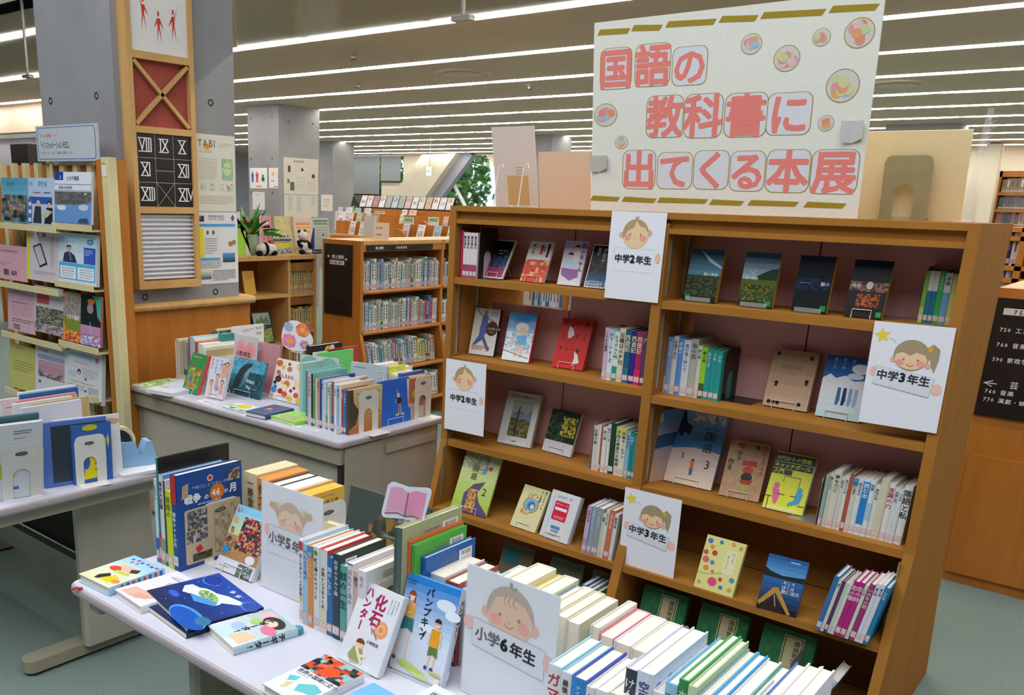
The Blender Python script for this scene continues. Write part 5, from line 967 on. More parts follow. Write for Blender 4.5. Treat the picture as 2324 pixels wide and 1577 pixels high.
# tall group behind the blue display book
row('in the tall group behind the sky-blue book', V((-1.145, 1.292, T + .0005)), [(8, 298, '40504c', None, 'fff', dict(d=.2, cover='b0b488', lab=None, label='thin grey spined board of the olive picture book')), (13, 300, '50605c', None, 'fff', dict(d=.2, cover='b4b78c', barcode='R', lab=None, label='tall olive picture book with barcode, behind the sky-blue book')), (8, 268, 'd86c38', None, 'fff', dict(d=.178, cover='e0703c', lab=None, dy=.018, label='orange edged book between the olive and green covers')), (10, 262, '4c9c44', None, 'fff', dict(d=.175, cover='58b848', barcode='R', lab=None, dy=.02, label='bright green picture book with barcode')), (14, 232, '2058a8', None, 'fff', dict(d=.17, cover='2c68b8', barcode='R', lab=None, dy=.04, label='blue picture book with large barcode label')), (38, 196, 'c8d4d8', '飛', '34383c', dict(d=.14, sz=.11, cover='dcdcd8', dy=.055, label='thick white book with the character 飛 on its spine')), (34, 190, '98484c', None, 'fff', dict(d=.14, cover='a04c54', dy=.06, label='thick maroon book with cream pages')), (22, 178, 'd4d4d0', None, 'fff', dict(d=.13, dy=.07)), (22, 182, 'b8d4d8', None, 'fff', dict(d=.13, dy=.08)), (20, 176, 'dfe0e0', None, 'fff', dict(d=.13, dy=.09, label='pale thin book half hidden by the boy card'))], jit=.0)
FOS = [('g', 0, 0, 1, 1, 'dcdfe6', 'dcdfe6', 2), ('t', '化石', .55, .93, .2, 'a82c58', 'v', .04, 2), ('t', 'ハンター', .25, .97, .135, 'a82c58', 'v', .04, 2), ('e', .74, .53, .16, .105, 'e0a070', 22), ('e', .74, .53, .1, .066, 'e8b488', 18), ('e', .74, .53, .05, .033, 'd89060', 14), ('l', '8c6458', .016, [.56, .5, .72, .4]), ('l', 'a89488', .02, [.52, .52, .58, .44]), ('t', '小林快次', .52, .32, .05, '3c3c44', 'h', .01), ('e', .4, .27, .09, .06, 'efc8a0'), ('p', '6c4430', arc(.4, .285, .1, .055, 0, 190)), ('p', '98a068', [.28, .22, .5, .22, .58, .06, .3, .02, .2, .1]), ('l', 'e8e0c8', .04, [.34, .22, .56, .06]), ('l', 'e8e0c8', .03, [.44, .14, .62, .16])] + [('t', s_, .93 - i * .075, .93, .024, '505058', 'v', 0) for i, s_ in enumerate(('恐竜少年だった', 'ぼくがなぜ発掘の', '仕事をしているか'))]
disp('white book 化石ハンター with a fossil shell and hammer', n2(258, 1330), n2(527, 1476), n2(437, 808), T, .017, 'dcdfe6', FOS, st='clear', side='R', spine='d4d8e0')
PUM = [('g', 0, .4, 1, 1, 'c8dcec', '2880d0', 8), ('g', 0, 0, 1, .4, 'd8dce8', 'd4dcec', 3), ('e', .8, .8, .18, .06, 'dce8f4'), ('e', .95, .72, .14, .05, 'e4ecf6'), ('e', .6, .52, .22, .04, 'e0e8f4'), ('t', 'パンプキン', .48, .93, .1, '283038', 'v', .03, 2), ('t', '!', .46, .40, .1, '283038', 'h', .04, 2, -.4),
       ('e', .17, .78, .06, .045, 'f0cca4'), ('p', '90402c', arc(.17, .79, .07, .055, 0, 180)), ('l', '90402c', .016, [.12, .78, .1, .62]), ('l', '90402c', .016, [.22, .78, .25, .62]), ('p', 'e8a860', [.08, .72, .27, .72, .27, .56, .1, .56]), ('r', .14, .58, .24, .66, 'd8b838'), ('p', '3c7880', [.08, .56, .28, .56, .3, .42, .19, .45, .06, .42]), ('l', 'f0cca4', .022, [.12, .43, .06, .14]), ('l', 'f0cca4', .022, [.24, .43, .24, .1]), ('l', 'f0cca4', .02, [.1, .7, .06, .58, .2, .62]), ('e', .05, .12, .04, .02, '7c4838'), ('e', .24, .085, .04, .02, '7c4838'),
       ('e', .73, .6, .06, .043, 'f0cca4'), ('p', '382820', arc(.73, .61, .065, .045, 0, 180)), ('l', '984c30', .006, [.68, .6, .78, .6]), ('p', 'e8a028', [.64, .54, .82, .54, .8, .36, .66, .36]), ('l', 'a88420', .008, [.68, .54, .73, .44, .78, .54]), ('p', '607c44', [.65, .36, .81, .36, .83, .26, .74, .29, .65, .26]), ('l', 'f0cca4', .02, [.69, .27, .67, .15]), ('l', 'f0cca4', .02, [.78, .27, .77, .15]), ('l', 'f0cca4', .016, [.64, .52, .62, .38]), ('l', 'f0cca4', .016, [.82, .52, .84, .38]), ('e', .66, .14, .03, .02, '34447c'), ('e', .77, .14, .03, .02, '34447c'),
       ('p', 'b8d068', [.1, .1, .3, .13, .6, .08, .8, .02, .6, .0, .3, .05]), ('p', 'b8d068', [.7, .13, .95, .12, .98, .09, .75, .1]), ('L', .04, .9, .2, .96, 2, '1c5898'), ('r', .83, .0, .97, .08, 'e4e4e4'), ('l', 'd04858', .004, [.84, .005, .84, .075, .96, .075, .96, .005, .84, .005])]
disp('sky-blue book パンプキン! with a girl and a boy on the cover', n2(607, 1392), n2(957, 1545), n2(742, 757), T, .020, '4c98dc', PUM, st='clear', side='R', spine='d4dcea', sart=[('t', 'パンプキン!', .5, .9, .065, '34383c', 'v', .03), ('r', .1, .08, .9, .17, 'e8e8ea')])
cardz('upright boy card reading 小学6年生 in a clear stand, nearest', (1045, 1568), (1215, 1652), (1062, 1281), T, '小学6年生', 'boy6')
# rows at the right end of the near table
cr = dict(side='R', lab=None)
def blank(lb, t, h, c, **o): return (t, h, 'e8e2cc', None, 'fff', dict(side='R', lab=None, cover=c, d=.15, page='efe8d4', label=lb, **o))
row('in the row of cream books with pages toward the viewer', V((-1.0, 1.385, T + .0005)), [
    blank('cream paperback behind the boy card, pages outward', 26, 180, 'e0e0dc'), blank('yellow edged book behind the boy card', 20, 176, 'e8d838'), blank('thick cream book with faint red letters', 48, 200, 'e8e2c8', art=[('t', '小さな', .3, .7, .09, 'b87868', 'h', .02)]),
    blank('thin yellow book next to the thick cream one', 16, 186, 'e4d040'), blank('thick cream book 二分間の冒険 with brown letters', 36, 190, 'e0dab8', art=[('t', '二分間の冒険', .3, .86, .1, '5c5440', 'h', .02)]), blank('blue covered thin book after the cream one', 18, 182, '7c98c8'),
    blank('cream book with plain pages, left of red headband', 26, 186, 'e4dcc4'), blank('cream book with a red headband', 26, 184, 'dcd6bc'), blank('cream thick book with green headband', 30, 182, 'dcdac0'), blank('short grey pamphlet between cream books', 14, 140, 'c8c8b8'),
    blank('white flower patterned book, spine away', 20, 182, 'e0e0d8', art=[('n', .02, .3, .98, .95, ['e0e0d8', 'd8b8b0', 'e4dcc0', 'c8d0b8'], 8, 9, 3)]), blank('pink edged white book in the pages row', 32, 172, 'e87898'), blank('white book, second from the grey bookend', 34, 170, 'e4e4ec'), blank('pale cream book touching the grey bookend', 30, 168, 'ece8d8')], d=.15, jit=.02)
bookend('grey steel bookend closing the row of cream books', V((-.598, 1.40, T)), (0, 1, 0), .185, .14, .08, 'rail', False, False)
R6 = [(26, 190, 'e4e4e4', 'ガマ', 'b82c2c', dict(sz=.14, cover='a8d8e8')), (20, 186, 'dfe0e0', '最後のトンネル', '40443c', dict(sz=.07, cover='a8d0e4')), (28, 184, '2c88cc', 'アイスプラネット', 'dff0f8', dict(sz=.05, cover='3c50b0')), (16, 178, 'dcdce4', '長いながい道', 'a08090', dict(sz=.05)), (24, 180, 'e2e2e4', '二ホンカワウソ', '34383c', dict(sz=.07)), (26, 184, 'dcd8d4', '卒業うた', '8c8888', dict(sz=.07)), (26, 184, 'e0dcd0', '海へ', '505050', dict(sz=.07))]
row('in the front right row of the near table', V((-.705, 1.205, T + .0005)), R6, d=.14, jit=.002)
R7 = [(16, 168, '4ca4d0', '夏の', 'dff0f8', dict(d=.12)), (16, 166, '2c3430', 'むしの', 'd0b060', dict(d=.12)), (20, 228, '3c4450', 'けんかのきもち', 'e8e8ec', dict(sz=.085, cover='c8cce8')), (28, 232, 'd4dcf0', '空風のア', '3c4880', dict(sz=.085, cover='dfe4f0', art=[('l', '5c7cc0', .02, [.0, .85, .1, .9, .2, .86, .32, .9])])), (20, 206, 'e0dce0', 'おの', 'c03c50', dict(sz=.09)), (20, 230, '98c8e0', '海のいのち', '3c6c8c', dict(sz=.08, cover='58b0dc')), (16, 244, '3c8c4c', '木の実のひみつ', 'c8e0b8', dict(sz=.06, cover='4ca860')), (14, 240, 'c8dcb8', None, 'fff', dict(cover='b8d4a0')), (17, 226, '8c9898', '上のえ', '505850', dict(sz=.09, band=(0, .85, 'dfe0e0'), cover='8cb4c8')), (17, 226, '849494', '上のうた', '505850', dict(sz=.09, band=(0, .85, 'dfe0e0'), cover='2c9cd8')), (22, 222, 'dce4ec', 'よのわが', '4c78b0', dict(sz=.08)), (22, 218, '3c9c74', 'うみの', 'c8483c', dict(sz=.08, foot='dcd8a8')), (18, 232, '2c3c70', 'もりのくま', 'dfe4f4', dict(sz=.06, cover='4c6cc0')), (20, 238, 'e0e0e8', '扉のこ', '6c6c78', dict(sz=.08)), (20, 240, 'dcdce4', '風の里', '50505c', dict(sz=.08, cover='e2e2ea', barcode='L', label='tall white picture book with two barcodes at the row end'))]
row('in the tall right row, front table', V((-.604, 1.222, T + .0005)), R7, d=.21, jit=.002, tilt=.0)
m = mframe(V((-.335, 1.16, T + .001)), (0, 1, 0), (-.22, 0, 1)); bx('white picture book with red cover drawing leaning at far right', m, .21, .225, .012, 'e0e0e8', [('p', 'c83c4c', [.1, .1, .9, .1, .9, .6, .5, .86, .3, .7]), ('p', '88b090', [.6, .3, .75, .3, .8, .75, .65, .7]), ('t', 'もちもちの', .88, .95, .07, '2c2c30', 'v', .01)], side='L')
# flat books on the near table
flat('thick flat children\'s book with cartoon animals at the table corner', n3(118, 222), n3(325, 322), n3(492, 88), .022, 'a8d4ec', [('g', 0, 0, 1, .6, 'e4e0b4', 'dce4c8', 4), ('g', 0, .6, 1, 1, 'b4dcf0', '98ccec', 3), ('p', '282420', [.35, .08, .5, .12, .55, .28, .42, .34, .3, .2]), ('p', 'e0cc28', [.45, .12, .75, .1, .8, .3, .58, .34]), ('e', .3, .5, .16, .08, 'd84c34'), ('e', .55, .6, .2, .09, 'e8b8a8'), ('p', '483020', [.6, .62, .78, .7, .85, .58, .7, .52]), ('e', .25, .66, .1, .07, 'f0d0a8'), ('p', 'c8d048', [.4, .4, .8, .44, .75, .5, .4, .48]), ('e', .84, .2, .1, .06, 'e89060')] + [('r', x, y, x + .07, y + .05, c) for x, y, c in ((.15, .86, '3c68b8'), (.3, .88, 'd84c50'), (.45, .86, '3c68b8'), (.6, .88, 'd84c50'), (.75, .86, '3c68b8'), (.88, .88, 'd84c50'), (.25, .78, 'e07080'), (.4, .79, 'e07080'))], side='R', spine='a4cce8', sart=[('r', .1, .1 * k, .9, .1 * k + .05, ('d84c50', '3c68b8')[k % 2]) for k in range(2, 10)])
rb = tag(MB().tube([(-1.92, 1.005, .7025), (-1.935, .996, .7015), (-1.945, .99, .695)], .0035, 'd83c48', 5).build('bookmark_ribbon', 'paint'), 'small red ribbon bookmark hanging over the table edge', 'bookmark')
flat('flat white book with pale pink watercolour shapes', n3(368, 330), n3(548, 452), n3(800, 200), .018, 'e4e4ea', [('g', 0, 0, 1, 1, 'e6e6ec', 'e4e4ea', 2), ('p', 'e8b8a4', [.1, .05, .6, .08, .9, .3, .8, .5, .4, .3, .15, .28]), ('p', 'e4a890', [.35, .05, .75, .15, .85, .3, .5, .2]), ('e', .62, .66, .2, .1, 'e4b8a0'), ('L', .2, .78, .6, .86, 1, 'a8a8b0'), ('t', 'いのり', .25, .84, .06, '98a0a8', 'h', 0, 1, .1)], side='R')
sp = [('g', 0, 0, 1, 1, '1c2c58', '2048a8', 7), ('e', .78, .12, .32, .16, '4c98e0', 26), ('e', .8, .1, .3, .14, '1c58b8', 26), ('e', .95, .22, .1, .09, '3c78a0'), ('e', .15, .82, .14, .12, '3c88e0', 26), ('e', .15, .83, .13, .11, '1c3c98', 26), ('e', .92, .86, .12, .1, '3c80d8', 24), ('e', .93, .87, .11, .09, '1c44a0', 24), ('e', .22, .25, .1, .05, '3c60d0'), ('p', 'dfe4ec', [.1, .46, .22, .36, .7, .62, .85, .78, .8, .84, .6, .78, .35, .62, .12, .56]), ('e', .48, .56, .24, .13, 'e8ecf0', 24), ('e', .48, .57, .18, .09, '9cc05c', 20), ('n', .36, .5, .6, .64, ['5c9848', '9cc05c', '4c88c0', 'd8d080'], 5, 4, 3), ('p', '4c98d8', [.3, .42, .68, .58, .72, .5, .5, .36]), ('t', '国', .62, .9, .075, 'dfe4f0', 'h', .02, 2, -1.2), ('t', '語', .5, .9, .075, 'dfe4f0', 'h', .02, 2, -1.2)] + [('e', x, y, .008, .006, 'dfe8ff', 6) for x, y in ((.3, .8), (.4, .9), (.7, .9), (.3, .1), (.55, .2), (.1, .65), (.9, .5), (.4, .3))]
flat('lower of two flat navy space textbooks, white edge showing', n3(570, 425), n3(865, 640), n3(1100, 330), .012, '24305c', [('g', 0, 0, 1, 1, '1c2c58', '2048a8', 4)], side='R', hard=False)
flat('upper flat navy textbook 国語 with planets and a white spaceship', n3(590, 338), n3(872, 600), n3(1128, 245), .010, '1c2c58', sp, side='R', dz=.0128, hard=False)
flat('flat book with pastel girls drawing and black letters', n3(1015, 580), n3(1190, 735), n3(1480, 482), .019, 'dfe0e0', [('g', 0, 0, 1, 1, 'dfe4e8', 'a8c4c0', 5), ('p', 'c8e0e0', [.0, .0, .6, .0, .9, .3, .3, .4]), ('p', 'ecc8a8', [.5, .1, .95, .1, .9, .4, .6, .35]), ('e', .35, .35, .2, .1, 'a8c4e8'), ('e', .3, .85, .2, .12, 'f0b8c8'), ('e', .6, .8, .28, .14, '38302c'), ('e', .58, .76, .16, .09, 'f0d0b0'), ('e', .8, .62, .2, .1, 'e87898'), ('e', .35, .62, .12, .08, 'a8d070'), ('t', 'チギータ!', .5, .86, .13, '28282c', 'v', .04, 1)], side='R', spine='b8d4e0', sart=[('t', 'チギータ!', .5, .8, .12, '28282c', 'v', .04)])
flat('flat white book with world map and orange firefighter photo', n3(1393, 985), n3(1655, 1140), n3(1830, 778), .02, 'dfe2e8', [('g', 0, 0, 1, 1, 'e2e4ea', 'dfe2ea', 2), ('n', 0, .58, 1, 1, ['28282c', '3c4448', 'd84c24', '90c0c0', 'a03820', '181c20', 'e46838'], 9, 7, 4), ('p', 'e85428', [.3, .62, .6, .6, .8, .74, .6, .86, .4, .8]), ('p', '6cc4c8', [.1, .36, .3, .42, .32, .32, .2, .26]), ('p', 'd8cc90', [.24, .24, .34, .28, .36, .14, .28, .1]), ('p', '6cc4c8', [.45, .3, .7, .42, .95, .36, .9, .22, .7, .2, .55, .16]), ('t', '世界の国境に立つ', .06, .49, .085, '5c6068', 'h', .02), ('L', .1, .45, .5, .47, 1, '909098')], side='R')
flat('flat light blue book with round white badge, cut by the frame', n3(1690, 1200), n3(1990, 1400), n3(2112, 945), .016, '8cc4ec', [('g', 0, 0, 1, 1, '98ccf0', '74b8e8', 3), ('e', .5, .5, .42, .34, 'e4ecf4', 30), ('L', .3, .6, .7, .66, 2, '6c7484')], side='R')
flat('white school textbook with boxed 国 lying at the bottom edge', n2(660, 1650), n2(900, 1780), n2(893, 1492), .010, 'dfe4f0', [('l', '3c4048', .006, [.2, .8, .42, .8, .42, .64, .2, .64, .2, .8]), ('t', '国', .21, .66, .13, '3c4048', 'h', .01, 2), ('t', '語', .21, .5, .13, '3c4048', 'h', .01, 2)], side='R', hard=False)
m = mframe(V((-.31, 1.40, T + .006)), (1, .2, 0), (-.2, 1, 0)); bx('bright green and white flat booklet at right table end', m, .15, .2, .006, '8cd838', [('r', 0, 0, 1, .5, 'e4e8f0')], side='R', hard=False)
# ------------------------------------------------------------------ left table
ka = K(0, 840, 4.638)
m_ = disp('white large picture book, back cover out, at far left', ka(-60, 1392), ka(455, 1305), ka(-88, 604), T, .012, 'e0e4ea', [('L', .42, .86, .78, .92, 2, '60646c'), ('L', .42, .8, .82, .83, 1, '9ca0a8'), ('n', .0, .3, .42, .5, ['3c6cb0', 'e0e4ea', 'e0e4ea', 'c8c848'], 6, 2, 5), ('r', .2, .13, .5, .17, '3c80c0'), ('e', .28, .38, .16, .12, 'd0cc38')], side='L')
bookend('cream bookend with round arch at the far left', None, (0, 1, 0), .195, .125, .05, 'white', mx=m_[1] @ loc(m_[2] * .16, -.004, 0))
disp('dark teal edged book behind the far left white one', ka(-60, 1378), ka(420, 1292), ka(-90, 560), T, .010, '4c7478', None, side='L', h=.285)
disp('blue book with dark slate panel leaning on left table', ka(472, 1248), ka(640, 1222), ka(425, 570), T, .010, '5c7cc8', [('r', .14, .06, 1, .94, '34404c')], side='L', w=.21)
disp('white picture book with barcode beside the blue slate one', ka(626, 1216), ka(785, 1192), ka(560, 538), T, .012, 'e2e4ea', [('B', .1, .76, .26, .84), ('B', .1, .66, .26, .73), ('L', .1, .87, .5, .93, 2, '80848c'), ('e', .48, .3, .2, .2, 'c84830'), ('e', .8, .9, .2, .05, 'd8a880')], side='L', w=.215)
m_ = disp('blue and yellow giant-figure picture book behind the bookend', ka(790, 1215), ka(1192, 1142), ka(752, 596), T, .016, '3c68b8', [('e', .45, .94, .2, .05, 'c8cc28', 20), ('p', 'e4d820', [.36, .62, .74, .62, .72, .4, .7, .16, .8, .08, .2, .06, .26, .16, .3, .4]), ('e', .54, .64, .24, .12, 'dccc20', 24), ('n', .36, .6, .74, .74, ['d84820', 'e4d820', 'c83820', 'e4a020'], 7, 4, 3), ('e', .32, .36, .1, .12, '3c68b8'), ('e', .56, .42, .025, .02, '3c9c88'), ('e', .56, .32, .025, .02, '3c9c88'), ('e', .56, .22, .025, .02, '3c9c88'), ('L', .45, .56, .75, .59, 1, '605c20'), ('p', 'dcd828', [.9, .8, .94, .7, .9, .55, .86, .7])], side='L')
bookend('cream bookend over the blue and yellow picture book', None, (0, 1, 0), m_[3] * .82, m_[2] * .8, .045, 'white', mx=m_[1] @ loc(.004, -.004, 0))
for lb, h_, X_, y0, c, ar in (('white board book standing behind the barcode book', .268, -2.76, 1.29, 'dfe0e8', None), ('tan edged book in the left table row', .27, -2.78, 1.33, 'c8b078', [('r', 0, 0, 1, 1, 'c8b078')]), ('white book behind the tan edge', .275, -2.80, 1.28, 'e4e4e8', None), ('pink edged thin picture book on the left table', .278, -2.83, 1.31, 'e0a0a0', None), ('blue sea picture book with barcode panel', .29, -2.85, 1.33, '2c6ca8', [('n', .05, .5, .62, .94, ['28587c', '2c7888', '3c8c80', '204868'], 8, 5, 4), ('R', .55, .8, .97, .93, .01, 'dfe0e4'), ('B', .8, .85, .93, .91), ('L', .6, .82, .74, .9, 3, 'c87880')]), ('white hardback just behind the blue sea book', .296, -2.862, 1.33, 'e4e6ea', None), ('pale pink book at the back of the left table row', .272, -2.9, 1.26, 'ead8d4', [('L', .2, .88, .6, .91, 1, '988c8c'), ('r', .6, .4, .9, .8, 'c85058')]), ('small pink book lower in the left table row', .255, -2.93, 1.26, 'e8c8c8', None)):
    m = mframe(V((X_, y0, T + .001)), (0, 1, 0), (0, 0, 1)); bx(lb, m, .205, h_, .011, c, ar, side='L')
m = mframe(V((-2.86, 1.02, T + .001)), (0, 1, 0), (0, 0, 1)); bx('white rounded book with pink and blue cover, far left', m, .25, .262, .012, 'e8eaee', [('r', 0, 0, .9, .86, '8c94b8'), ('r', 0, .86, .9, .92, 'e8a8b8')], side='L')
m = mframe(V((-2.885, 1.02, T + .001)), (0, 1, 0), (0, 0, 1)); bx('mint edged book behind the rounded one', m, .235, .27, .01, 'b8d8c4', None, side='L')
m = mframe(V((-3.02, 1.05, T + .001)), (0, 1, 0), (0, 0, 1)); bx('tall white board book with red and blue letters at the frame edge', m, .15, .42, .02, 'e8e8ea', [('t', 'つくしび', .80, .93, .17, 'd84038', 'v', .05), ('r', .7, .2, .95, .28, '2c88c8'), ('r', .7, .02, .95, .1, '3c9850')], side='L')
flat('flat white booklet under the tape dispenser', (262, 1062), (322, 1072), (330, 1030), .008, 'e6e8ec', None, side='R', hard=False, w=None) if 0 else None
TP0 = atz(.7, 285, 1062); p = V((TP0.x, TP0.y, T)); m = mframe(p + V((-.06, -.06, .0125)), (1, -.1, 0), (.1, 1, 0)); bx('white flat booklet under the tape dispenser', m, .17, .19, .012, 'e6e8ec', None, side='R', hard=False)
# tape dispenser: long axis along y, roll towards the far... seen from the side
TP = atz(.806, 272, 1000); TQ = atz(.786, 326, 1006); TD = (TQ - TP); TA = math.atan2(-TD.x, TD.y); TP = TP - V((-math.sin(TA), math.cos(TA), 0)) * .045
td = thing('tape_dispenser', 'pale blue desk tape dispenser with a cream tape roll', 'tape dispenser', loc(TP.x, TP.y, T + .0135, TA))
side = [(0, 0), (.155, 0), (.163, .02), (.158, .05), (.150, .085), (.130, .086), (.118, .058), (.112, .035), (.104, .035), (.098, .06), (.092, .084), (.05, .09), (.0, .084), (-.012, .06), (-.008, .02)]
MB().prism(side, -.028, .028, '8cb8dc', mx=RYZ).build('body', 'plastic', td)
MB().prism([(.0, 0), (.148, 0), (.148, -.0015), (.0, -.0015)][::-1], -.026, .026, '34383c', mx=RYZ).build('base_pad', 'plastic', td)
MB().prism([(.004, .0865), (.09, .0865), (.09, .088), (.004, .0895)], -.022, .022, '6c9cc4', mx=RYZ).build('well_rim', 'plastic', td)
rm = loc(0, .045, .093) @ Matrix.Rotation(PI / 2, 4, 'Y')
ring = MB(); N = 32; vs = []; 
for k in range(N):
    a_ = 2 * PI * k / N; ca, sa = math.cos(a_), math.sin(a_)
    for r_, z_ in ((.052, -.012), (.052, .012), (.042, .012), (.042, -.012)): vs.append((r_ * ca, r_ * sa, z_))
ring.add(vs, [((k * 4 + j), (k * 4 + (j + 1) % 4), ((k + 1) % N * 4 + (j + 1) % 4), ((k + 1) % N * 4 + j)) for k in range(N) for j in range(4)], 'e4dcb4', mx=rm).build('tape_roll', 'plastic', td)
MB().lathe([(.037, -.010), (.037, .010)], '20302c', 28, mx=rm).build('roll_core', 'plastic', td)
MB().box(-.02, .146, .083, .02, .153, .0885, 'c8ccd0').build('cutter_blade', 'chrome', td)
MB().box(.0282, .002, .035, .0290, .026, .060, 'e6e6ea').build('name_sticker', 'paper', td)
MB().box(.0291, .010, .04, .0294, .018, .055, 'c84858').build('sticker_mark', 'paper', td)
# ------------------------------------------------------------------ far table
k4 = K(380, 720, 6.572); k5 = K(660, 740, 5.842)
def cov(lb, X_, y0, w, h, t, c, art=None, z=T, side='L', lean=0, **o):
    m = mframe(V((X_, y0, z + .001)), (0, 1, 0), (-lean, 0, 1)); return bx(lb, m, w, h, t, c, art, side=side, **o)
row('in the back left row of the far table', V((-3.97, 2.70, T + .0005)), [(10, 205, 'dfe0e0', None, 'fff', dict(lab=None)), (14, 215, 'c4bcb4', None, 'fff', dict(cover='ecdcdc')), (14, 212, 'd4cc9c', None), (24, 205, 'b4b0a8', None), (10, 214, '8cb070', None), (26, 208, 'a8a49c', None, 'fff', dict(foot='4c5864'))], d=.2, jit=.0)
cov('picture book with apples and dark green leaves behind the row', -3.78, 2.80, .26, .262, .01, '3c5c30', [('n', 0, .7, 1, 1, ['3c5c30', '6c9c3c', 'a8b840', '2c3c20', '7c5030'], 9, 3, 4), ('e', .16, .86, .1, .06, 'f0ece8'), ('e', .34, .86, .1, .06, 'f0ece8'), ('e', .16, .86, .05, .03, 'c83838'), ('e', .34, .86, .05, .03, 'c83838')])
row('in the middle row of the far table', V((-3.80, 2.665, T + .0005)), [(10, 250, 'a83848', None, 'fff', dict(lab=None)), (14, 250, 'a0b4c4', None, 'fff', dict(cover='e4e8ec', lab=None)), (14, 252, 'a8bcd0', None, 'fff', dict(cover='a8d8f0', lab=None, label='blue edged white picture book in the middle of the far table')), (14, 244, 'c8b8c0', None, 'fff', dict(cover='e8e8e4', barcode='L', lab=None)), (26, 230, 'a85848', None, 'fff', dict(cover='b86858', lab=None, label='brick red edged book left of the thick white one')), (38, 224, 'd4d4d0', None, 'fff', dict(cover='e4e2dc', lab=None, label='thick white book on the far table beside the heart card')), (28, 212, 'e4e0d0', None, 'fff', dict(cover='e4e0c8', lab=None, art=[('r', 0, .76, 1, .92, 'c8b080')], label='cream box like book with tan band on the far table'))], d=.2, jit=.0)
cov('white board book at the back of the far table', -3.80, 2.85, .2, .27, .012, 'e8e6e4', [('L', .3, .86, .7, .9, 1, 'c08088')])
cov('teal topped book behind the heart card', -3.70, 2.80, .08, .26, .03, '3c8c88')
cov('large white picture book with two barcodes, back of far table', -3.735, 2.895, .21, .285, .012, 'e6e6e6', [('B', .74, .9, .94, .96), ('B', .74, .8, .94, .87), ('L', .3, .88, .66, .94, 2, '9a9aa0')])
GR = [('g', 0, 0, 1, 1, '2c9058', '3c8c50', 4), ('n', .1, .1, .9, .62, ['5c9840', '8cac48', 'b88c48', '3c8448', 'c86838', '4c9c50'], 8, 8, 3), ('e', .35, .66, .09, .04, 'c83c30'), ('e', .35, .6, .06, .035, 'e8c8a0'), ('p', '3c78c0', [.25, .42, .42, .42, .42, .28, .25, .28]), ('e', .62, .6, .1, .05, 'a05c30'), ('e', .8, .5, .08, .05, 'e0a030'), ('L', .12, .88, .8, .93, 1, 'c8d848')]
disp('green picture book with small animals on the far table', k4(215, 1102), k4(438, 1168), k4(388, 530), T, .02, '2c9058', GR, st='wire', side='R', spine='e05058')
GI = [('g', 0, 0, 1, 1, 'e0d8dc', 'd4d8e4', 3), ('t', 'すきに', .62, .96, .09, '6c88c8', 'v', .02), ('t', 'なったら', .38, .96, .09, '6c88c8', 'v', .02), ('t', 'きみに', .14, .97, .09, 'd86c88', 'v', .02)] + [q for x, y in ((.55, .55), (.25, .38), (.85, .42), (.8, .82), (.96, .86)) for q in (('e', x, y, .1, .06, '54382c'), ('e', x, y - .01, .075, .045, 'e8b894'), ('p', 'd8a898', [x - .09, y - .06, x + .09, y - .06, x + .1, y - .3, x - .1, y - .3]))] + [('r', .2, .0, .26, .3, 'e8e4e0'), ('r', .5, .0, .56, .3, 'e8e4e0'), ('p', '8c9cc8', [.5, .3, .7, .3, .7, .2, .5, .2])]
disp('pale picture book with girls and vertical blue letters', k4(552, 1190), k4(812, 1245), k4(662, 590), T, .022, 'e0dce0', GI, st='wire', side='R', spine='d8d0dc')
WH = [('g', 0, 0, 1, 1, '1c4c5c', '4ca0b8', 8), ('n', .0, .55, 1, 1, ['4c9cb4', '5cacc0', '3c8ca4', '58a8bc'], 8, 5, 3), ('n', .55, .15, 1, .65, ['24505c', '1c4450', '2c6070', '183c48'], 6, 5, 4), ('p', '343c44', [.12, .1, .16, .45, .26, .72, .4, .86, .58, .9, .6, .82, .48, .72, .4, .55, .36, .38, .3, .2]), ('p', '8494a0', [.6, .84, .5, .7, .42, .5, .44, .42, .54, .62, .64, .76]), ('l', 'a8bcc4', .02, [.36, .2, .44, .36, .52, .5]), ('t', "Whale's", .52, .36, .14, 'e8ecec', 'h', .015, 2, 0, .95, .72), ('t', 'Way', .54, .2, .14, 'e8ecec', 'h', .015, 2, 0, .95, .72), ('L', .74, .2, .95, .24, 1, 'a8b850')]
disp("teal picture book Whale's Way with a leaping whale", k4(888, 1118), k4(1362, 1238), k4(1010, 590), T, .010, '2c6c80', WH, st='wire', side='R')
m = mframe(V((-3.56, 2.80, T + .002)), (1, .05, 0), (0, .1, 1)); hc = thing('heart_card', 'grey card with a pink heart reading 小学3年生', 'sign', m)
p1 = aty(2.82, *k4(1000, 245)); p2 = aty(2.82, *k4(1340, 305)); wv = (p2 - p1).length; m = mframe(V((p1.x, 2.79, T + .001)), (1, .03, 0), (0, .12, 1)); hc.matrix_local = m; hh = p1.z - T
MB().box(0, 0, 0, wv, .001, hh, 'c8c4c8').build('sheet', 'paper', hc)
def heart(cx, cy, s): return [q for i in range(28) for q in (cx + s * .062 * 16 * math.sin(i * PI / 14) ** 3, cy + s * .045 * (13 * math.cos(i * PI / 14) - 5 * math.cos(i * PI / 7) - 2 * math.cos(3 * i * PI / 14) - math.cos(i * PI * 4 / 14)))]
Art(wv, hh).draw([('p', 'e8a0a4', heart(.5, .68, .42)), ('p', 'e4989c', heart(.48, .66, .3)), ('t', '小学3年生', .1, .62, .105, '34302c', 'h', .022, 1, 0, 1, .9)]).build('printed_drawing', hc, 'paper')
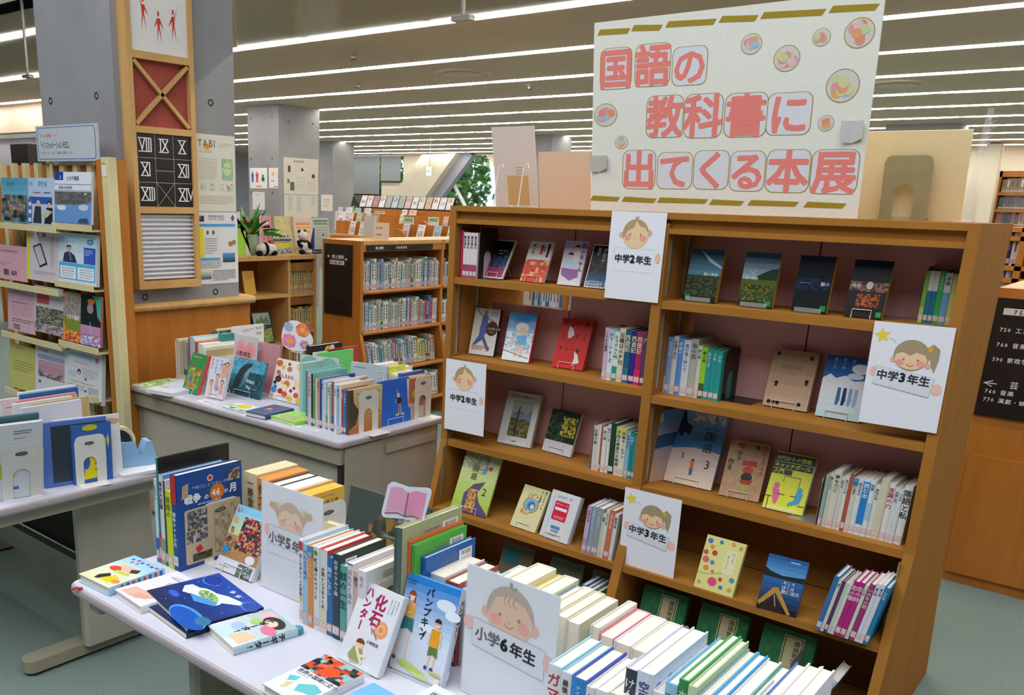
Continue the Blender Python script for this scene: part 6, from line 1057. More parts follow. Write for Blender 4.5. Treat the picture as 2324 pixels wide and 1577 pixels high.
q_ = aty(2.86, *k4(1320, 565)); m = mframe(V((q_.x, 2.83, T + .001)), (1, .0, 0), (0, .12, 1)); bx('pink picture book with barcode standing behind the whale book', m, .19, .245, .016, 'c89098', [('B', .06, .82, .22, .88), ('g', .3, .1, 1, .8, 'c07c84', 'c88c90', 3)], side='R', page='f0e0e0')
HO = [('g', 0, 0, 1, 1, 'e8e0dc', 'e8e0dc', 2)] + [('e', x, y, r, r * .85, c, 9) for x, y, r, c in ((.1, .88, .1, 'd86830'), (.24, .8, .06, 'e8b048'), (.4, .9, .05, 'b85030'), (.44, .78, .08, 'b08458'), (.75, .88, .12, 'e4c078'), (.92, .9, .06, 'd8a860'), (.12, .66, .07, 'b07850'), (.9, .7, .06, '5c4030'), (.16, .5, .1, '5c3428'), (.08, .4, .05, '383028'), (.3, .44, .05, 'e4c8a0'), (.45, .42, .1, 'e0733c'), (.4, .32, .1, 'e8dca8'), (.75, .46, .1, 'ecd8a8'), (.9, .36, .06, 'e4c090'), (.12, .3, .06, '3c88c0'), (.1, .22, .09, '4c98c8'), (.3, .22, .08, 'b03440'), (.45, .16, .09, 'd8542c'), (.62, .28, .05, 'c02c38'), (.8, .2, .08, 'd8602c'), (.62, .1, .09, 'e4cc38'), (.9, .08, .08, 'e4c040'), (.08, .08, .05, 'd8a048'), (.7, .36, .04, 'a02c38'))] + [('t', '干したから…', .14, .55, .115, 'a8403c', 'h', .015, 1)]
disp('white picture book 干したから… with dried foods scattered over it', k4(1512, 1205), k4(1985, 1325), k4(1652, 615), T, .010, 'e8e0dc', HO, st='wire', side='R')
# flower cut-out on a clip stand
Yf = 2.92; pc = aty(Yf, *k4(1935, 290)); fs = thing('clip_stand', 'clip stand carrying the flower cut-out on the far table', 'sign holder', loc(pc.x, Yf, T)); zc = pc.z - T
MB().lathe([(.03, 0), (.03, .003), (.01, .006), (.005, .012)], n=18).build('base', 'clear', fs); MB().tube([(0, 0, .008), (0, 0, zc - .06)], .003, n=6).build('pole', 'white', fs); MB().box(-.04, -.005, zc - .078, .04, .005, zc - .066).build('clip', 'white', fs)
fl = thing('paper_cutout', 'white cut-out with four painted flowers above the far table', 'sign', loc(pc.x, Yf - .008, pc.z))
R_ = (aty(Yf, *k4(2165, 290)) - pc).length; RZ = (aty(Yf, *k4(1935, 50)).z - aty(Yf, *k4(1935, 500)).z) / 2
blob = [(R_ * 1.02 * (math.cos(a) * (1 + .08 * math.cos(3 * a + .5))), RZ * (math.sin(a) * (1 + .08 * math.cos(3 * a + 1.2)))) for a in [2 * PI * i / 48 for i in range(48)]]
MB().add([(x, 0, z) for x, z in blob] + [(x, .001, z) for x, z in blob], [tuple(range(48)), tuple(range(95, 47, -1))] + [(i, 48 + i, 48 + (i + 1) % 48, (i + 1) % 48) for i in range(48)], 'ecebee').build('backing', 'paper', fl)
def flower(cx, cy, r, n, c, cc):
    return [('e', cx + r * .6 * math.cos(2 * PI * k / n), cy + r * .6 * math.sin(2 * PI * k / n), r * .36, r * .36, c[k % len(c)], 12) for k in range(n)] + [('e', cx, cy, r * .55, r * .55, c[0], 14), ('e', cx, cy, r * .34, r * .34, cc, 12)]
for cx, cy, r, n_, c_, cc in ((.26, .8, .17, 8, ('94bce8', 'a0c4ec'), 'f0b050'), (.72, .76, .24, 9, ('f08858', 'f0705c', 'f4a068'), 'f4b868'), (.28, .34, .25, 8, ('f098b8', 'ec84a8'), 'f0b448'), (.78, .28, .17, 6, ('b884b8', '98a8dc', 'e890a0'), 'f0b48c')):
    Art(2 * R_, 2 * RZ, (-R_, 0, -RZ)).draw(flower(cx, cy, r, n_, c_, cc)).build('painted_flower', fl, 'paper')
# front right row of the far table
FB = [(14, 236, '5c8c98', None, 'fff', dict(cover='78b8b4', d=.21)), (22, 232, 'c8c4c8', 'トマトさん', 'c83034', dict(d=.2, cover='64b0ac', sz=.075)), (12, 228, '3c3434', None, 'fff', dict(d=.205, cover='78bcb8', art=[('e', .32, .86, .06, .04, '2c7c5c'), ('e', .6, .88, .03, .03, 'e8c8b0'), ('e', .78, .86, .04, .03, 'd86868')], label='teal picture book with tiny figures in the far table front row')), (16, 206, '5ca85c', 'みどり', 'd0e8c8', dict(sz=.06)), (10, 208, 'd8d8d0', None), (16, 212, 'c89098', 'あかい', '80404c', dict(sz=.06)), (12, 214, '2c4484', None, 'fff', dict(cover='3c54a8', barcode='L', d=.2)), (13, 210, 'b8ccd8', 'そら', '485c68', dict(sz=.06)), (10, 206, 'dcdcdc', None), (12, 206, '98bcc8', None, 'fff', dict(foot='60a060')), (12, 200, 'd8dcd8', 'かぜの', '505858', dict(sz=.06)), (12, 196, '90a8b0', None), (14, 214, 'a85c48', 'なべ', '2c5078', dict(d=.205, cover='e4d4d0', foot='4c5c98', art=[('l', '8c4830', .012, [.4, .86, .75, .94, .95, .96]), ('p', 'e08828', [.52, .9, .72, .92, .7, .8, .56, .8]), ('e', .9, .84, .08, .06, 'a8b06c'), ('e', .2, .8, .06, .03, 'c84858')], label='picture book with orange pot drawing in the far table front row')), (16, 204, 'dce4ec', 'ふゆの', '507898', dict(sz=.06, cover='e8ecf0')), (16, 200, '98b8d8', '雨の日', '405870', dict(sz=.06)), (12, 206, 'e0dcc8', None, 'fff', dict(d=.2, cover='e4dab0', art=[('t', '空はわたしのこ', .12, .82, .1, '606878', 'h', .02, 1)], label='cream picture book 空はわたしのこ behind the desert one')), (13, 188, 'a8485c', 'もも', 'e8d0d0', dict(sz=.06)), (16, 186, '3c78b8', 'うみの', 'dce8f4', dict(sz=.07)),
      (16, 1000 * .19, '4c483c', None, 'fff', dict(d=.2, lab=None, cover='d4b070', art=[('g', 0, 0, 1, 1, 'c87c34', 'e0d098', 7), ('p', '584838', [0, 1, .12, 1, .14, .7, .3, .5, .2, .2, 0, .1]), ('p', 'dcb468', [.4, .5, .75, .7, 1, .62, 1, .4, .6, .42]), ('l', 'b06c2c', .008, [.5, .3, .75, .26, 1, .3]), ('l', 'b06c2c', .008, [.45, .2, .75, .16, 1, .18]), ('e', .78, .45, .06, .03, '6c3c28', 8), ('e', .88, .42, .05, .03, '6c3c28', 8), ('t', 'そして、トンキーも村へかえる', .2, .86, .055, '3c5068', 'h', .01, 1)], label='sand coloured picture book with caravan, front of the far table'))]
row('in the front row of the far table', V((-2.79, 2.545, T + .0005)), FB, d=.15, fit=.265, jit=.0)
bookend('cream bookend with arch before the sand coloured picture book', V((-2.5215, 2.60, T)), (0, 1, 0), .175, .12, .08, 'white')
p0, p1_ = V((-2.525, 2.755, T + .002)), None
m = mframe(V((-2.522, 2.80, T + .004)), (0, 1, 0), (-.16, -.28, 1)); m = mframe(V((-2.53, 2.745, T + .004)), (.0, 1, 0), (-.1, 0, 1))
fb_ = thing('book', 'bright blue picture book with a thin long-legged animal figure', 'book', m); book_parts(fb_, .2, .192, .010, '2c6cdc', side='L', art=[('g', 0, 0, 1, 1, '2c70e0', '2c68d4', 3), ('e', .62, .62, .05, .05, 'e8d8b8'), ('l', 'e8d8b8', .02, [.6, .66, .57, .76]), ('p', '28304c', [.55, .56, .72, .56, .7, .42, .58, .42]), ('r', .58, .38, .7, .43, 'e06868'), ('l', 'e8d8b8', .02, [.61, .38, .6, .2]), ('l', 'e8d8b8', .02, [.67, .38, .68, .2]), ('p', 'e8d870', [.5, .2, .62, .22, .62, .17, .5, .15]), ('p', 'e8d870', [.66, .22, .78, .18, .78, .14, .66, .17]), ('l', 'e8d8b8', .015, [.56, .54, .48, .44])])
stand(m.copy(), .2, .192, .010, 'white wire stand under the bright blue picture book')
row('in the back right row of the far table', V((-2.79, 2.93, T + .0005)), [(18, 196, '2c68b0', None, 'fff', dict(cover='3c80d0', d=.18)), (12, 194, '68b0c0', None, 'fff', dict(cover='a8dca8')), (10, 190, 'a8d0a8', None), (18, 186, 'd8c8b0', None, 'fff', dict(cover='e0c8a8')), (16, 184, 'c8b09c', None), (26, 210, 'e4e0dc', 'しろくま', '4c4c4c', dict(sz=.06, cover='e6e2d8', d=.17, art=[('t', 'しろくま', .2, .84, .1, '4c4c4c', 'h', .02, 1, .2), ('e', .2, .5, .12, .1, '3c3c3c')])), (28, 196, 'd8d4d8', None, 'fff', dict(cover='e4e4e4')), (20, 192, 'd4d4d4', None, 'fff', dict(cover='e4e4e4')), (16, 204, '3c68b0', '北極の', 'dcd050', dict(d=.16, cover='3458b8', art=[('t', '北極の', .12, .84, .1, 'e0d850', 'h', .02), ('g', 0, 0, .4, .5, '1c3c88', '4cb0d8', 4)], label='dark blue book with yellow letters beside the end bookend')), (12, 188, 'd0c890', None), (12, 186, 'b8b474', None), (12, 186, 'dcd4b0', None, 'fff', dict(cover='c87868', art=[('r', 0, 0, 1, .4, 'd8c8b0'), ('e', .45, .62, .3, .14, 'd8d83c'), ('r', .3, .3, .7, .55, 'b07c84')], label='last book with yellow badge behind the right bookend'))], d=.15, fit=.255, jit=.0)
bookend('cream bookend at the right end of the far table', V((-2.528, 2.965, T)), (0, 1, 0), .19, .115, .05, 'white')
# tall books in the middle back of the far table
cov('black picture book with a yellow bee drawing', -3.09, 2.85, .21, .27, .028, '2c2826', [('e', .55, .9, .1, .07, 'dcd838'), ('e', .68, .92, .08, .06, 'e8e8e4'), ('l', '2c2826', .012, [.5, .85, .58, .96]), ('l', 'dcd838', .008, [.45, .86, .52, .94, .6, .97])])
cov('white picture book between the bee book and green one', -3.075, 2.86, .2, .24, .010, 'e8e8e4')
cov('bright green picture book at the back of the far table', -3.055, 2.87, .235, .238, .010, '74d874')
cov('red covered book peeking out beyond the green one', -3.075, 2.95, .21, .245, .010, 'c83c44')
m = mframe(V((-3.05, 2.74, T + .001)), (1, .25, 0), (0, .05, 1)); tc = thing('heart_card', 'grey card with teal hearts, seen at a slant', 'sign', m)
MB().box(0, 0, 0, .21, .001, .25, 'c8ccd0').build('sheet', 'paper', tc); Art(.21, .25).draw([('p', '84b8ac', heart(.5, .72, .5))]).build('printed_drawing', tc, 'paper')
cov('mint book edge in the middle back row', -2.935, 2.66, .22, .232, .02, 'a8d4cc')
m = mframe(V((-2.78, 2.80, T + .001)), (1, .22, 0), (0, .05, 1)); bx('pale grey blue book turned outward with barcode label', m, .19, .245, .012, 'b8c4cc', [('L', .1, .9, .5, .93, 1, '5c6468'), ('B', .72, .84, .92, .9), ('B', .72, .74, .92, .8)], side='R')
cov('bright yellow book behind the grey blue one', -2.655, 2.84, .2, .222, .014, 'dce430', [('B', .7, .9, .9, .96)])
cov('thin white book in the middle of the far table', -2.70, 2.85, .19, .23, .03, 'e6e4e0')
# flat things at the front edge of the far table
flat('white school bag shaped booklet flat at the table left end', (330, 882), (388, 893), (405, 852), .018, 'dfe4f0', [('L', .1, .2, .5, .3, 1, 'a8a8b8')], side='R', hard=False)
flat('green leafy magazine lying at the far table left corner', (302, 872), (372, 887), (345, 850), .010, 'dfe8dc', [('n', 0, 0, 1, 1, ['9ccc58', 'dfe8dc', '74b848', 'e8ece8', 'b0d87c'], 7, 5, 3)], side='R', hard=False)
flat('second flat magazine with pale green cover behind it', (372, 868), (420, 876), (400, 852), .016, 'dfe8e0', [('n', 0, 0, 1, 1, ['c8e0c0', 'dfe8dc', 'a8d090', 'e8ece8'], 5, 4, 5)], side='R', hard=False)
flat('flat booklet with a large yellow sun shape', k4(805, 1325), k4(1100, 1400), k4(1030, 1260), .012, 'dfe8e4', [('p', 'a8d068', [0, .2, .3, .4, .2, .6, 0, .5]), ('e', .55, .65, .3, .28, 'e8d020', 22), ('p', '4c80c0', [.2, .2, .6, .3, .5, .0]), ('p', '3c9c58', [.7, .1, 1, .2, 1, 0])], side='R')
flat('flat dark blue picture book with a small orange lamp', k4(1165, 1400), k4(1460, 1465), k4(1550, 1290), .022, '3c5080', [('g', 0, 0, 1, 1, '3c5078', '44588c', 4), ('e', .8, .75, .16, .12, '50686c'), ('p', 'e0a848', [.3, .45, .5, .5, .45, .7, .3, .62]), ('p', 'a85840', [.35, .7, .6, .8, .5, .55]), ('e', .65, .42, .05, .04, 'c87858')], side='R', page='e8e4dc')
flat('flat bright green picture book next to the front row', k4(1530, 1470), k4(1900, 1570), k4(1800, 1360), .016, '98d850', [('n', 0, .2, 1, 1, ['98d850', 'a8e058', '88cc48', 'b8d888'], 6, 5, 3), ('n', .2, .1, .8, .5, ['a8a888', 'c0a090', '98d850'], 6, 3, 4)], side='R')
for lb, a_, b_, c_ in (('small printed slip taped at the front edge of the far table', k4(420, 1245), k4(620, 1310), k4(560, 1220)), ('clear label strip along the front edge of the far table', k5(0, 1325), k5(340, 1405), k5(30, 1300))):
    P0, P1, P2 = atz(T, *a_), atz(T, *b_), atz(T, *c_); u = (P1 - P0); w_ = u.length; v = P2 - P0; v -= u.normalized() * v.dot(u.normalized()); m = mframe(P0 + V((0, 0, .0012)), u, v); s_ = thing('paper_slip', lb, 'label', m); MB().box(0, 0, 0, w_, .0008, v.length, 'e4e4e4').build('sheet', 'paper', s_); Art(w_, v.length).draw([('L', .3, .3, .9, .7, 2, '8c8c90')]).build('print', s_)
mg = tag(MB().lathe([(.0125, 0), (.0135, .004), (.012, .009), (.004, .0105)], 'b8b4a4', 20, mx=loc(*(atz(T, 770, 984) + V((0, 0, .0005))))).build('round_magnet', 'plastic'), 'small round grey magnet at the far table front edge', 'magnet')
mg = tag(MB().lathe([(.0125, 0), (.0135, .006), (.012, .014), (.004, .016)], '4c98a8', 20, mx=loc(*(atz(T, 676, 1437) + V((0, 0, .0005))))).build('round_magnet', 'plastic'), 'small teal round magnet on the near table', 'magnet')
# ------------------------------------------------------------------ framed panel and posters on the pillar
fp = thing('framed_panel', 'tall wooden frame with red figures, Roman numerals and corrugated sheet', 'wall panel', mframe(V((PX, 2.575, 0)), (0, 1, 0), (0, 0, 1)))
W0, D0 = .383, .075
zt = [1.165, 1.205, 1.545, 1.578, 1.93, 1.962, 2.27, 2.305, 2.80, 2.83]
for x in (0, W0 - .028): MB().box(x, -D0, zt[0], x + .028, 0, zt[-1]).build('upright', 'wood3', fp)
for a_, b_ in ((0, 1), (2, 3), (4, 5), (6, 7), (8, 9)): MB().box(.028, -D0, zt[a_], W0 - .028, 0, zt[b_]).build('crossbar', 'wood3', fp)
MB().box(.028, -.02, zt[1], W0 - .028, -.0, zt[8]).build('back_board', 'black', fp)
MB().box(.028, -D0 + .012, zt[7], W0 - .028, -D0 + .016, zt[8], 'e4e2e0').build('picture_sheet', 'paper', fp)
def fig(cx, cy, s, arms):
    a_ = [('e', cx, cy + s * .42, s * .055, s * .085, 'd04428'), ('p', 'd04428', [cx - s * .09, cy + s * .28, cx + s * .09, cy + s * .28, cx + s * .06, cy - s * .02, cx - s * .06, cy - s * .02]), ('p', 'd04428', [cx - s * .06, cy, cx + .0, cy - s * .02, cx - s * .13, cy - s * .5]), ('p', 'd04428', [cx, cy - s * .02, cx + s * .06, cy, cx + s * .17, cy - s * .5])]
    for sd, up in arms: a_ += [('p', 'd04428', [cx + sd * s * .08, cy + s * .28, cx + sd * s * .3, cy + (s * .68 if up else -s * .05), cx + sd * s * .06, cy + s * .16])]
    return a_
pw, ph = W0 - .056, zt[8] - zt[7]
its = []
for cx, cy, ar in ((.24, .34, ((-1, 1), (1, 0))), (.5, .24, ((-1, 0), (1, 0))), (.76, .28, ((-1, 0), (1, 1))), (.24, .8, ((-1, 1), (1, 0))), (.5, .86, ((-1, 0), (1, 0))), (.78, .74, ((-1, 0), (1, 0)))): its += fig(cx, cy, .3, ar)
Art(pw, ph, (.028, -D0 + .0118, zt[7])).draw(its).build('red_figures', fp, 'paper')
MB().box(.028, -D0 + .03, zt[5], W0 - .028, -D0 + .034, zt[6]).build('red_felt', 'red', fp)
for s_ in (1, -1):
    a_ = math.atan2(zt[6] - zt[5], pw) * s_; L_ = math.hypot(zt[6] - zt[5], pw)
    MB().box(-L_ / 2 + .012, -.012, -.009, L_ / 2 - .012, .012 if s_ > 0 else .008, .009, mx=Matrix.Translation((W0 / 2, -D0 + .015, (zt[5] + zt[6]) / 2)) @ Matrix.Rotation(-a_, 4, 'Y')).build('diagonal_bar', 'wood3', fp)
MB().box(.028, -D0 + .012, zt[3], W0 - .028, -D0 + .016, zt[4]).build('numeral_board', 'black', fp)
nb = [('l', 'd8d8d8', .004, [0, y, 1, y]) for y in (.335, .67)] + [('l', 'd8d8d8', .004, [x, 0, x, 1]) for x in (.335, .665)] + [('l', 'd8d8d8', .004, [.335, 0, .665, .335]), ('l', 'd8d8d8', .004, [.335, .335, .665, 0]), ('l', 'd8d8d8', .005, [.335, .5, .665, .5])]
for s_, x, y in (('VIII', .05, .74), ('IX', .41, .74), ('X', .76, .74), ('XI', .07, .41), ('XII', .74, .41), ('XIII', .05, .07), ('XIV', .73, .07)):
    nb.append(('t', s_, x, y + .02, .25, 'ececec', 'h', .0, 2, 0, .85, .72)); wd_ = {1: .12, 2: .13, 3: .17, 4: .19}[len(s_)]
    nb += [('l', 'ececec', .012, [x - .01, y + .015, x + wd_ + .03, y + .015]), ('l', 'ececec', .012, [x - .01, y + .195, x + wd_ + .03, y + .195])]
Art(pw, zt[4] - zt[3], (.028, -D0 + .0118, zt[3])).draw(nb).build('roman_numerals', fp, 'paper')
mb = MB(); nw = 15; prof_ = []
for i in range(nw * 8 + 1):
    z_ = zt[1] + (zt[2] - zt[1]) * i / (nw * 8); prof_.append((-D0 + .028 + .011 * math.cos(2 * PI * i / 8), z_))
vs = [(x, y, z_) for y, z_ in prof_ for x in (.028, W0 - .028)]
mb.add(vs, [(2 * i, 2 * i + 1, 2 * i + 3, 2 * i + 2) for i in range(len(prof_) - 1)], 'e4e4e8').build('corrugated_sheet', 'film', fp, smooth=False)
MB().box(.30, -D0 - .001, 1.178, .345, -D0, 1.186, 'c8a060').build('maker_label', 'paper', fp)
def poster(lb, y0, y1, z0, z1, c, art, x=PX, ax='x', nm='poster'):
    m = mframe(V((x + .001, y0, z0)), (0, 1, 0), (0, 0, 1)) if ax == 'x' else mframe(V((y0, x - .001, z0)), (1, 0, 0), (0, 0, 1))
    t_ = thing(nm, lb, 'poster', m); MB().box(0, -.002, 0, y1 - y0, 0, z1 - z0, c).build('sheet', 'paper', t_)
    if art: Art(y1 - y0, z1 - z0, (0, -.002, 0)).draw(art).build('print', t_, 'paper')
    return t_
poster('cream TABI poster with orange sun and green face', 2.99, 3.262, 1.556, 1.955, 'dcd8cc', [('e', .32, .84, .075, .04, 'e8a04c', 22), ('t', 'TABI', .1, .84, .13, '6c6458', 'h', .01, 2, 0, 1.15, .85), ('t', 'THE JOURNEY', .1, .765, .034, '98948c', 'h', 0), ('L', .1, .42, .55, .7, 10, 'c0bcb0'), ('L', .6, .84, .92, .9, 3, 'c0bcb0'), ('n', .66, .42, .94, .7, ['98c8a0', 'a8c8a0', '88b8a0', 'b0c890'], 4, 5, 2), ('e', .8, .57, .1, .09, 'c8d8a8'), ('e', .76, .58, .015, .01, '486850'), ('e', .85, .58, .015, .01, '486850'), ('n', .14, .28, .28, .37, ['a8b898', 'dcd8cc'], 4, 4, 3), ('n', .36, .28, .48, .37, ['a8b898', 'dcd8cc'], 4, 4, 4), ('n', .58, .28, .7, .37, ['a8c888', 'dcd8cc'], 4, 4, 5), ('n', .78, .28, .92, .37, ['90a088', 'dcd8cc'], 4, 4, 6), ('L', .12, .1, .92, .22, 4, 'c4c0b4')])
poster('sister city poster with flag, blue bands and photos', 2.985, 3.268, 1.165, 1.553, 'e2e2e2', [('r', .06, .87, .2, .95, '283c78'), ('r', .06, .91, .13, .95, 'c85060'), ('t', '国際親善姉妹都市', .3, .93, .034, '585c64', 'h', 0), ('t', 'タウランガ市', .3, .885, .045, '585c64', 'h', .005), ('p', '3c6888', [.84, .92, .89, .97, .93, .92, .88, .87]), ('r', .06, .8, .94, .84, '5ca0d8'), ('r', .07, .38, .18, .78, 'e4dc28'), ('l', 'b0b0b0', .003, [.18, .78, .5, .78, .5, .4]), ('e', .27, .72, .03, .03, '4c7090'), ('e', .41, .72, .03, .03, '4c7090'), ('L', .2, .42, .48, .65, 7, '9c9ca0'), ('e', .82, .56, .06, .035, 'c87840'), ('e', .9, .58, .05, .035, '7ca050'), ('g', .62, .3, .92, .43, '3c5048', '4c98d0', 4), ('r', .07, .33, .55, .37, '5ca8e0'), ('L', .07, .22, .58, .32, 4, '8c8c90'), ('g', .07, .07, .33, .2, '4c6c88', 'd8e0c8', 5), ('L', .36, .04, .92, .2, 7, '74747a')])
# second pillar notices
Y2 = 8.92
def pq(lb, px0, py0, px1, py1, c, art, X_=None):
    if X_ is None: a_, b_ = aty(Y2, px0, py1), aty(Y2, px1, py0); return poster(lb, a_.x, b_.x, a_.z, b_.z, c, art, x=Y2, ax='y', nm='notice')
    a_, b_ = atx(X_, px0, py1), atx(X_, px1, py0); return poster(lb, a_.y, b_.y, a_.z, b_.z, c, art, x=X_, nm='notice')
pers = lambda x, c: [('e', x, .78, .045, .04, c), ('p', c, [x - .08, .72, x + .08, .72, x + .06, .5, x + .04, .28, x - .04, .28, x - .06, .5])]
pq('toilet sign notice with blue and red figures on the second pillar', 568, 381, 606, 427, 'e8e8ea', pers(.16, '4c60b0') + pers(.43, 'd84c50') + [('r', .62, .3, .92, .78, 'dfe4e0'), ('e', .77, .62, .05, .05, '4c4c50'), ('e', .77, .46, .09, .12, '2c7050'), ('R', .35, .06, .7, .14, .02, 'e8a868'), ('l', 'a0a0a0', .01, [.3, .3, .3, .78])])
pq('small white notice with an orange drawing on the second pillar', 611, 381, 631, 427, 'e8e8ea', [('e', .45, .7, .16, .12, 'e8b890'), ('l', 'e09858', .02, [.2, .9, .6, .95, .85, .8, .9, .5]), ('r', .2, .34, .6, .4, 'a8a8b8'), ('r', .55, .05, .95, .1, 'c08040')])
pq('white paper with small text low on the second pillar', 574, 436, 601, 475, 'dcdce2', [('L', .2, .8, .8, .9, 1, 'a0a0a8')])
pq('cream floor guide board on the side of the second pillar', 644, 362, 722, 440, 'cfcabe', [('t', '館内総合案内', .28, .88, .07, '605c54', 'h', .01, 1), ('r', .12, .6, .19, .78, '505050'), ('r', .18, .1, .3, .34, '686864'), ('r', .1, .3, .16, .42, '706c64'), ('p', '404040', [.5, .62, .58, .68, .5, .76]), ('e', .85, .52, .05, .06, '505050'), ('L', .35, .1, .6, .5, 6, 'b8b4a8'), ('L', .66, .1, .92, .4, 5, 'b8b4a8'), ('l', 'c08878', .004, [.45, .8, .9, .8])], X_=-10.33)
pq('lower cream list board on the side of the second pillar', 645, 444, 721, 492, 'cbc8be', [('L', .12, .3, .24, .95, 9, '9c9890'), ('L', .36, .2, .5, .95, 9, '9c9890'), ('L', .8, .5, .92, .95, 6, '9c9890')], X_=-10.33)
pq('pale notice on the grey wall behind the second pillar', 729, 442, 754, 478, 'd4ccc4', [('L', .2, .5, .8, .7, 2, 'b08880'), ('L', .2, .2, .8, .4, 2, 'a09c98')], X_=-10.33) if 0 else None
# third pillar notice
a_, b_ = aty(15.2, 729, 478), aty(15.2, 755, 442); poster('pale pink notice with small text on the third pillar', a_.x, b_.x, a_.z, b_.z, 'dcd0c8', [('L', .2, .5, .8, .75, 2, 'b88880'), ('L', .2, .2, .8, .45, 2, 'a09c98')], x=15.2, ax='y', nm='notice')
# ------------------------------------------------------------------ leaflet rack at left
rk = thing('leaflet_rack', 'cream framed leaflet rack with slanted ledges beside the concrete pillar', 'rack', loc(0, 0, 0))
RY = 2.365
MB().box(-3.985, RY - .02, .02, -3.925, RY + .03, 1.80, bev=.004).build('side_post', 'cream', rk)
MB().box(-4.06, RY + .0, .02, -3.985, RY + .115, 1.79).build('side_panel', 'wood2', rk)
MB().box(-5.35, RY + .10, .3, -4.06, RY + .112, 1.77).build('back_panel', 'wood2', rk)
x = -4.13; k = 0
while x > -5.3:
    MB().box(x - .022, RY + .078, .3, x + .022, RY + .102, 1.78).build('slat', 'cream', rk); x -= .135
rk['n'] = 0; del rk['n']
kb = K(0, 340, 4.927); kc = K(0, 620, 4.927)
def leaf(lb, BL, BR, TL, c, art, Y=RY - .02, th=.006, nm='leaflet', cat='leaflet', h=None):
    P0, P1 = aty(Y, *BL), aty(Y, *BR); P1.z = P0.z; m, w, hh = frame(P0, P1, TL); v = m.to_3x3() @ V((0, 0, 1))
    m = mframe(P0, P1 - P0, (0, .09, 1)); t_ = thing(nm, lb, cat, m); hh = h or hh
    MB().box(0, .0006, 0, w, th, hh, c).build('pages', 'paper', t_); Art(w, hh, (0, .0005, 0)).draw([('r', 0, 0, 1, 1, c)] + art).build('cover_print', t_, 'film'); return m, w
def ledge(a_, b_, Y=RY - .03):
    P0, P1 = aty(Y, *a_), aty(Y, *b_); z_ = (P0.z + P1.z) / 2 if abs(P0.z - P1.z) < .03 else P0.z
    MB().box(P0.x, Y - .012, z_ - .03, P1.x, Y - .004, z_ + .002, bev=.003).build('ledge_lip', 'cream', rk); MB().box(P0.x, Y - .004, z_ - .03, P1.x, RY + .078, z_ - .024).build('ledge', 'cream', rk)
    return z_
CI = [('n', .03, .03, .97, .62, ['3c4044', '5c6468', '787c74', '4c5850', '8c9498', '2c3438', '6c5c50'], 9, 8, 3), ('n', .3, .28, .9, .42, ['c8a850', 'b85060', '68a070', '4c80b0'], 6, 2, 4)]
leaf('leaflet ひたち with green letters and castle photo, top left', kb(15, 800), kb(312, 805), kb(22, 312), '5ca8c0', [('g', 0, .55, 1, 1, '6cb0c8', '5c9cc0', 3), ('t', 'ひたち', .2, .8, .14, '1c9060', 'h', .03, 1)] + CI)
leaf('leaflet ひたち with blue letters and two people shaking hands', kb(312, 830), kb(612, 836), kb(335, 315), 'b8cce4', [('r', 0, 0, 1, .6, 'c0cce0'), ('r', .05, .45, .9, .6, '3c5ca8'), ('r', 0, .02, .16, .55, '5070b4'), ('r', .03, .4, .13, .48, 'dfe4f0'), ('r', .03, .24, .13, .32, 'dfe4f0'), ('r', .03, .06, .13, .14, 'dfe4f0'), ('t', 'ひたち', .38, .82, .14, '3c8cd0', 'h', .02, 1), ('t', '市報', .03, .84, .09, '88a8c8', 'h', .0), ('L', .2, .66, .55, .72, 1, 'd84860'), ('L', .6, .66, .95, .72, 1, '50505c'), ('p', '3c3c48', [.2, .04, .52, .04, .5, .4, .28, .4]), ('e', .4, .48, .07, .05, 'e0b898'), ('p', '2c2c34', [.62, .04, .92, .04, .92, .38, .7, .38]), ('e', .8, .47, .08, .055, '30241c'), ('e', .8, .45, .06, .04, 'e0b898'), ('p', 'b8c8a8', [.5, .22, .7, .34, .92, .3, .7, .16])], th=.003)
leaf('white and blue brochure with photo tabs, top right slot', kb(610, 808), kb(1015, 820), kb(660, 255), 'dfe6f0', [('r', 0, 0, 1, .62, '98b0d0'), ('n', 0, .36, 1, .62, ['5c5c5c', '686864', '747470'], 7, 3, 2), ('p', '6c98d0', [0, .0, 1, .0, 1, .42, .5, .36, 0, .3]), ('e', .2, .3, .13, .05, 'dfe6ee'), ('e', .8, .32, .13, .06, 'c8d4dc'), ('r', .0, .84, .24, 1, '2848a0'), ('t', '3', .14, .86, .1, 'e8ecf8', 'h', .02), ('t', 'ヒタチ開業', .34, .84, .095, '5c6470', 'h', .01), ('t', 'GOOD LOCATION', .12, .67, .08, '4c5c74', 'h', .02, 1, 0, .9, .8), ('l', '283040', .006, [0, .76, 1, .76]), ('l', '283040', .006, [0, .64, 1, .64]), ('e', .85, .58, .04, .02, 'c8c8c8'), ('p', '3c5478', [.65, .02, .95, .02, .9, .12, .7, .1])], th=.014)
z1 = ledge(kb(-60, 815), kb(320, 825)); z1 = ledge(kb(318, 845), kb(640, 855), RY - .045); ledge(kb(595, 815), kb(1040, 850))
leaf('pink leaflet with two small photos, second row left', kb(-40, 1425), kb(300, 1432), kb(-30, 1050), 'd8a8b4', [('L', .15, .75, .85, .9, 1, 'a87c88'), ('L', .1, .4, .5, .5, 2, 'a07480'), ('n', .25, .12, .42, .3, ['605058', '8c7078'], 3, 3, 2), ('n', .5, .14, .68, .28, ['705860', '9c7c84'], 3, 3, 3)])
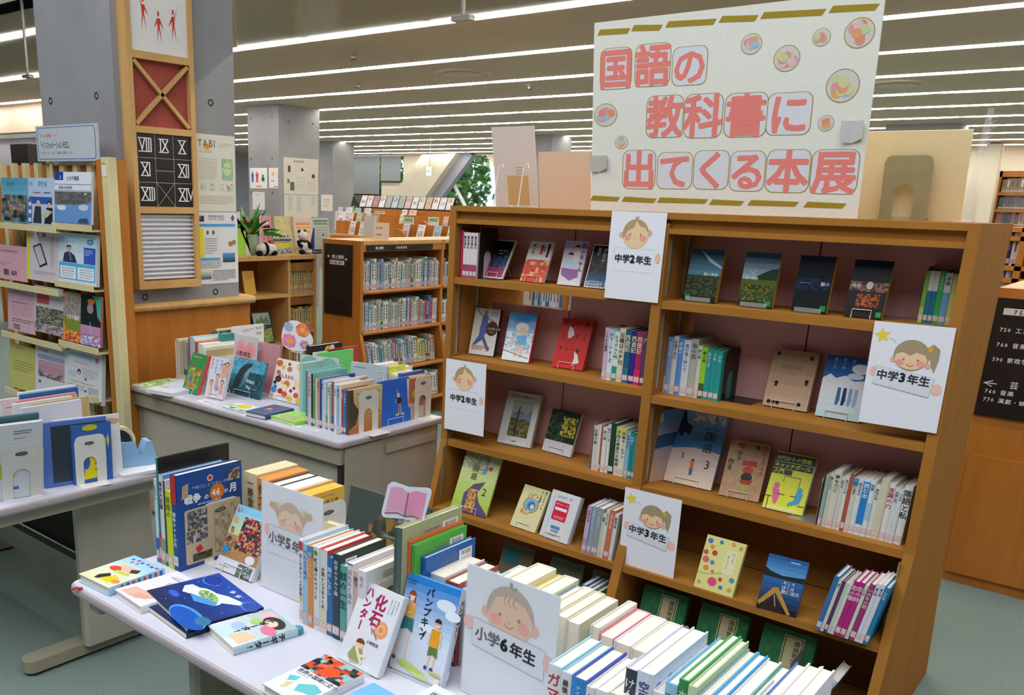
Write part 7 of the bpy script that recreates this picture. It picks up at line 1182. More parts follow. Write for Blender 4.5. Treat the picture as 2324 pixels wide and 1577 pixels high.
leaf('pale leaflet with a drawn smartphone and yellow edge', kb(298, 1440), kb(655, 1450), kb(330, 880), 'd4ccd0', [('p', 'dcdc30', [0, 0, .1, 0, .12, 1, .04, 1]), ('p', '30343c', [.2, .66, .45, .74, .66, .34, .42, .26]), ('p', 'd0c4c8', [.24, .64, .43, .7, .6, .37, .42, .3]), ('r', .3, .88, .38, .94, '8c7c80'), ('r', .5, .86, .6, .94, '7c7478'), ('L', .25, .12, .9, .2, 3, 'a8989c'), ('L', .74, .3, .86, .9, 16, 'b8a8ac')], th=.004)
leaf('light blue leaflet みらい with a seated man in suit', kb(655, 1470), kb(1070, 1490), kb(672, 918), 'dce8f0', [('g', 0, .42, 1, 1, 'd8e4ec', 'c0dce8', 3), ('t', 'みらい', .2, .8, .09, '687480', 'h', .0, 2, 0, 1.3), ('e', .84, .85, .08, .055, '3c80c0'), ('e', .84, .85, .045, .03, 'a8c8e0'), ('r', .68, .42, .98, .74, '3c60c0'), ('L', .7, .58, .9, .7, 3, 'c8d4f0'), ('e', .28, .7, .07, .05, 'd8b090'), ('p', '58504c', arc(.28, .72, .07, .045, 0, 180)), ('p', '38405c', [.12, .42, .5, .42, .44, .56, .3, .64, .16, .6]), ('l', 'c8d0d8', .02, [.3, .63, .34, .46]), ('r', .02, .08, .98, .41, '54b0e0'), ('r', .05, .1, .48, .34, 'e8f0f4'), ('r', .52, .1, .95, .34, 'e8f0f4'), ('L', .1, .12, .44, .32, 4, '98a4ac'), ('L', .58, .12, .92, .32, 4, '98a4ac')], th=.02)
ledge(kb(-60, 1450), kb(655, 1462)); ledge(kb(630, 1478), kb(1060, 1500))
leaf('pink text leaflet in the third row', kc(92, 620), kc(390, 640), kc(122, 140), 'd8aebc', [('L', .2, .88, .8, .92, 1, '907880'), ('L', .15, .64, .95, .68, 1, '60505c'), ('L', .15, .34, .9, .6, 6, 'c098a4'), ('L', .15, .2, .95, .3, 2, '705c64'), ('n', .2, .04, .45, .16, ['a08c94', '807078'], 3, 3, 3)], th=.003)
leaf('white leaflet with pink block and grey harbour photo', kc(388, 640), kc(700, 650), kc(405, 128), 'd0cccc', [('R', .08, .62, .52, .94, .02, 'c85c68'), ('n', .05, .2, 1, .55, ['5c5c50', '787468', '8c8c7c', '485048', 'a09c8c'], 8, 6, 4), ('n', 0, 0, 1, .2, ['c8b0b4', '98808c', 'b0a8a8', '6c6470'], 6, 3, 5), ('L', .6, .82, .95, .92, 3, 'b88c94')], th=.005)
leaf('colourful magazine ヒタチ通信 in the right slot of the third row', kc(690, 735), kc(1115, 745), kc(690, 195), 'c08080', [('r', 0, .5, .52, 1, 'a09890'), ('p', 'e09898', [0, 1, .25, 1, .1, .7, 0, .6]), ('n', .12, .52, .5, .95, ['a09890', '8c8880', 'b0a498'], 5, 5, 2), ('p', '20282c', [.5, 1, .78, 1, .9, .88, .92, .6, 1, .5, 1, .4, .5, .4]), ('p', '54b090', [.78, 1, 1, 1, 1, .55, .92, .6, .88, .88]), ('e', .76, .88, .09, .06, 'e07830'), ('e', .74, .74, .08, .1, 'b08c98'), ('r', 0, .22, .5, .5, '88903c'), ('p', 'e89c38', [0, 0, .12, 0, .1, .3, 0, .48]), ('n', .1, 0, .5, .22, ['e8a040', 'd8503c', 'e8b860', 'c03c50'], 6, 4, 6), ('r', .5, .22, 1, .4, 'c890b8'), ('l', 'b8c8f0', .02, [.74, .48, .76, .22]), ('n', .5, 0, 1, .2, ['e8e4ec', 'b0a0d0', 'c86878', '8c9cd8'], 6, 4, 7), ('t', 'ヒタチ通信', .14, .46, .105, 'f0ece8', 'h', .03, 1, 0, .92)], th=.014)
ledge(kc(30, 640), kc(690, 668)); ledge(kc(672, 742), kc(1110, 765))
leaf('yellow text leaflet in the bottom row', kc(112, 1255), kc(398, 1268), kc(150, 770), 'c8c470', [('L', .2, .9, .6, .94, 1, '686438'), ('L', .15, .4, .9, .65, 4, '9c9850'), ('l', '5c5c30', .006, [.5, .02, .5, .14]), ('l', '5c5c30', .006, [.85, .02, .85, .14])], th=.003)
leaf('white leaflet with pink title and tunnel of blossoms photo', kc(396, 1305), kc(720, 1315), kc(410, 790), 'd8d8e0', [('t', 'ひたち文化', .1, .88, .085, 'd87080', 'h', .02, 1), ('r', .08, .72, 1, .82, '98a8c8'), ('g', .1, .34, .98, .7, '988890', 'c8a0ac', 4), ('n', .1, .34, .98, .46, ['7c7478', '5c6460', 'c8b0b4'], 8, 2, 5), ('e', .5, .5, .3, .08, 'c890a0'), ('r', .12, .2, .2, .26, '606878')], th=.004)
leaf('white town newsletter with blue heading, bottom right slot', kc(720, 1355), kc(1130, 1380), kc(722, 815), 'dcdee2', [('r', .1, .84, .78, .92, '9cc4dc'), ('r', .82, .82, .9, .92, 'd86878'), ('L', .25, .73, .75, .76, 1, 'c87080'), ('e', .4, .56, .05, .06, '504450'), ('e', .4, .54, .03, .03, 'e8c8b4'), ('r', .12, .44, .32, .56, 'c0d0dc'), ('L', .5, .46, .9, .66, 4, 'b0b4bc'), ('r', .15, .34, .8, .36, 'd8b850'), ('L', .1, .12, .55, .3, 3, 'a8acb4'), ('r', .64, .16, .9, .3, 'b0bcd0'), ('r', .55, .42, .6, .46, '505860'), ('r', .55, .18, .6, .22, '505860')], th=.02)
ledge(kc(70, 1270), kc(400, 1290)); ledge(kc(370, 1320), kc(735, 1345)); ledge(kc(1030, 1365), kc(1110, 1385))
# sign on top of the rack
P0, P1 = aty(RY + .05, 86, 366), aty(RY + .05, 223, 372); P1.z = P0.z; m, w_, h_ = frame(P0, P1, (80, 287))
sg = thing('rack_sign', 'grey sign 「インフォメーション日立」 with blue rounded border above the rack', 'sign', m)
MB().box(0, 0, 0, w_, .012, h_, 'c4c8ce').build('board', 'film', sg)
Art(w_, h_).draw([('R', .02, .05, .98, .95, .12, '4c78a8'), ('R', .03, .07, .97, .93, .1, 'c4c8ce'), ('t', 'ひたちの情報コーナー', .07, .68, .105, 'd86450', 'h', .005, 1), ('t', '「インフォメーション日立」', .05, .38, .205, '4c5058', 'h', .01, 2, 0, .88, .78), ('t', '*このパンフレットは、ご自由にお持ちください', .06, .2, .09, '6c7078', 'h', .0, 1, 0, 1)]).build('lettering', sg, 'film')
MB().box(w_ - .03, .012, -.10, w_ - .015, .02, .1).build('post', 'cream', sg); MB().box(.1, .012, -.10, .115, .02, .1).build('post', 'cream', sg)
MB().box(.001, 0, 0, .075, .0006, .04, 'e4e4dc', mx=mframe(V((-3.925, RY - .012, 1.72)), (0, 1, 0), (0, 0, 1)) @ Matrix.Identity(4)).build('label_sticker', 'paper', rk) if 0 else None
Art(.05, .07, (-3.985 + .003, RY - .0205, 1.71)).draw([('r', .05, .05, .95, .75, 'e4e0d4'), ('L', .1, .8, .9, .95, 1, '98906c')]).build('sticker', rk, 'paper')
# shelves with books seen to the left of and through the rack
ob = thing('bookcase', 'orange bookcase far left behind the leaflet rack', 'bookcase', loc(0, 0, 0))
YL = 5.2
pz = lambda y: aty(YL, 5, y).z
xa, xb = -11.4, -9.6
MB().box(xa, YL + .02, 0, xb, YL + .35, .02).build('bottom_board', 'wood2', ob)
for z_ in (pz(388), pz(388) - .38, pz(388) - .76, pz(388) - 1.14): MB().box(xa, YL, z_ - .03, xb, YL + .35, z_).build('shelf', 'wood2', ob)
for x in (xa, xb - .03): MB().box(x, YL, 0, x + .03, YL + .35, pz(388)).build('side_panel', 'wood2', ob)
MB().box(xa, YL + .34, 0, xb, YL + .35, pz(388)).build('back_panel', 'woodin', ob)
bxx = thing('storage_box', 'dark box with two white labels on the far left bookcase', 'box', loc(aty(YL, 24, 383).x, YL + .02, pz(388)))
MB().box(0, 0, 0, .42, .25, .3).build('body', 'black', bxx); Art(.42, .3).draw([('r', .08, .05, .42, .2, 'dcdcdc'), ('r', .52, .05, .9, .2, 'dcdcdc')]).build('label_print', bxx, 'paper')
far_cols = ['c84838', 'b83c30', 'e0b0a8', 'd8d8dc', '3c80b8', '28283c', 'a8a8a0', 'd8c8a0', '8c3c30', '5c7c60']
rr = random.Random(3)
STUFF = MB()
def tiny_row(desc, x0, x1, Y, z, h0, cols, group, axis='x', tw=(.02, .045), d=.15, label=None, fcol='b8a8b4', X=None, lean=0, sd=1, depd=1):
    r2 = random.Random(sd); p = x0; i = 0; out = []; join = desc is None
    while p < x1 - .012:
        t = min(r2.uniform(*tw), x1 - p); h = h0 * r2.uniform(.86, 1.08); c = r2.choice(cols); mb = STUFF if join else MB(); k0 = len(mb.v)
        g = .001
        if axis == 'x':
            mb.box(p + g, Y, z, p + t - g, Y + d, z + h, c); e = (p + t * .5, Y - .0004)
            mb.add([(p + .002, Y - .0006, z + h * .06), (p + t - .002, Y - .0006, z + h * .06), (p + t - .002, Y - .0006, z + h * .19), (p + .002, Y - .0006, z + h * .19)], [(0, 1, 2, 3)], fcol)
            mb.add([(p + t * .35, Y - .0006, z + h * .4), (p + t * .65, Y - .0006, z + h * .4), (p + t * .65, Y - .0006, z + h * .85), (p + t * .35, Y - .0006, z + h * .85)], [(0, 1, 2, 3)], r2.choice(['505058', '6c6c74', 'dcdce0', '88505c', '405880']))
        else:
            X0 = Y; mb.box(X0 - d, p + g, z, X0, p + t - g, z + h, c)
            q = lambda a, b, zc0, zc1, cc: mb.add([(X0 + .0006, p + t * a, z + h * zc0), (X0 + .0006, p + t * b, z + h * zc0), (X0 + .0006, p + t * b, z + h * zc1), (X0 + .0006, p + t * a, z + h * zc1)], [(0, 1, 2, 3)], cc)
            q(.08, .92, .06, .18, fcol); y_ = .88
            while y_ > .35:
                l_ = r2.uniform(.04, .1); q(.3, .7, y_ - l_, y_, '48484f' if sum(lin(c)[:3]) > .6 else 'dcdce0'); y_ -= l_ + .03
            if r2.random() < .3: q(.05, .95, .88, .97, r2.choice(['4c80c0', 'c84858', '3c9060', 'e0c040']))
        if join:
            if lean:
                L_ = Matrix.Translation((0, p, z)) @ Matrix.Rotation(lean, 4, 'X') @ Matrix.Translation((0, -p, -z)); mb.v[k0:] = [tuple(L_ @ V(v_)) for v_ in mb.v[k0:]]
            p += t * (1 / math.cos(lean) if lean else 1); i += 1; continue
        o = mb.build('book', 'paint')
        if lean:
            L_ = Matrix.Translation((0, p, z)) @ Matrix.Rotation(lean, 4, 'X') @ Matrix.Translation((0, -p, -z)); o.matrix_local = L_
        tag(o, '%s book, %s %s' % (cname(c), (ordn(i) + ' from the left') if i else 'leftmost', desc), 'book', group); out.append(o)
        p += t * (1 / math.cos(lean) if lean else 1); i += 1
    return out
tiny_row(None, aty(YL, -30, 400).x, aty(YL, 60, 400).x, YL + .03, pz(388) - .38, .28, far_cols, 'books behind the leaflet rack', sd=2, tw=(.05, .08))
tiny_row(None, aty(YL, -30, 400).x, aty(YL, 60, 400).x, YL + .03, pz(388) - .76, .28, ['28343c', '2c5050', 'd8d8d8', '6c5c50', '384838'], 'books behind the leaflet rack', sd=4, tw=(.05, .08))
# ------------------------------------------------------------------ books in the local history bookcase
hc_ = ['d8d8d4', 'dcd8c8', 'c8ccd4', '3c7cb8', '5c98c8', 'd4d0d8', 'e0e0dc', 'b8b4a8', 'dcdcd4', '4c6c58', '98b0c0', 'd8ccb0', 'a8b8a8', 'e0dce0', 'c0b0bc']
hx = -4.484
tiny_row('on the top shelf of the local history bookcase', 4.65, 5.515, hx - .012, 1.014, .205, hc_, 'books on the local history top shelf', 'y', (.014, .032), .14, sd=11)
tiny_row('on the middle shelf of the local history bookcase', 4.65, 5.515, hx - .012, .72, .205, hc_ + ['c85878', '58405c'], 'books on the local history middle shelf', 'y', (.012, .028), .14, sd=12)
tiny_row(None, 4.70, 5.46, hx + .03, .432, .19, hc_ + ['d8cc38', 'a84850', '3c6c98', 'c8d840'], 'leaning books on the third local history shelf', 'y', (.016, .034), .14, sd=13, lean=.14)
tiny_row(None, 4.70, 5.46, hx + .07, .162, .19, hc_, 'books on the lowest local history shelf', 'y', (.02, .04), .14, sd=14, lean=.08)
for z_, h_, sd in ((1.014, .2, 21), (.72, .19, 22), (.432, .19, 23)):
    tiny_row(None, 5.56, 6.35, hx - .012, z_, h_, hc_, 'books in the second local history bay', 'y', (.03, .05), .14, sd=sd)
# yellowed volumes in the pale shelf
yc = ['c8b078', 'd0b880', 'bca468', 'd4bc84', 'b8985c']
for z_, sd, nm in ((.977, 31, 'top'), (.702, 32, 'middle'), (.422, 33, 'lower')):
    tiny_row(None, 4.335, 4.60, LX - .03, z_, .17, yc, 'yellowed volumes in the pale shelf', 'y', (.017, .03), .14, sd=sd, fcol='a88c84', depd=1)
m = mframe(V((LX - .08, 3.98, .977)), (0, 1, 0), (-.2, 0, 1)); bx('small mustard yellow book alone on the pale shelf', m, .10, .165, .012, 'd8ac38', [('L', .2, .7, .8, .8, 2, 'b08c28')], side='L')
m = mframe(V((LX - .06, 4.06, .622)), (0, 1, 0), (-.3, 0, 1)); bx('framed green mountain booklet leaning on the lower pale shelf', m, .17, .235, .012, '242c30', [('g', .06, .58, .95, .95, 'a8b8a8', 'b0bcb8', 3), ('p', '5c8458', [.1, .6, .25, .8, .35, .72, .5, .86, .62, .74, .8, .84, .92, .6]), ('r', 0, .48, 1, .57, '2c3444'), ('n', .06, .04, .95, .46, ['7c9440', '8ca454', '68803c', 'a0b06c'], 7, 5, 3), ('L', .2, .5, .8, .54, 1, 'c8ccd0')], side='L', hard=False)
# ------------------------------------------------------------------ on top of the pale shelf
kd = K(540, 440, 10.514); SX = LX - .1
def spt(x, y, X=None): return atx(X or SX, *kd(x, y))
ZT = LZ
p = spt(300, 1395, SX - .04); vz = spt(300, 960, SX - .04).z - ZT
vs_ = thing('vase', 'greenish glass vase of tropical leaves and orange flowers on pale shelf', 'vase', loc(p.x, p.y, ZT))
MB().lathe([(.036, 0), (.040, .01), (.045, vz * .5), (.05, vz), (.046, vz), (.04, vz * .5), (.034, .012)], 'a8b890', 22).build('vessel', 'plastic', vs_)
fv = thing('flower_arrangement', 'tropical leaves with orange bloom standing in the glass vase', 'plant', loc(p.x, p.y, ZT + vz * .2))
rr = random.Random(9); mb = MB(); top = spt(300, 230, SX - .04).z - ZT - vz * .2; leaves = []
def blade(mb, p0, dirv, L_, wd_, c, bend=.3):
    d = V(dirv).normalized(); s_ = d.cross(V((1, 0, 0))).normalized() if abs(d.x) < .9 else V((0, 1, 0)); vs = []; n_ = 5
    for i in range(n_ + 1):
        f = i / n_; q = V(p0) + d * L_ * f + V((0, 0, -bend * L_ * f * f)); w_ = wd_ * math.sin(PI * (.12 + .88 * f)) if f < 1 else .0005; vs += [q - s_ * w_, q + s_ * w_]
    mb.add(vs, [(2 * i, 2 * i + 1, 2 * i + 3, 2 * i + 2) for i in range(n_)], c)
for i in range(44):
    a_ = rr.uniform(-1.3, 1.3); bz = rr.uniform(.5, 1); d_ = (rr.uniform(-.6, .6), math.sin(a_), math.cos(a_) * bz + .1); b_ = MB(); blade(b_, (0, 0, vz * .7), d_, rr.uniform(.14, .27), rr.uniform(.008, .017), rr.choice(['3c8c30', '2c6c28', '58a840', '1c4c24', '74b848', '2c5c38']), rr.uniform(0, .4)); b_.build('leaf', 'leaf', fv)
mb = MB(); 
for i in range(14): mb.ball((rr.uniform(-.04, .04), rr.uniform(-.045, .0), vz * .75 + rr.uniform(.02, .1)), rr.uniform(.012, .02), rr.choice(['c85c28', 'b04c20', 'd87438']), 8)
mb.build('orange_bloom', 'leaf', fv)
mb = MB(); mb.tube([(0, 0, -.02), (0, 0, vz * .8)], .014, '1c4428', 7).build('stems', 'leaf', fv)
def cube(lb, nm, cat, x0, x1, ztop_px, X, d, c, art=None, base=1395, m_='plastic', lean=0, par=None):
    a_, b_ = spt(x0, base, X), spt(x1, base, X); h = spt((x0 + x1) / 2, ztop_px, X).z - ZT
    m = mframe(V((X, a_.y, ZT + .0006)), (0, 1, 0), (-lean, 0, 1)); t_ = thing(nm, lb, cat, m)
    MB().box(0, 0, 0, b_.y - a_.y, d, h, c).build('body', m_, t_)
    if art: Art(b_.y - a_.y, h, (0, 0, 0)).draw(art).build('print', t_, 'paper')
    return t_
t_ = thing('leaflet_stand', 'lime green and white slanted leaflet stand at the shelf left end', 'stand', mframe(V((SX, spt(0, 1400).y - .03, ZT)), (0, 1, 0), (0, 0, 1)))
hh = spt(100, 870).z - ZT; w1 = spt(190, 1400).y - spt(0, 1400).y + .03; w2 = w1 + .045
MB().add([(0, 0, 0), (w1, 0, 0), (w1, 0, hh), (0, 0, hh), (0, .05, 0), (w1, .05, 0), (w1, .02, hh), (0, .02, hh)], [(0, 1, 2, 3), (1, 5, 6, 2), (5, 4, 7, 6), (4, 0, 3, 7), (3, 2, 6, 7), (0, 4, 5, 1)], 'a8dc50').build('green_sheet', 'paper', t_)
MB().add([(w1, -.002, 0), (w2, -.002, 0), (w1 * .4, -.002, hh * 1.55), (0, -.002, hh * 1.7), (0, -.002, hh), (w1, -.002, hh), (w1, .004, 0), (w2, .004, 0), (w1 * .4, .004, hh * 1.55), (0, .004, hh * 1.7), (0, .004, hh), (w1, .004, hh)], [(0, 1, 2, 3, 4, 5), (11, 10, 9, 8, 7, 6), (1, 7, 8, 2), (2, 8, 9, 3)], 'e8e4e4').build('white_sheet', 'paper', t_)
dl = thing('desk_lamp', 'white angled lamp head above the green stand', 'lamp', mframe(V((SX - .05, spt(20, 640).y, spt(100, 690, SX - .05).z)), (0, 1, 0), (0, 0, 1)))
MB().add([(0, 0, .01), (.05, 0, .01), (.055, 0, .07), (.045, 0, .075), (0, .03, .01), (.05, .03, .01), (.055, .02, .07), (.045, .02, .075)], [(0, 1, 2, 3), (1, 5, 6, 2), (5, 4, 7, 6), (4, 0, 3, 7), (3, 2, 6, 7), (0, 4, 5, 1)], 'eae6ea').build('shade', 'plastic', dl)
MB().box(0, 0, 0, .05, .03, .01, '503844').build('lens', 'plastic', dl); MB().tube([(.0, .03, .02), (-.02, .05, -.05), (-.02, .05, -.149)], .004).build('arm', 'white', dl)
cube('pink panda banner stand with two drawn pandas', 'banner', 'sign', 525, 800, 520, SX + .01, .004, 'e8a4ac', [('r', .0, 0, .06, 1, 'e8e4e4'), ('e', .66, .82, .14, .035, 'ece8e8'), ('e', .36, .78, .12, .03, 'ece8e8'), ('p', '28282c', [.15, .69, .95, .69, .8, .78, .6, .74, .45, .76, .3, .72]), ('e', .58, .85, .04, .012, '28282c'), ('e', .76, .85, .04, .012, '28282c'), ('e', .3, .81, .03, .01, '28282c'), ('t', 'ぬいぐるみ', .7, .66, .055, '605058', 'v', .01), ('t', 'おとまり会', .38, .66, .055, '605058', 'v', .01)])
def panda(lb, x, y_top, y_bot, X, s, lie=False):
    q = spt(x, y_bot, X); h = spt(x, y_top, X).z - ZT; t_ = thing('panda_toy', lb, 'plush toy', mframe(V((X, q.y, ZT)), (0, 1, 0), (0, 0, 1)))
    Wc, Bc = 'e4e6e4', '202226'
    if lie:
        MB().ball((0, 0, h * .5), (h * .85, h * .5, h * .5), Wc, 16).build('body', 'fur', t_, True); MB().ball((-.01, -.01, h * .52), (h * .22, h * .52, h * .52), Bc, 14).build('band', 'fur', t_, True)
        for a_ in (-1, 1): MB().ball((a_ * h * .75, -h * .2, h * .2), (h * .3, h * .3, h * .22), Bc, 10).build('paw', 'fur', t_, True)
        MB().ball((h * .7, 0, h * .5), (h * .42, h * .4, h * .4), Wc, 12).build('head', 'fur', t_, True)
        return
    MB().ball((0, 0, h * .3), (h * .27, h * .24, h * .3), Wc, 18).build('body', 'fur', t_, True)
    MB().ball((0, -.01, h * .74), (h * .22, h * .2, h * .2), Wc, 18).build('head', 'fur', t_, True)
    for a_ in (-1, 1):
        MB().ball((a_ * h * .16, .0, h * .93), (h * .075, h * .04, h * .075), Bc, 10).build('ear', 'fur', t_, True)
        MB().ball((a_ * h * .09, -h * .17, h * .76), (h * .05, h * .04, h * .065), Bc, 10).build('eye_patch', 'fur', t_, True)
        MB().tube([(a_ * h * .2, -h * .02, h * .5), (a_ * h * .3, -h * .16, h * .4), (a_ * h * .2, -h * .26, h * .3)], [h * .09, h * .08, h * .075], Bc, 10).build('arm', 'fur', t_, True)
        MB().tube([(a_ * h * .14, -h * .1, h * .09), (a_ * h * .24, -h * .32, h * .1)], [h * .1, h * .09], Bc if a_ < 0 else Wc, 10).build('leg', 'fur', t_, True)
    MB().tube([(-h * .22, -h * .05, h * .53), (0, -h * .16, h * .5), (h * .22, -h * .05, h * .53)], h * .05, Bc, 8).build('collar', 'fur', t_, True)
    MB().ball((0, -h * .2, h * .69), (h * .02, h * .02, h * .015), Bc, 8).build('nose', 'fur', t_, True)
panda('large seated panda plush toy before the yellow leaflet holder', 1530, 850, 1350, SX + .02, 1)
panda('small lying panda plush at the foot of the pink banner', 650, 1160, 1400, SX + .055, 1, True)
cube('clear leaflet holder with yellowish sheets behind the panda figures', 'leaflet_holder', 'leaflet holder', 950, 1390, 530, SX - .12, .02, 'c8c08c', [('r', .08, .05, .92, .92, 'd0c890'), ('n', .1, .1, .9, .9, ['d0c890', 'c8bc84', 'd4cc9c'], 4, 5, 2)], lean=.15)
cube('leaflet holder with orange and yellow striped sheets behind the panda', 'leaflet_holder', 'leaflet holder', 1400, 1830, 530, SX - .1, .02, 'd8c4c0', [('r', .1, y, .9, y + .06, c) for y, c in ((.3, 'e0b048'), (.42, 'e4c050'), (.54, 'e0b040'), (.66, 'e8b448'), (.76, 'e09060'))] + [('r', .1, .84, .9, .96, 'd8c0b4')], lean=.15)
cube('grey green listed leaflet holder near the bookcase end', 'leaflet_holder', 'leaflet holder', 1830, 2230, 570, SX - .12, .02, 'b4bcb0', [('r', .1, .88, .95, .94, '58906c'), ('r', .1, .8, .9, .85, '6c8c78'), ('L', .1, .1, .9, .75, 8, '98a498'), ('e', .6, .5, .06, .03, '505858')], lean=.15)
t_ = thing('holder_wing', 'deep blue side wing of a leaflet holder beside the panda', 'leaflet holder', mframe(V((SX - .02, spt(1740, 1330).y, ZT)), (0, 1, 0), (0, 0, 1)))
a_ = spt(1870, 1330).y - spt(1740, 1330).y; hz = spt(1850, 820).z - ZT; MB().prism([(0, 0), (a_, 0), (a_, .004), (0, .004)], 0, .002, '2838a0').build('foot', 'plastic', t_)
MB().add([(0, 0, 0), (a_, 0, .0), (a_, 0, hz), (a_ * .8, 0, hz), (0, .004, 0), (a_, .004, 0), (a_, .004, hz), (a_ * .8, .004, hz)], [(0, 1, 2, 3), (7, 6, 5, 4), (1, 5, 6, 2), (0, 3, 7, 4), (3, 2, 6, 7)], '2838a0').build('wing', 'plastic', t_)
t_ = cube('display box of small panda figures with a yellow band', 'figure_box', 'box', 870, 1290, 1170, SX + .0, .05, 'c0c0bc', [('r', 0, .62, 1, .98, 'dcd030'), ('n', 0, .0, 1, .58, ['8c9098', 'd8d8d8', '5c6068', 'a0b0a0', 'c8b8d0'], 12, 4, 3)])
rr = random.Random(4); hb_ = spt(1000, 1170).z - ZT
for i in range(6):
    yy = spt(900 + i * 72, 1300).y; f_ = thing('panda_figure', 'small black and white panda figure, %s in the yellow banded box' % ORD[i], 'figure', loc(SX - .02, yy, ZT + hb_), 'small panda figures in the yellow banded box')
    MB().ball((0, 0, .016), (.013, .013, .017), 'dcdcdc', 10).build('body', 'fur', f_, True); MB().ball((0, 0, .036), .012, 'e4e4e4', 10).build('head', 'fur', f_, True); MB().ball((0, .009, .046), .005, '202226', 6).build('ear', 'fur', f_); MB().ball((0, -.009, .046), .005, '202226', 6).build('ear', 'fur', f_); MB().ball((.009, 0, .02), (.008, .013, .006), '202226', 8).build('arm', 'fur', f_)
cube('low dark tray with white beads at the end of the pale shelf', 'tray', 'tray', 1640, 2000, 1330, SX + .05, .06, '40424a', [('e', .2 + i * .14, .5, .04, .2, 'd8d8dc', 6) for i in range(6)])
cube('small orange wooden block stand beside the banner', 'wood_stand', 'stand', 800, 870, 1110, SX + .04, .04, 'b0683c', None)
# ------------------------------------------------------------------ middle distance
ke = K(740, 430, 8.014)
def dpt(x, y, Y): return aty(Y, *ke(x, y))
# black magazine rack
YM = 12.6
mr = thing('magazine_rack', 'black metal magazine rack with face-out magazines before the back wall', 'rack', loc(0, 0, 0))
xa, xb = dpt(600, 300, YM).x, dpt(2290, 300, YM).x; z1_ = dpt(600, 310, YM).z; z0_ = dpt(600, 100, YM).z
for zz_, zt_ in ((z1_, z0_), (z1_ - .48, z0_ - .48)):
    MB().box(xa, YM - .06, zz_ - .035, xb, YM + .22, zz_).build('ledge', 'black', mr)
    MB().add([(xa, YM + .02, zz_), (xb, YM + .02, zz_), (xb, YM + .14, zt_), (xa, YM + .14, zt_), (xa, YM + .03, zz_), (xb, YM + .03, zz_), (xb, YM + .15, zt_), (xa, YM + .15, zt_)], [(0, 1, 2, 3), (7, 6, 5, 4)], '24242a').build('slope', 'black', mr)
    MB().add([(xa, YM + .02, zz_), (xa, YM + .14, zt_), (xa - .35, YM + .2, zt_), (xa - .42, YM + .2, zz_)], [(0, 1, 2, 3)], '24242a').build('end_panel', 'black', mr)
for f in (0, .33, .66, 1): x = xa + (xb - xa - .06) * f; MB().box(x, YM + .1, 0, x + .06, YM + .2, z0_ - .1).build('post', 'black', mr)
mc = ['e4e0dc', 'e4dce4', 'b08c8c', 'dfe0e4', 'b0b4b4', 'c4cce0', 'a8b4b4', 'dcb8c0', 'e0e0e4', 'dcd8d4', 'c8b8a0', 'e4e0e0', 'e0e0e0', 'e0dcd8']
rr = random.Random(12)
def mag(i, x, w, zb, zt, Y, c, lb, grp):
    m = mframe(V((x, Y, zb)), (1, 0, 0), (-.0, .42, 1)); t_ = thing('magazine', lb, 'magazine', m, grp); h = (zt - zb) * 1.06
    MB().box(0, 0, 0, w, .006, h, c).build('pages', 'paper', t_)
    Art(w, h).draw([('n', .15, .35 + .2 * (i % 2), .85, .6 + .25 * (i % 2), [rr.choice(['c86858', '8c98b0', 'c8a868', '60646c']), c, rr.choice(['d8a098', '98a0b8', 'c0b080'])], 3, 3, i), ('L', .15, .85, .8, .93, 1, '8c8c94')]).build('cover_print', t_, 'paper')
n_ = 14; wv = (xb - xa) / n_
for i in range(n_): mag(i, xa + i * wv + .01, wv * .86, z1_ + .002, z0_, YM, mc[i], '%s magazine, %s on the upper tier of the black rack' % (cname(mc[i]), (ordn(i) + ' from the left') if i else 'leftmost'), 'magazines on the black rack')
for i in (0, 1, 6, 7, 8, 9, 11, 12): mag(i + 3, xa + i * wv + .01, wv * .82, z1_ - .478, z0_ - .49, YM, mc[(i + 5) % 14], '%s magazine on the lower rack tier, slot %s from the left' % (cname(mc[(i + 5) % 14]), ordn(i) if i else 'first'), 'magazines on the black rack lower tier')
# stepped leaflet shelves in honey wood
YP = 8.2
st_ = thing('leaflet_shelf', 'low stepped honey wood leaflet shelf beyond the local history bookcase', 'shelf', loc(0, 0, 0))
xa, xb = dpt(80, 700, YP).x, dpt(2300, 700, YP).x
steps = ((YP, 870), (YP + .25, 700), (YP + .5, 600))
for k, (Y_, y_) in enumerate(steps):
    z_ = dpt(1200, y_, Y_).z; MB().box(xa, Y_ + .1, z_ - .28, xb, Y_ + .12, z_ + .16).build('back_board', 'wood2', st_); MB().box(xa, Y_ - .05, z_ - .02, xb, Y_ + .1, z_).build('ledge', 'wood3', st_)
MB().box(xa, YP - .05, 0, xb, YP + .65, dpt(1200, 870, YP).z - .02).build('base', 'wood2', st_)
lc = ['d8d0cc', 'dcd8c0', 'd8b8a8', 'd0c0d0', 'dcdcdc', 'a8bcc8', 'c8d8d8', 'dfe0e4', 'e0c8c0', 'b8c8b8']
k = 0
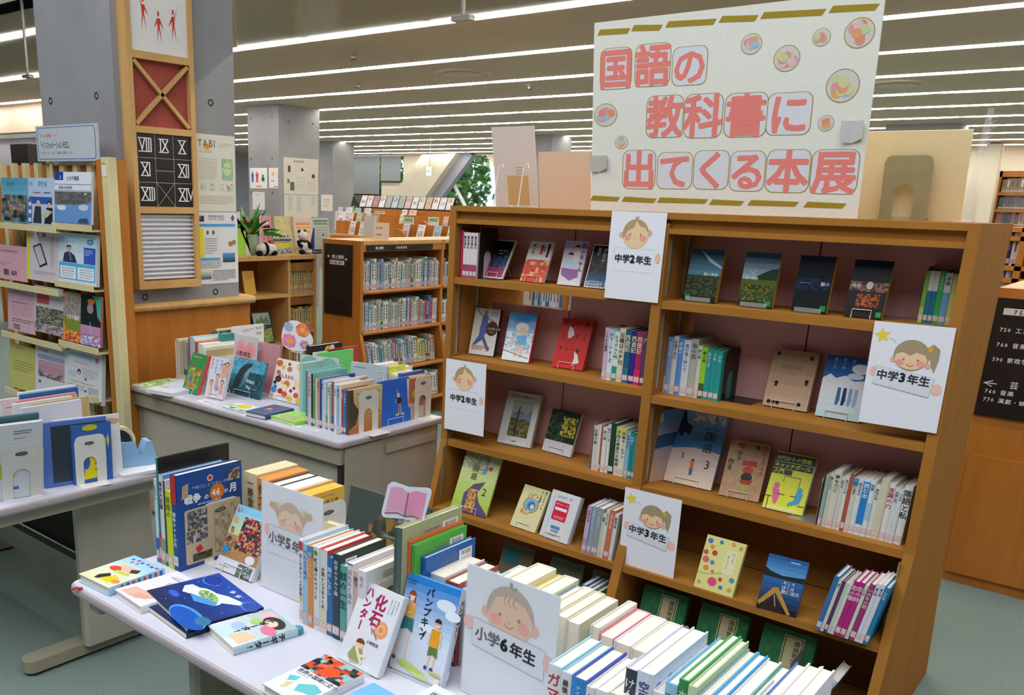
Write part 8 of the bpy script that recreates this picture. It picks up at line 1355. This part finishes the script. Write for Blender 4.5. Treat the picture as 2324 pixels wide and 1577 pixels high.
for (Y_, y_), xs_ in zip(steps, (((410, 100), (590, 100), (740, 90), (1370, 120), (1640, 130), (1930, 140), (2190, 70)), ((200, 110), (380, 90), (530, 90), (700, 80), (1310, 60), (2100, 90)), ((190, 80), (330, 110), (500, 100), (670, 110), (1350, 90), (1480, 130)))):
    z_ = dpt(1200, y_, Y_).z
    for x_, w_ in xs_:
        a_, b_ = dpt(x_, y_, Y_), dpt(x_ + w_, y_, Y_); c_ = lc[k % 10]; h_ = .17; m = mframe(V((a_.x, Y_ - .01, z_ + .002)), (1, 0, 0), (0, .3, 1))
        t_ = thing('leaflet', '%s leaflet, %s from the left on the %s leaflet step' % (cname(c_), ORD[xs_.index((x_, w_))] if xs_.index((x_, w_)) else 'first', ('front', 'middle', 'rear')[steps.index((Y_, y_))]), 'leaflet', m, 'leaflets on the stepped shelf'); MB().box(0, 0, 0, b_.x - a_.x, .004, h_, c_).build('pages', 'paper', t_)
        Art(b_.x - a_.x, h_).draw([('n', .15, .1, .85, .55, [c_, 'b08890', '8098a8', 'c8a890'], 4, 4, k), ('L', .1, .75, .9, .9, 1, '98949c')]).build('cover_print', t_, 'paper'); k += 1
for x_, w_, yt, yb, c_, tc_, Y_, lb in ((455, 145, 390, 520, 'e4e0dc', '98c490', YP + .55, 'card with green heading, left of three by the black rack'), (890, 170, 390, 500, 'e4e0dc', '98c490', YP + .55, 'card with green heading beside the pale pink guide card'), (165, 170, 385, 520, 'f0d8dc', None, YP + .55, 'pale pink card standing at the left of the leaflet steps'), (1400, 190, 500, 720, 'e4e0dc', '78b888', YP + .2, 'white card with green heading above the middle leaflets'), (1855, 190, 500, 720, 'e4e0dc', '78b888', YP + .2, 'white card with green heading at the right of the steps')):
    a_, b_, c2 = dpt(x_, yb, Y_), dpt(x_ + w_, yb, Y_), dpt(x_, yt, Y_); t_ = thing('guide_card', lb, 'sign', mframe(a_, (1, 0, 0), (0, 0, 1))); z_ = c2.z - a_.z
    MB().box(0, 0, -.15, b_.x - a_.x, .003, z_, c_).build('sheet', 'paper', t_)
    Art(b_.x - a_.x, z_).draw([('r', .1, .62, .9, .92, tc_)] if tc_ else [('L', .2, .4, .8, .6, 1, 'e0a0a8')]).build('heading_block', t_, 'paper')
a_, b_, c2 = aty(5.0, *ke(862, 880)), aty(5.0, *ke(1140, 880)), aty(5.0, *ke(862, 595))
t_ = thing('guide_card', 'pale pink card 郷土資料 茨城県 standing on the local history bookcase', 'sign', mframe(V((a_.x, 5.0, 1.361)), (1, 0, 0), (0, 0, 1))); w_ = b_.x - a_.x; h_ = c2.z - 1.361
MB().box(0, 0, 0, w_, .003, h_, 'ecd8cc').build('sheet', 'paper', t_); Art(w_, h_).draw([('t', '郷土資料', .18, .62, .14, '6c605c', 'h', .01, 1, 0, 1.05), ('t', '−茨城県−', .15, .22, .13, '6c605c', 'h', .01, 1, 0, 1.05)]).build('lettering', t_, 'paper')
a_, b_, c2 = aty(5.4, *ke(1090, 700)), aty(5.4, *ke(1330, 700)), aty(5.4, *ke(1090, 420))
t_ = thing('acrylic_holder', 'clear acrylic leaflet holder behind the pale pink card', 'leaflet holder', mframe(V((a_.x, 5.1, 1.361)), (1, 0, 0), (0, .12, 1))); MB().box(0, 0, 0, b_.x - a_.x, .05, c2.z - 1.361, 'dfe0dc').build('holder', 'clear', t_); MB().box(.01, .02, .01, b_.x - a_.x - .01, .03, c2.z - 1.38, 'c8c8c0').build('sheets', 'paper', t_)
# curved wooden bookends
for x_, y_, s_, nm in ((1145, 870, 270, 'rounded wooden end board left of the middle leaflets'), (1600, 720, 250, 'rounded wooden end board right of the middle leaflets')):
    Y_ = YP - .08 if y_ > 800 else YP + .16; a_, b_ = dpt(x_, y_, Y_), dpt(x_ + s_, y_, Y_); w_ = b_.x - a_.x; z_ = dpt(x_, y_ - 160, Y_).z - a_.z
    pts = [(0, 0), (w_, 0)] + [(w_ * (.55 + .45 * math.cos(t * PI / 12)), z_ * (.15 + .85 * math.sin(t * PI / 12))) for t in range(1, 7)] + [(0, z_)]
    R = Matrix(((1, 0, 0, 0), (0, 0, -1, 0), (0, 1, 0, 0), (0, 0, 0, 1))); t_ = thing('end_board', nm, 'bookend', Matrix.Translation(a_)); MB().prism(pts, -.03, 0, mx=R).build('board', 'wood2', t_)
# exit sign hanging from the ceiling
YE = 14.5; a_, b_, c2 = aty(YE, 967, 399), aty(YE, 979, 399), aty(YE, 967, 378)
t_ = thing('exit_sign', 'small white and green hanging exit sign with left arrow', 'exit sign', Matrix.Translation(a_)); w_, h_ = b_.x - a_.x, c2.z - a_.z
MB().box(0, 0, 0, w_, .05, h_).build('housing', 'white', t_); MB().box(.01, -.004, .01, w_ - .01, 0, h_ - .01).build('face', 'exit', t_)
Art(w_, h_, (0, -.0045, 0)).draw([('l', '3cb890', .1, [.8, .5, .25, .5]), ('l', '3cb890', .1, [.5, .72, .22, .5, .5, .28])]).build('arrow', t_); MB().tube([(w_ / 2, .025, h_), (w_ / 2, .025, CE - a_.z)], .008, n=6).build('hanger', 'rail', t_)
# indoor plants before the window
for x_, y_, lb in ((700, 380, 'green leafy plant in a pot beneath the black rack'), (930, 380, 'bright green plant with a clay pot by the rack post')):
    p = dpt(x_, y_, 13.4); t_ = thing('potted_plant', lb, 'plant', loc(p.x, 13.4, p.z - .35)); MB().lathe([(.1, 0), (.14, .25), (.12, .25)], 'b07050', 16).build('pot', 'plastic', t_)
    rr = random.Random(x_)
    for i in range(24):
        b_ = MB(); blade(b_, (0, 0, .22), (rr.uniform(-1, 1), rr.uniform(-1, .2), rr.uniform(.3, 1)), rr.uniform(.2, .42), .03, rr.choice(['5c9c40', '78b850', '8cc860', '4c8c38'])); b_.build('leaf', 'leaf', t_)
    MB().lathe([(.12, 0), (.12, p.z - .35)], n=10).build('stand', 'black', thing('plant_stand', 'dark stand under the ' + ' '.join(lb.split()[:4]), 'stand', loc(p.x, 13.4, 0)))
# ------------------------------------------------------------------ far right
YR = 19.4; xa, xb = aty(YR, 2252, 450).x, aty(YR, 2420, 450).x
fb2 = thing('bookcase', 'tall orange wall bookcase at the far right edge', 'bookcase', loc(0, 0, 0)); zt_ = aty(YR, 2262, 388).z
MB().box(xa, YR, 0, xa + .08, YR + .5, zt_).build('side_panel', 'wood2', fb2); MB().box(xb, YR, 0, xb + .08, YR + .5, zt_).build('side_panel', 'wood2', fb2); MB().box(xa, YR, zt_ - .1, xb, YR + .5, zt_).build('top_board', 'wood2', fb2); MB().box(xa, YR + .48, 0, xb, YR + .5, zt_).build('back_panel', 'woodin', fb2)
zs = [aty(YR, 2290, y).z for y in (437, 475, 513)] + [.65, .3]
for z_ in zs: MB().box(xa + .08, YR, z_ - .05, xb, YR + .48, z_).build('shelf', 'wood2', fb2)
for z_, sd, cs_, nm in ((zs[0], 41, ['8c8468', '7c745c', '948c70'], 'top'), (zs[1], 42, ['70706c', '5c5c5c', '7c7c74'], 'second'), (zs[2], 43, ['a07468', '98786c', 'b08878', '586068'], 'third')):
    tiny_row(None, xa + .1, aty(YR, 2324, 450).x + .1, YR + .05, z_, .24, cs_, 'volumes on the far right wall bookcase', 'x', (.05, .08), .2, sd=sd)
tag(slab('wall_brace_4', [(2240, 326), (2274, 326), (2243, 508), (2210, 508)], 19.0, .3, 'wall'), kind='structure')
# books on the bookcase beyond the right end of the big one
b4 = thing('bookcase', 'orange bookcase with pale magazines, seen beyond the big bookcase right end', 'bookcase', loc(0, 0, 0))
YQ = 7.4; xa, xb = aty(YQ, 2262, 560).x, aty(YQ, 2420, 560).x; z_t = aty(YQ, 2300, 516).z
for x in (xa, aty(YQ, 2312, 560).x, xb): MB().box(x, YQ, 0, x + .04, YQ + .35, z_t).build('upright', 'wood2', b4)
for y in (516, 536, 604, 632): z_ = aty(YQ, 2300, y).z; MB().box(xa, YQ, z_ - .03, xb, YQ + .35, z_).build('shelf', 'wood2', b4)
MB().box(xa, YQ + .33, 0, xb, YQ + .35, z_t).build('back_panel', 'woodin', b4)
z_ = aty(YQ, 2300, 604).z; tiny_row(None, xa + .05, aty(YQ, 2312, 560).x, YQ + .04, z_, .26, ['c8ccdc', '343440', 'd8d8e0', '8c8c9c'], 'books beyond the big bookcase', 'x', (.03, .05), .2, sd=51)
z_ = aty(YQ, 2300, 632).z - .1; tiny_row(None, xa + .05, aty(YQ, 2312, 560).x, YQ + .04, z_, .2, ['c8ccdc', 'b0b8d0', 'd8c8d0'], 'books beyond the big bookcase lower', 'x', (.03, .05), .2, sd=52)
# books seen through the gap in the big bookcase
b5 = thing('bookcase', 'orange bookcase seen through the gap of the big bookcase', 'bookcase', loc(0, 0, 0))
YG = 6.6; xa, xb = aty(YG, 1120, 680).x, aty(YG, 1345, 690).x; zb_ = aty(YG, 1230, 705).z
MB().box(xa, YG, zb_ - .03, xb, YG + .3, zb_).build('shelf', 'wood2', b5); MB().box(xa, YG + .28, 0, xb, YG + .3, 1.36).build('back_panel', 'woodin', b5); MB().box(xa, YG, 1.33, xb, YG + .3, 1.36).build('top_board', 'wood3', b5)
for x in (xa - .03, xb, aty(YG, 1276, 690).x): MB().box(x, YG, 0, x + .04, YG + .3, 1.36).build('upright', 'wood2', b5)
for z_ in (.06, .4): MB().box(xa, YG, z_, xb, YG + .28, z_ + .03).build('shelf', 'wood2', b5)
tiny_row(None, xa + .02, xb - .02, YG + .03, zb_, .2, hc_, 'books glimpsed through the bookcase gap', 'x', (.02, .04), .15, sd=61)

tag(STUFF.build('books', 'paint'), 'rows of small distant books on the background shelves', 'books', kind='stuff')
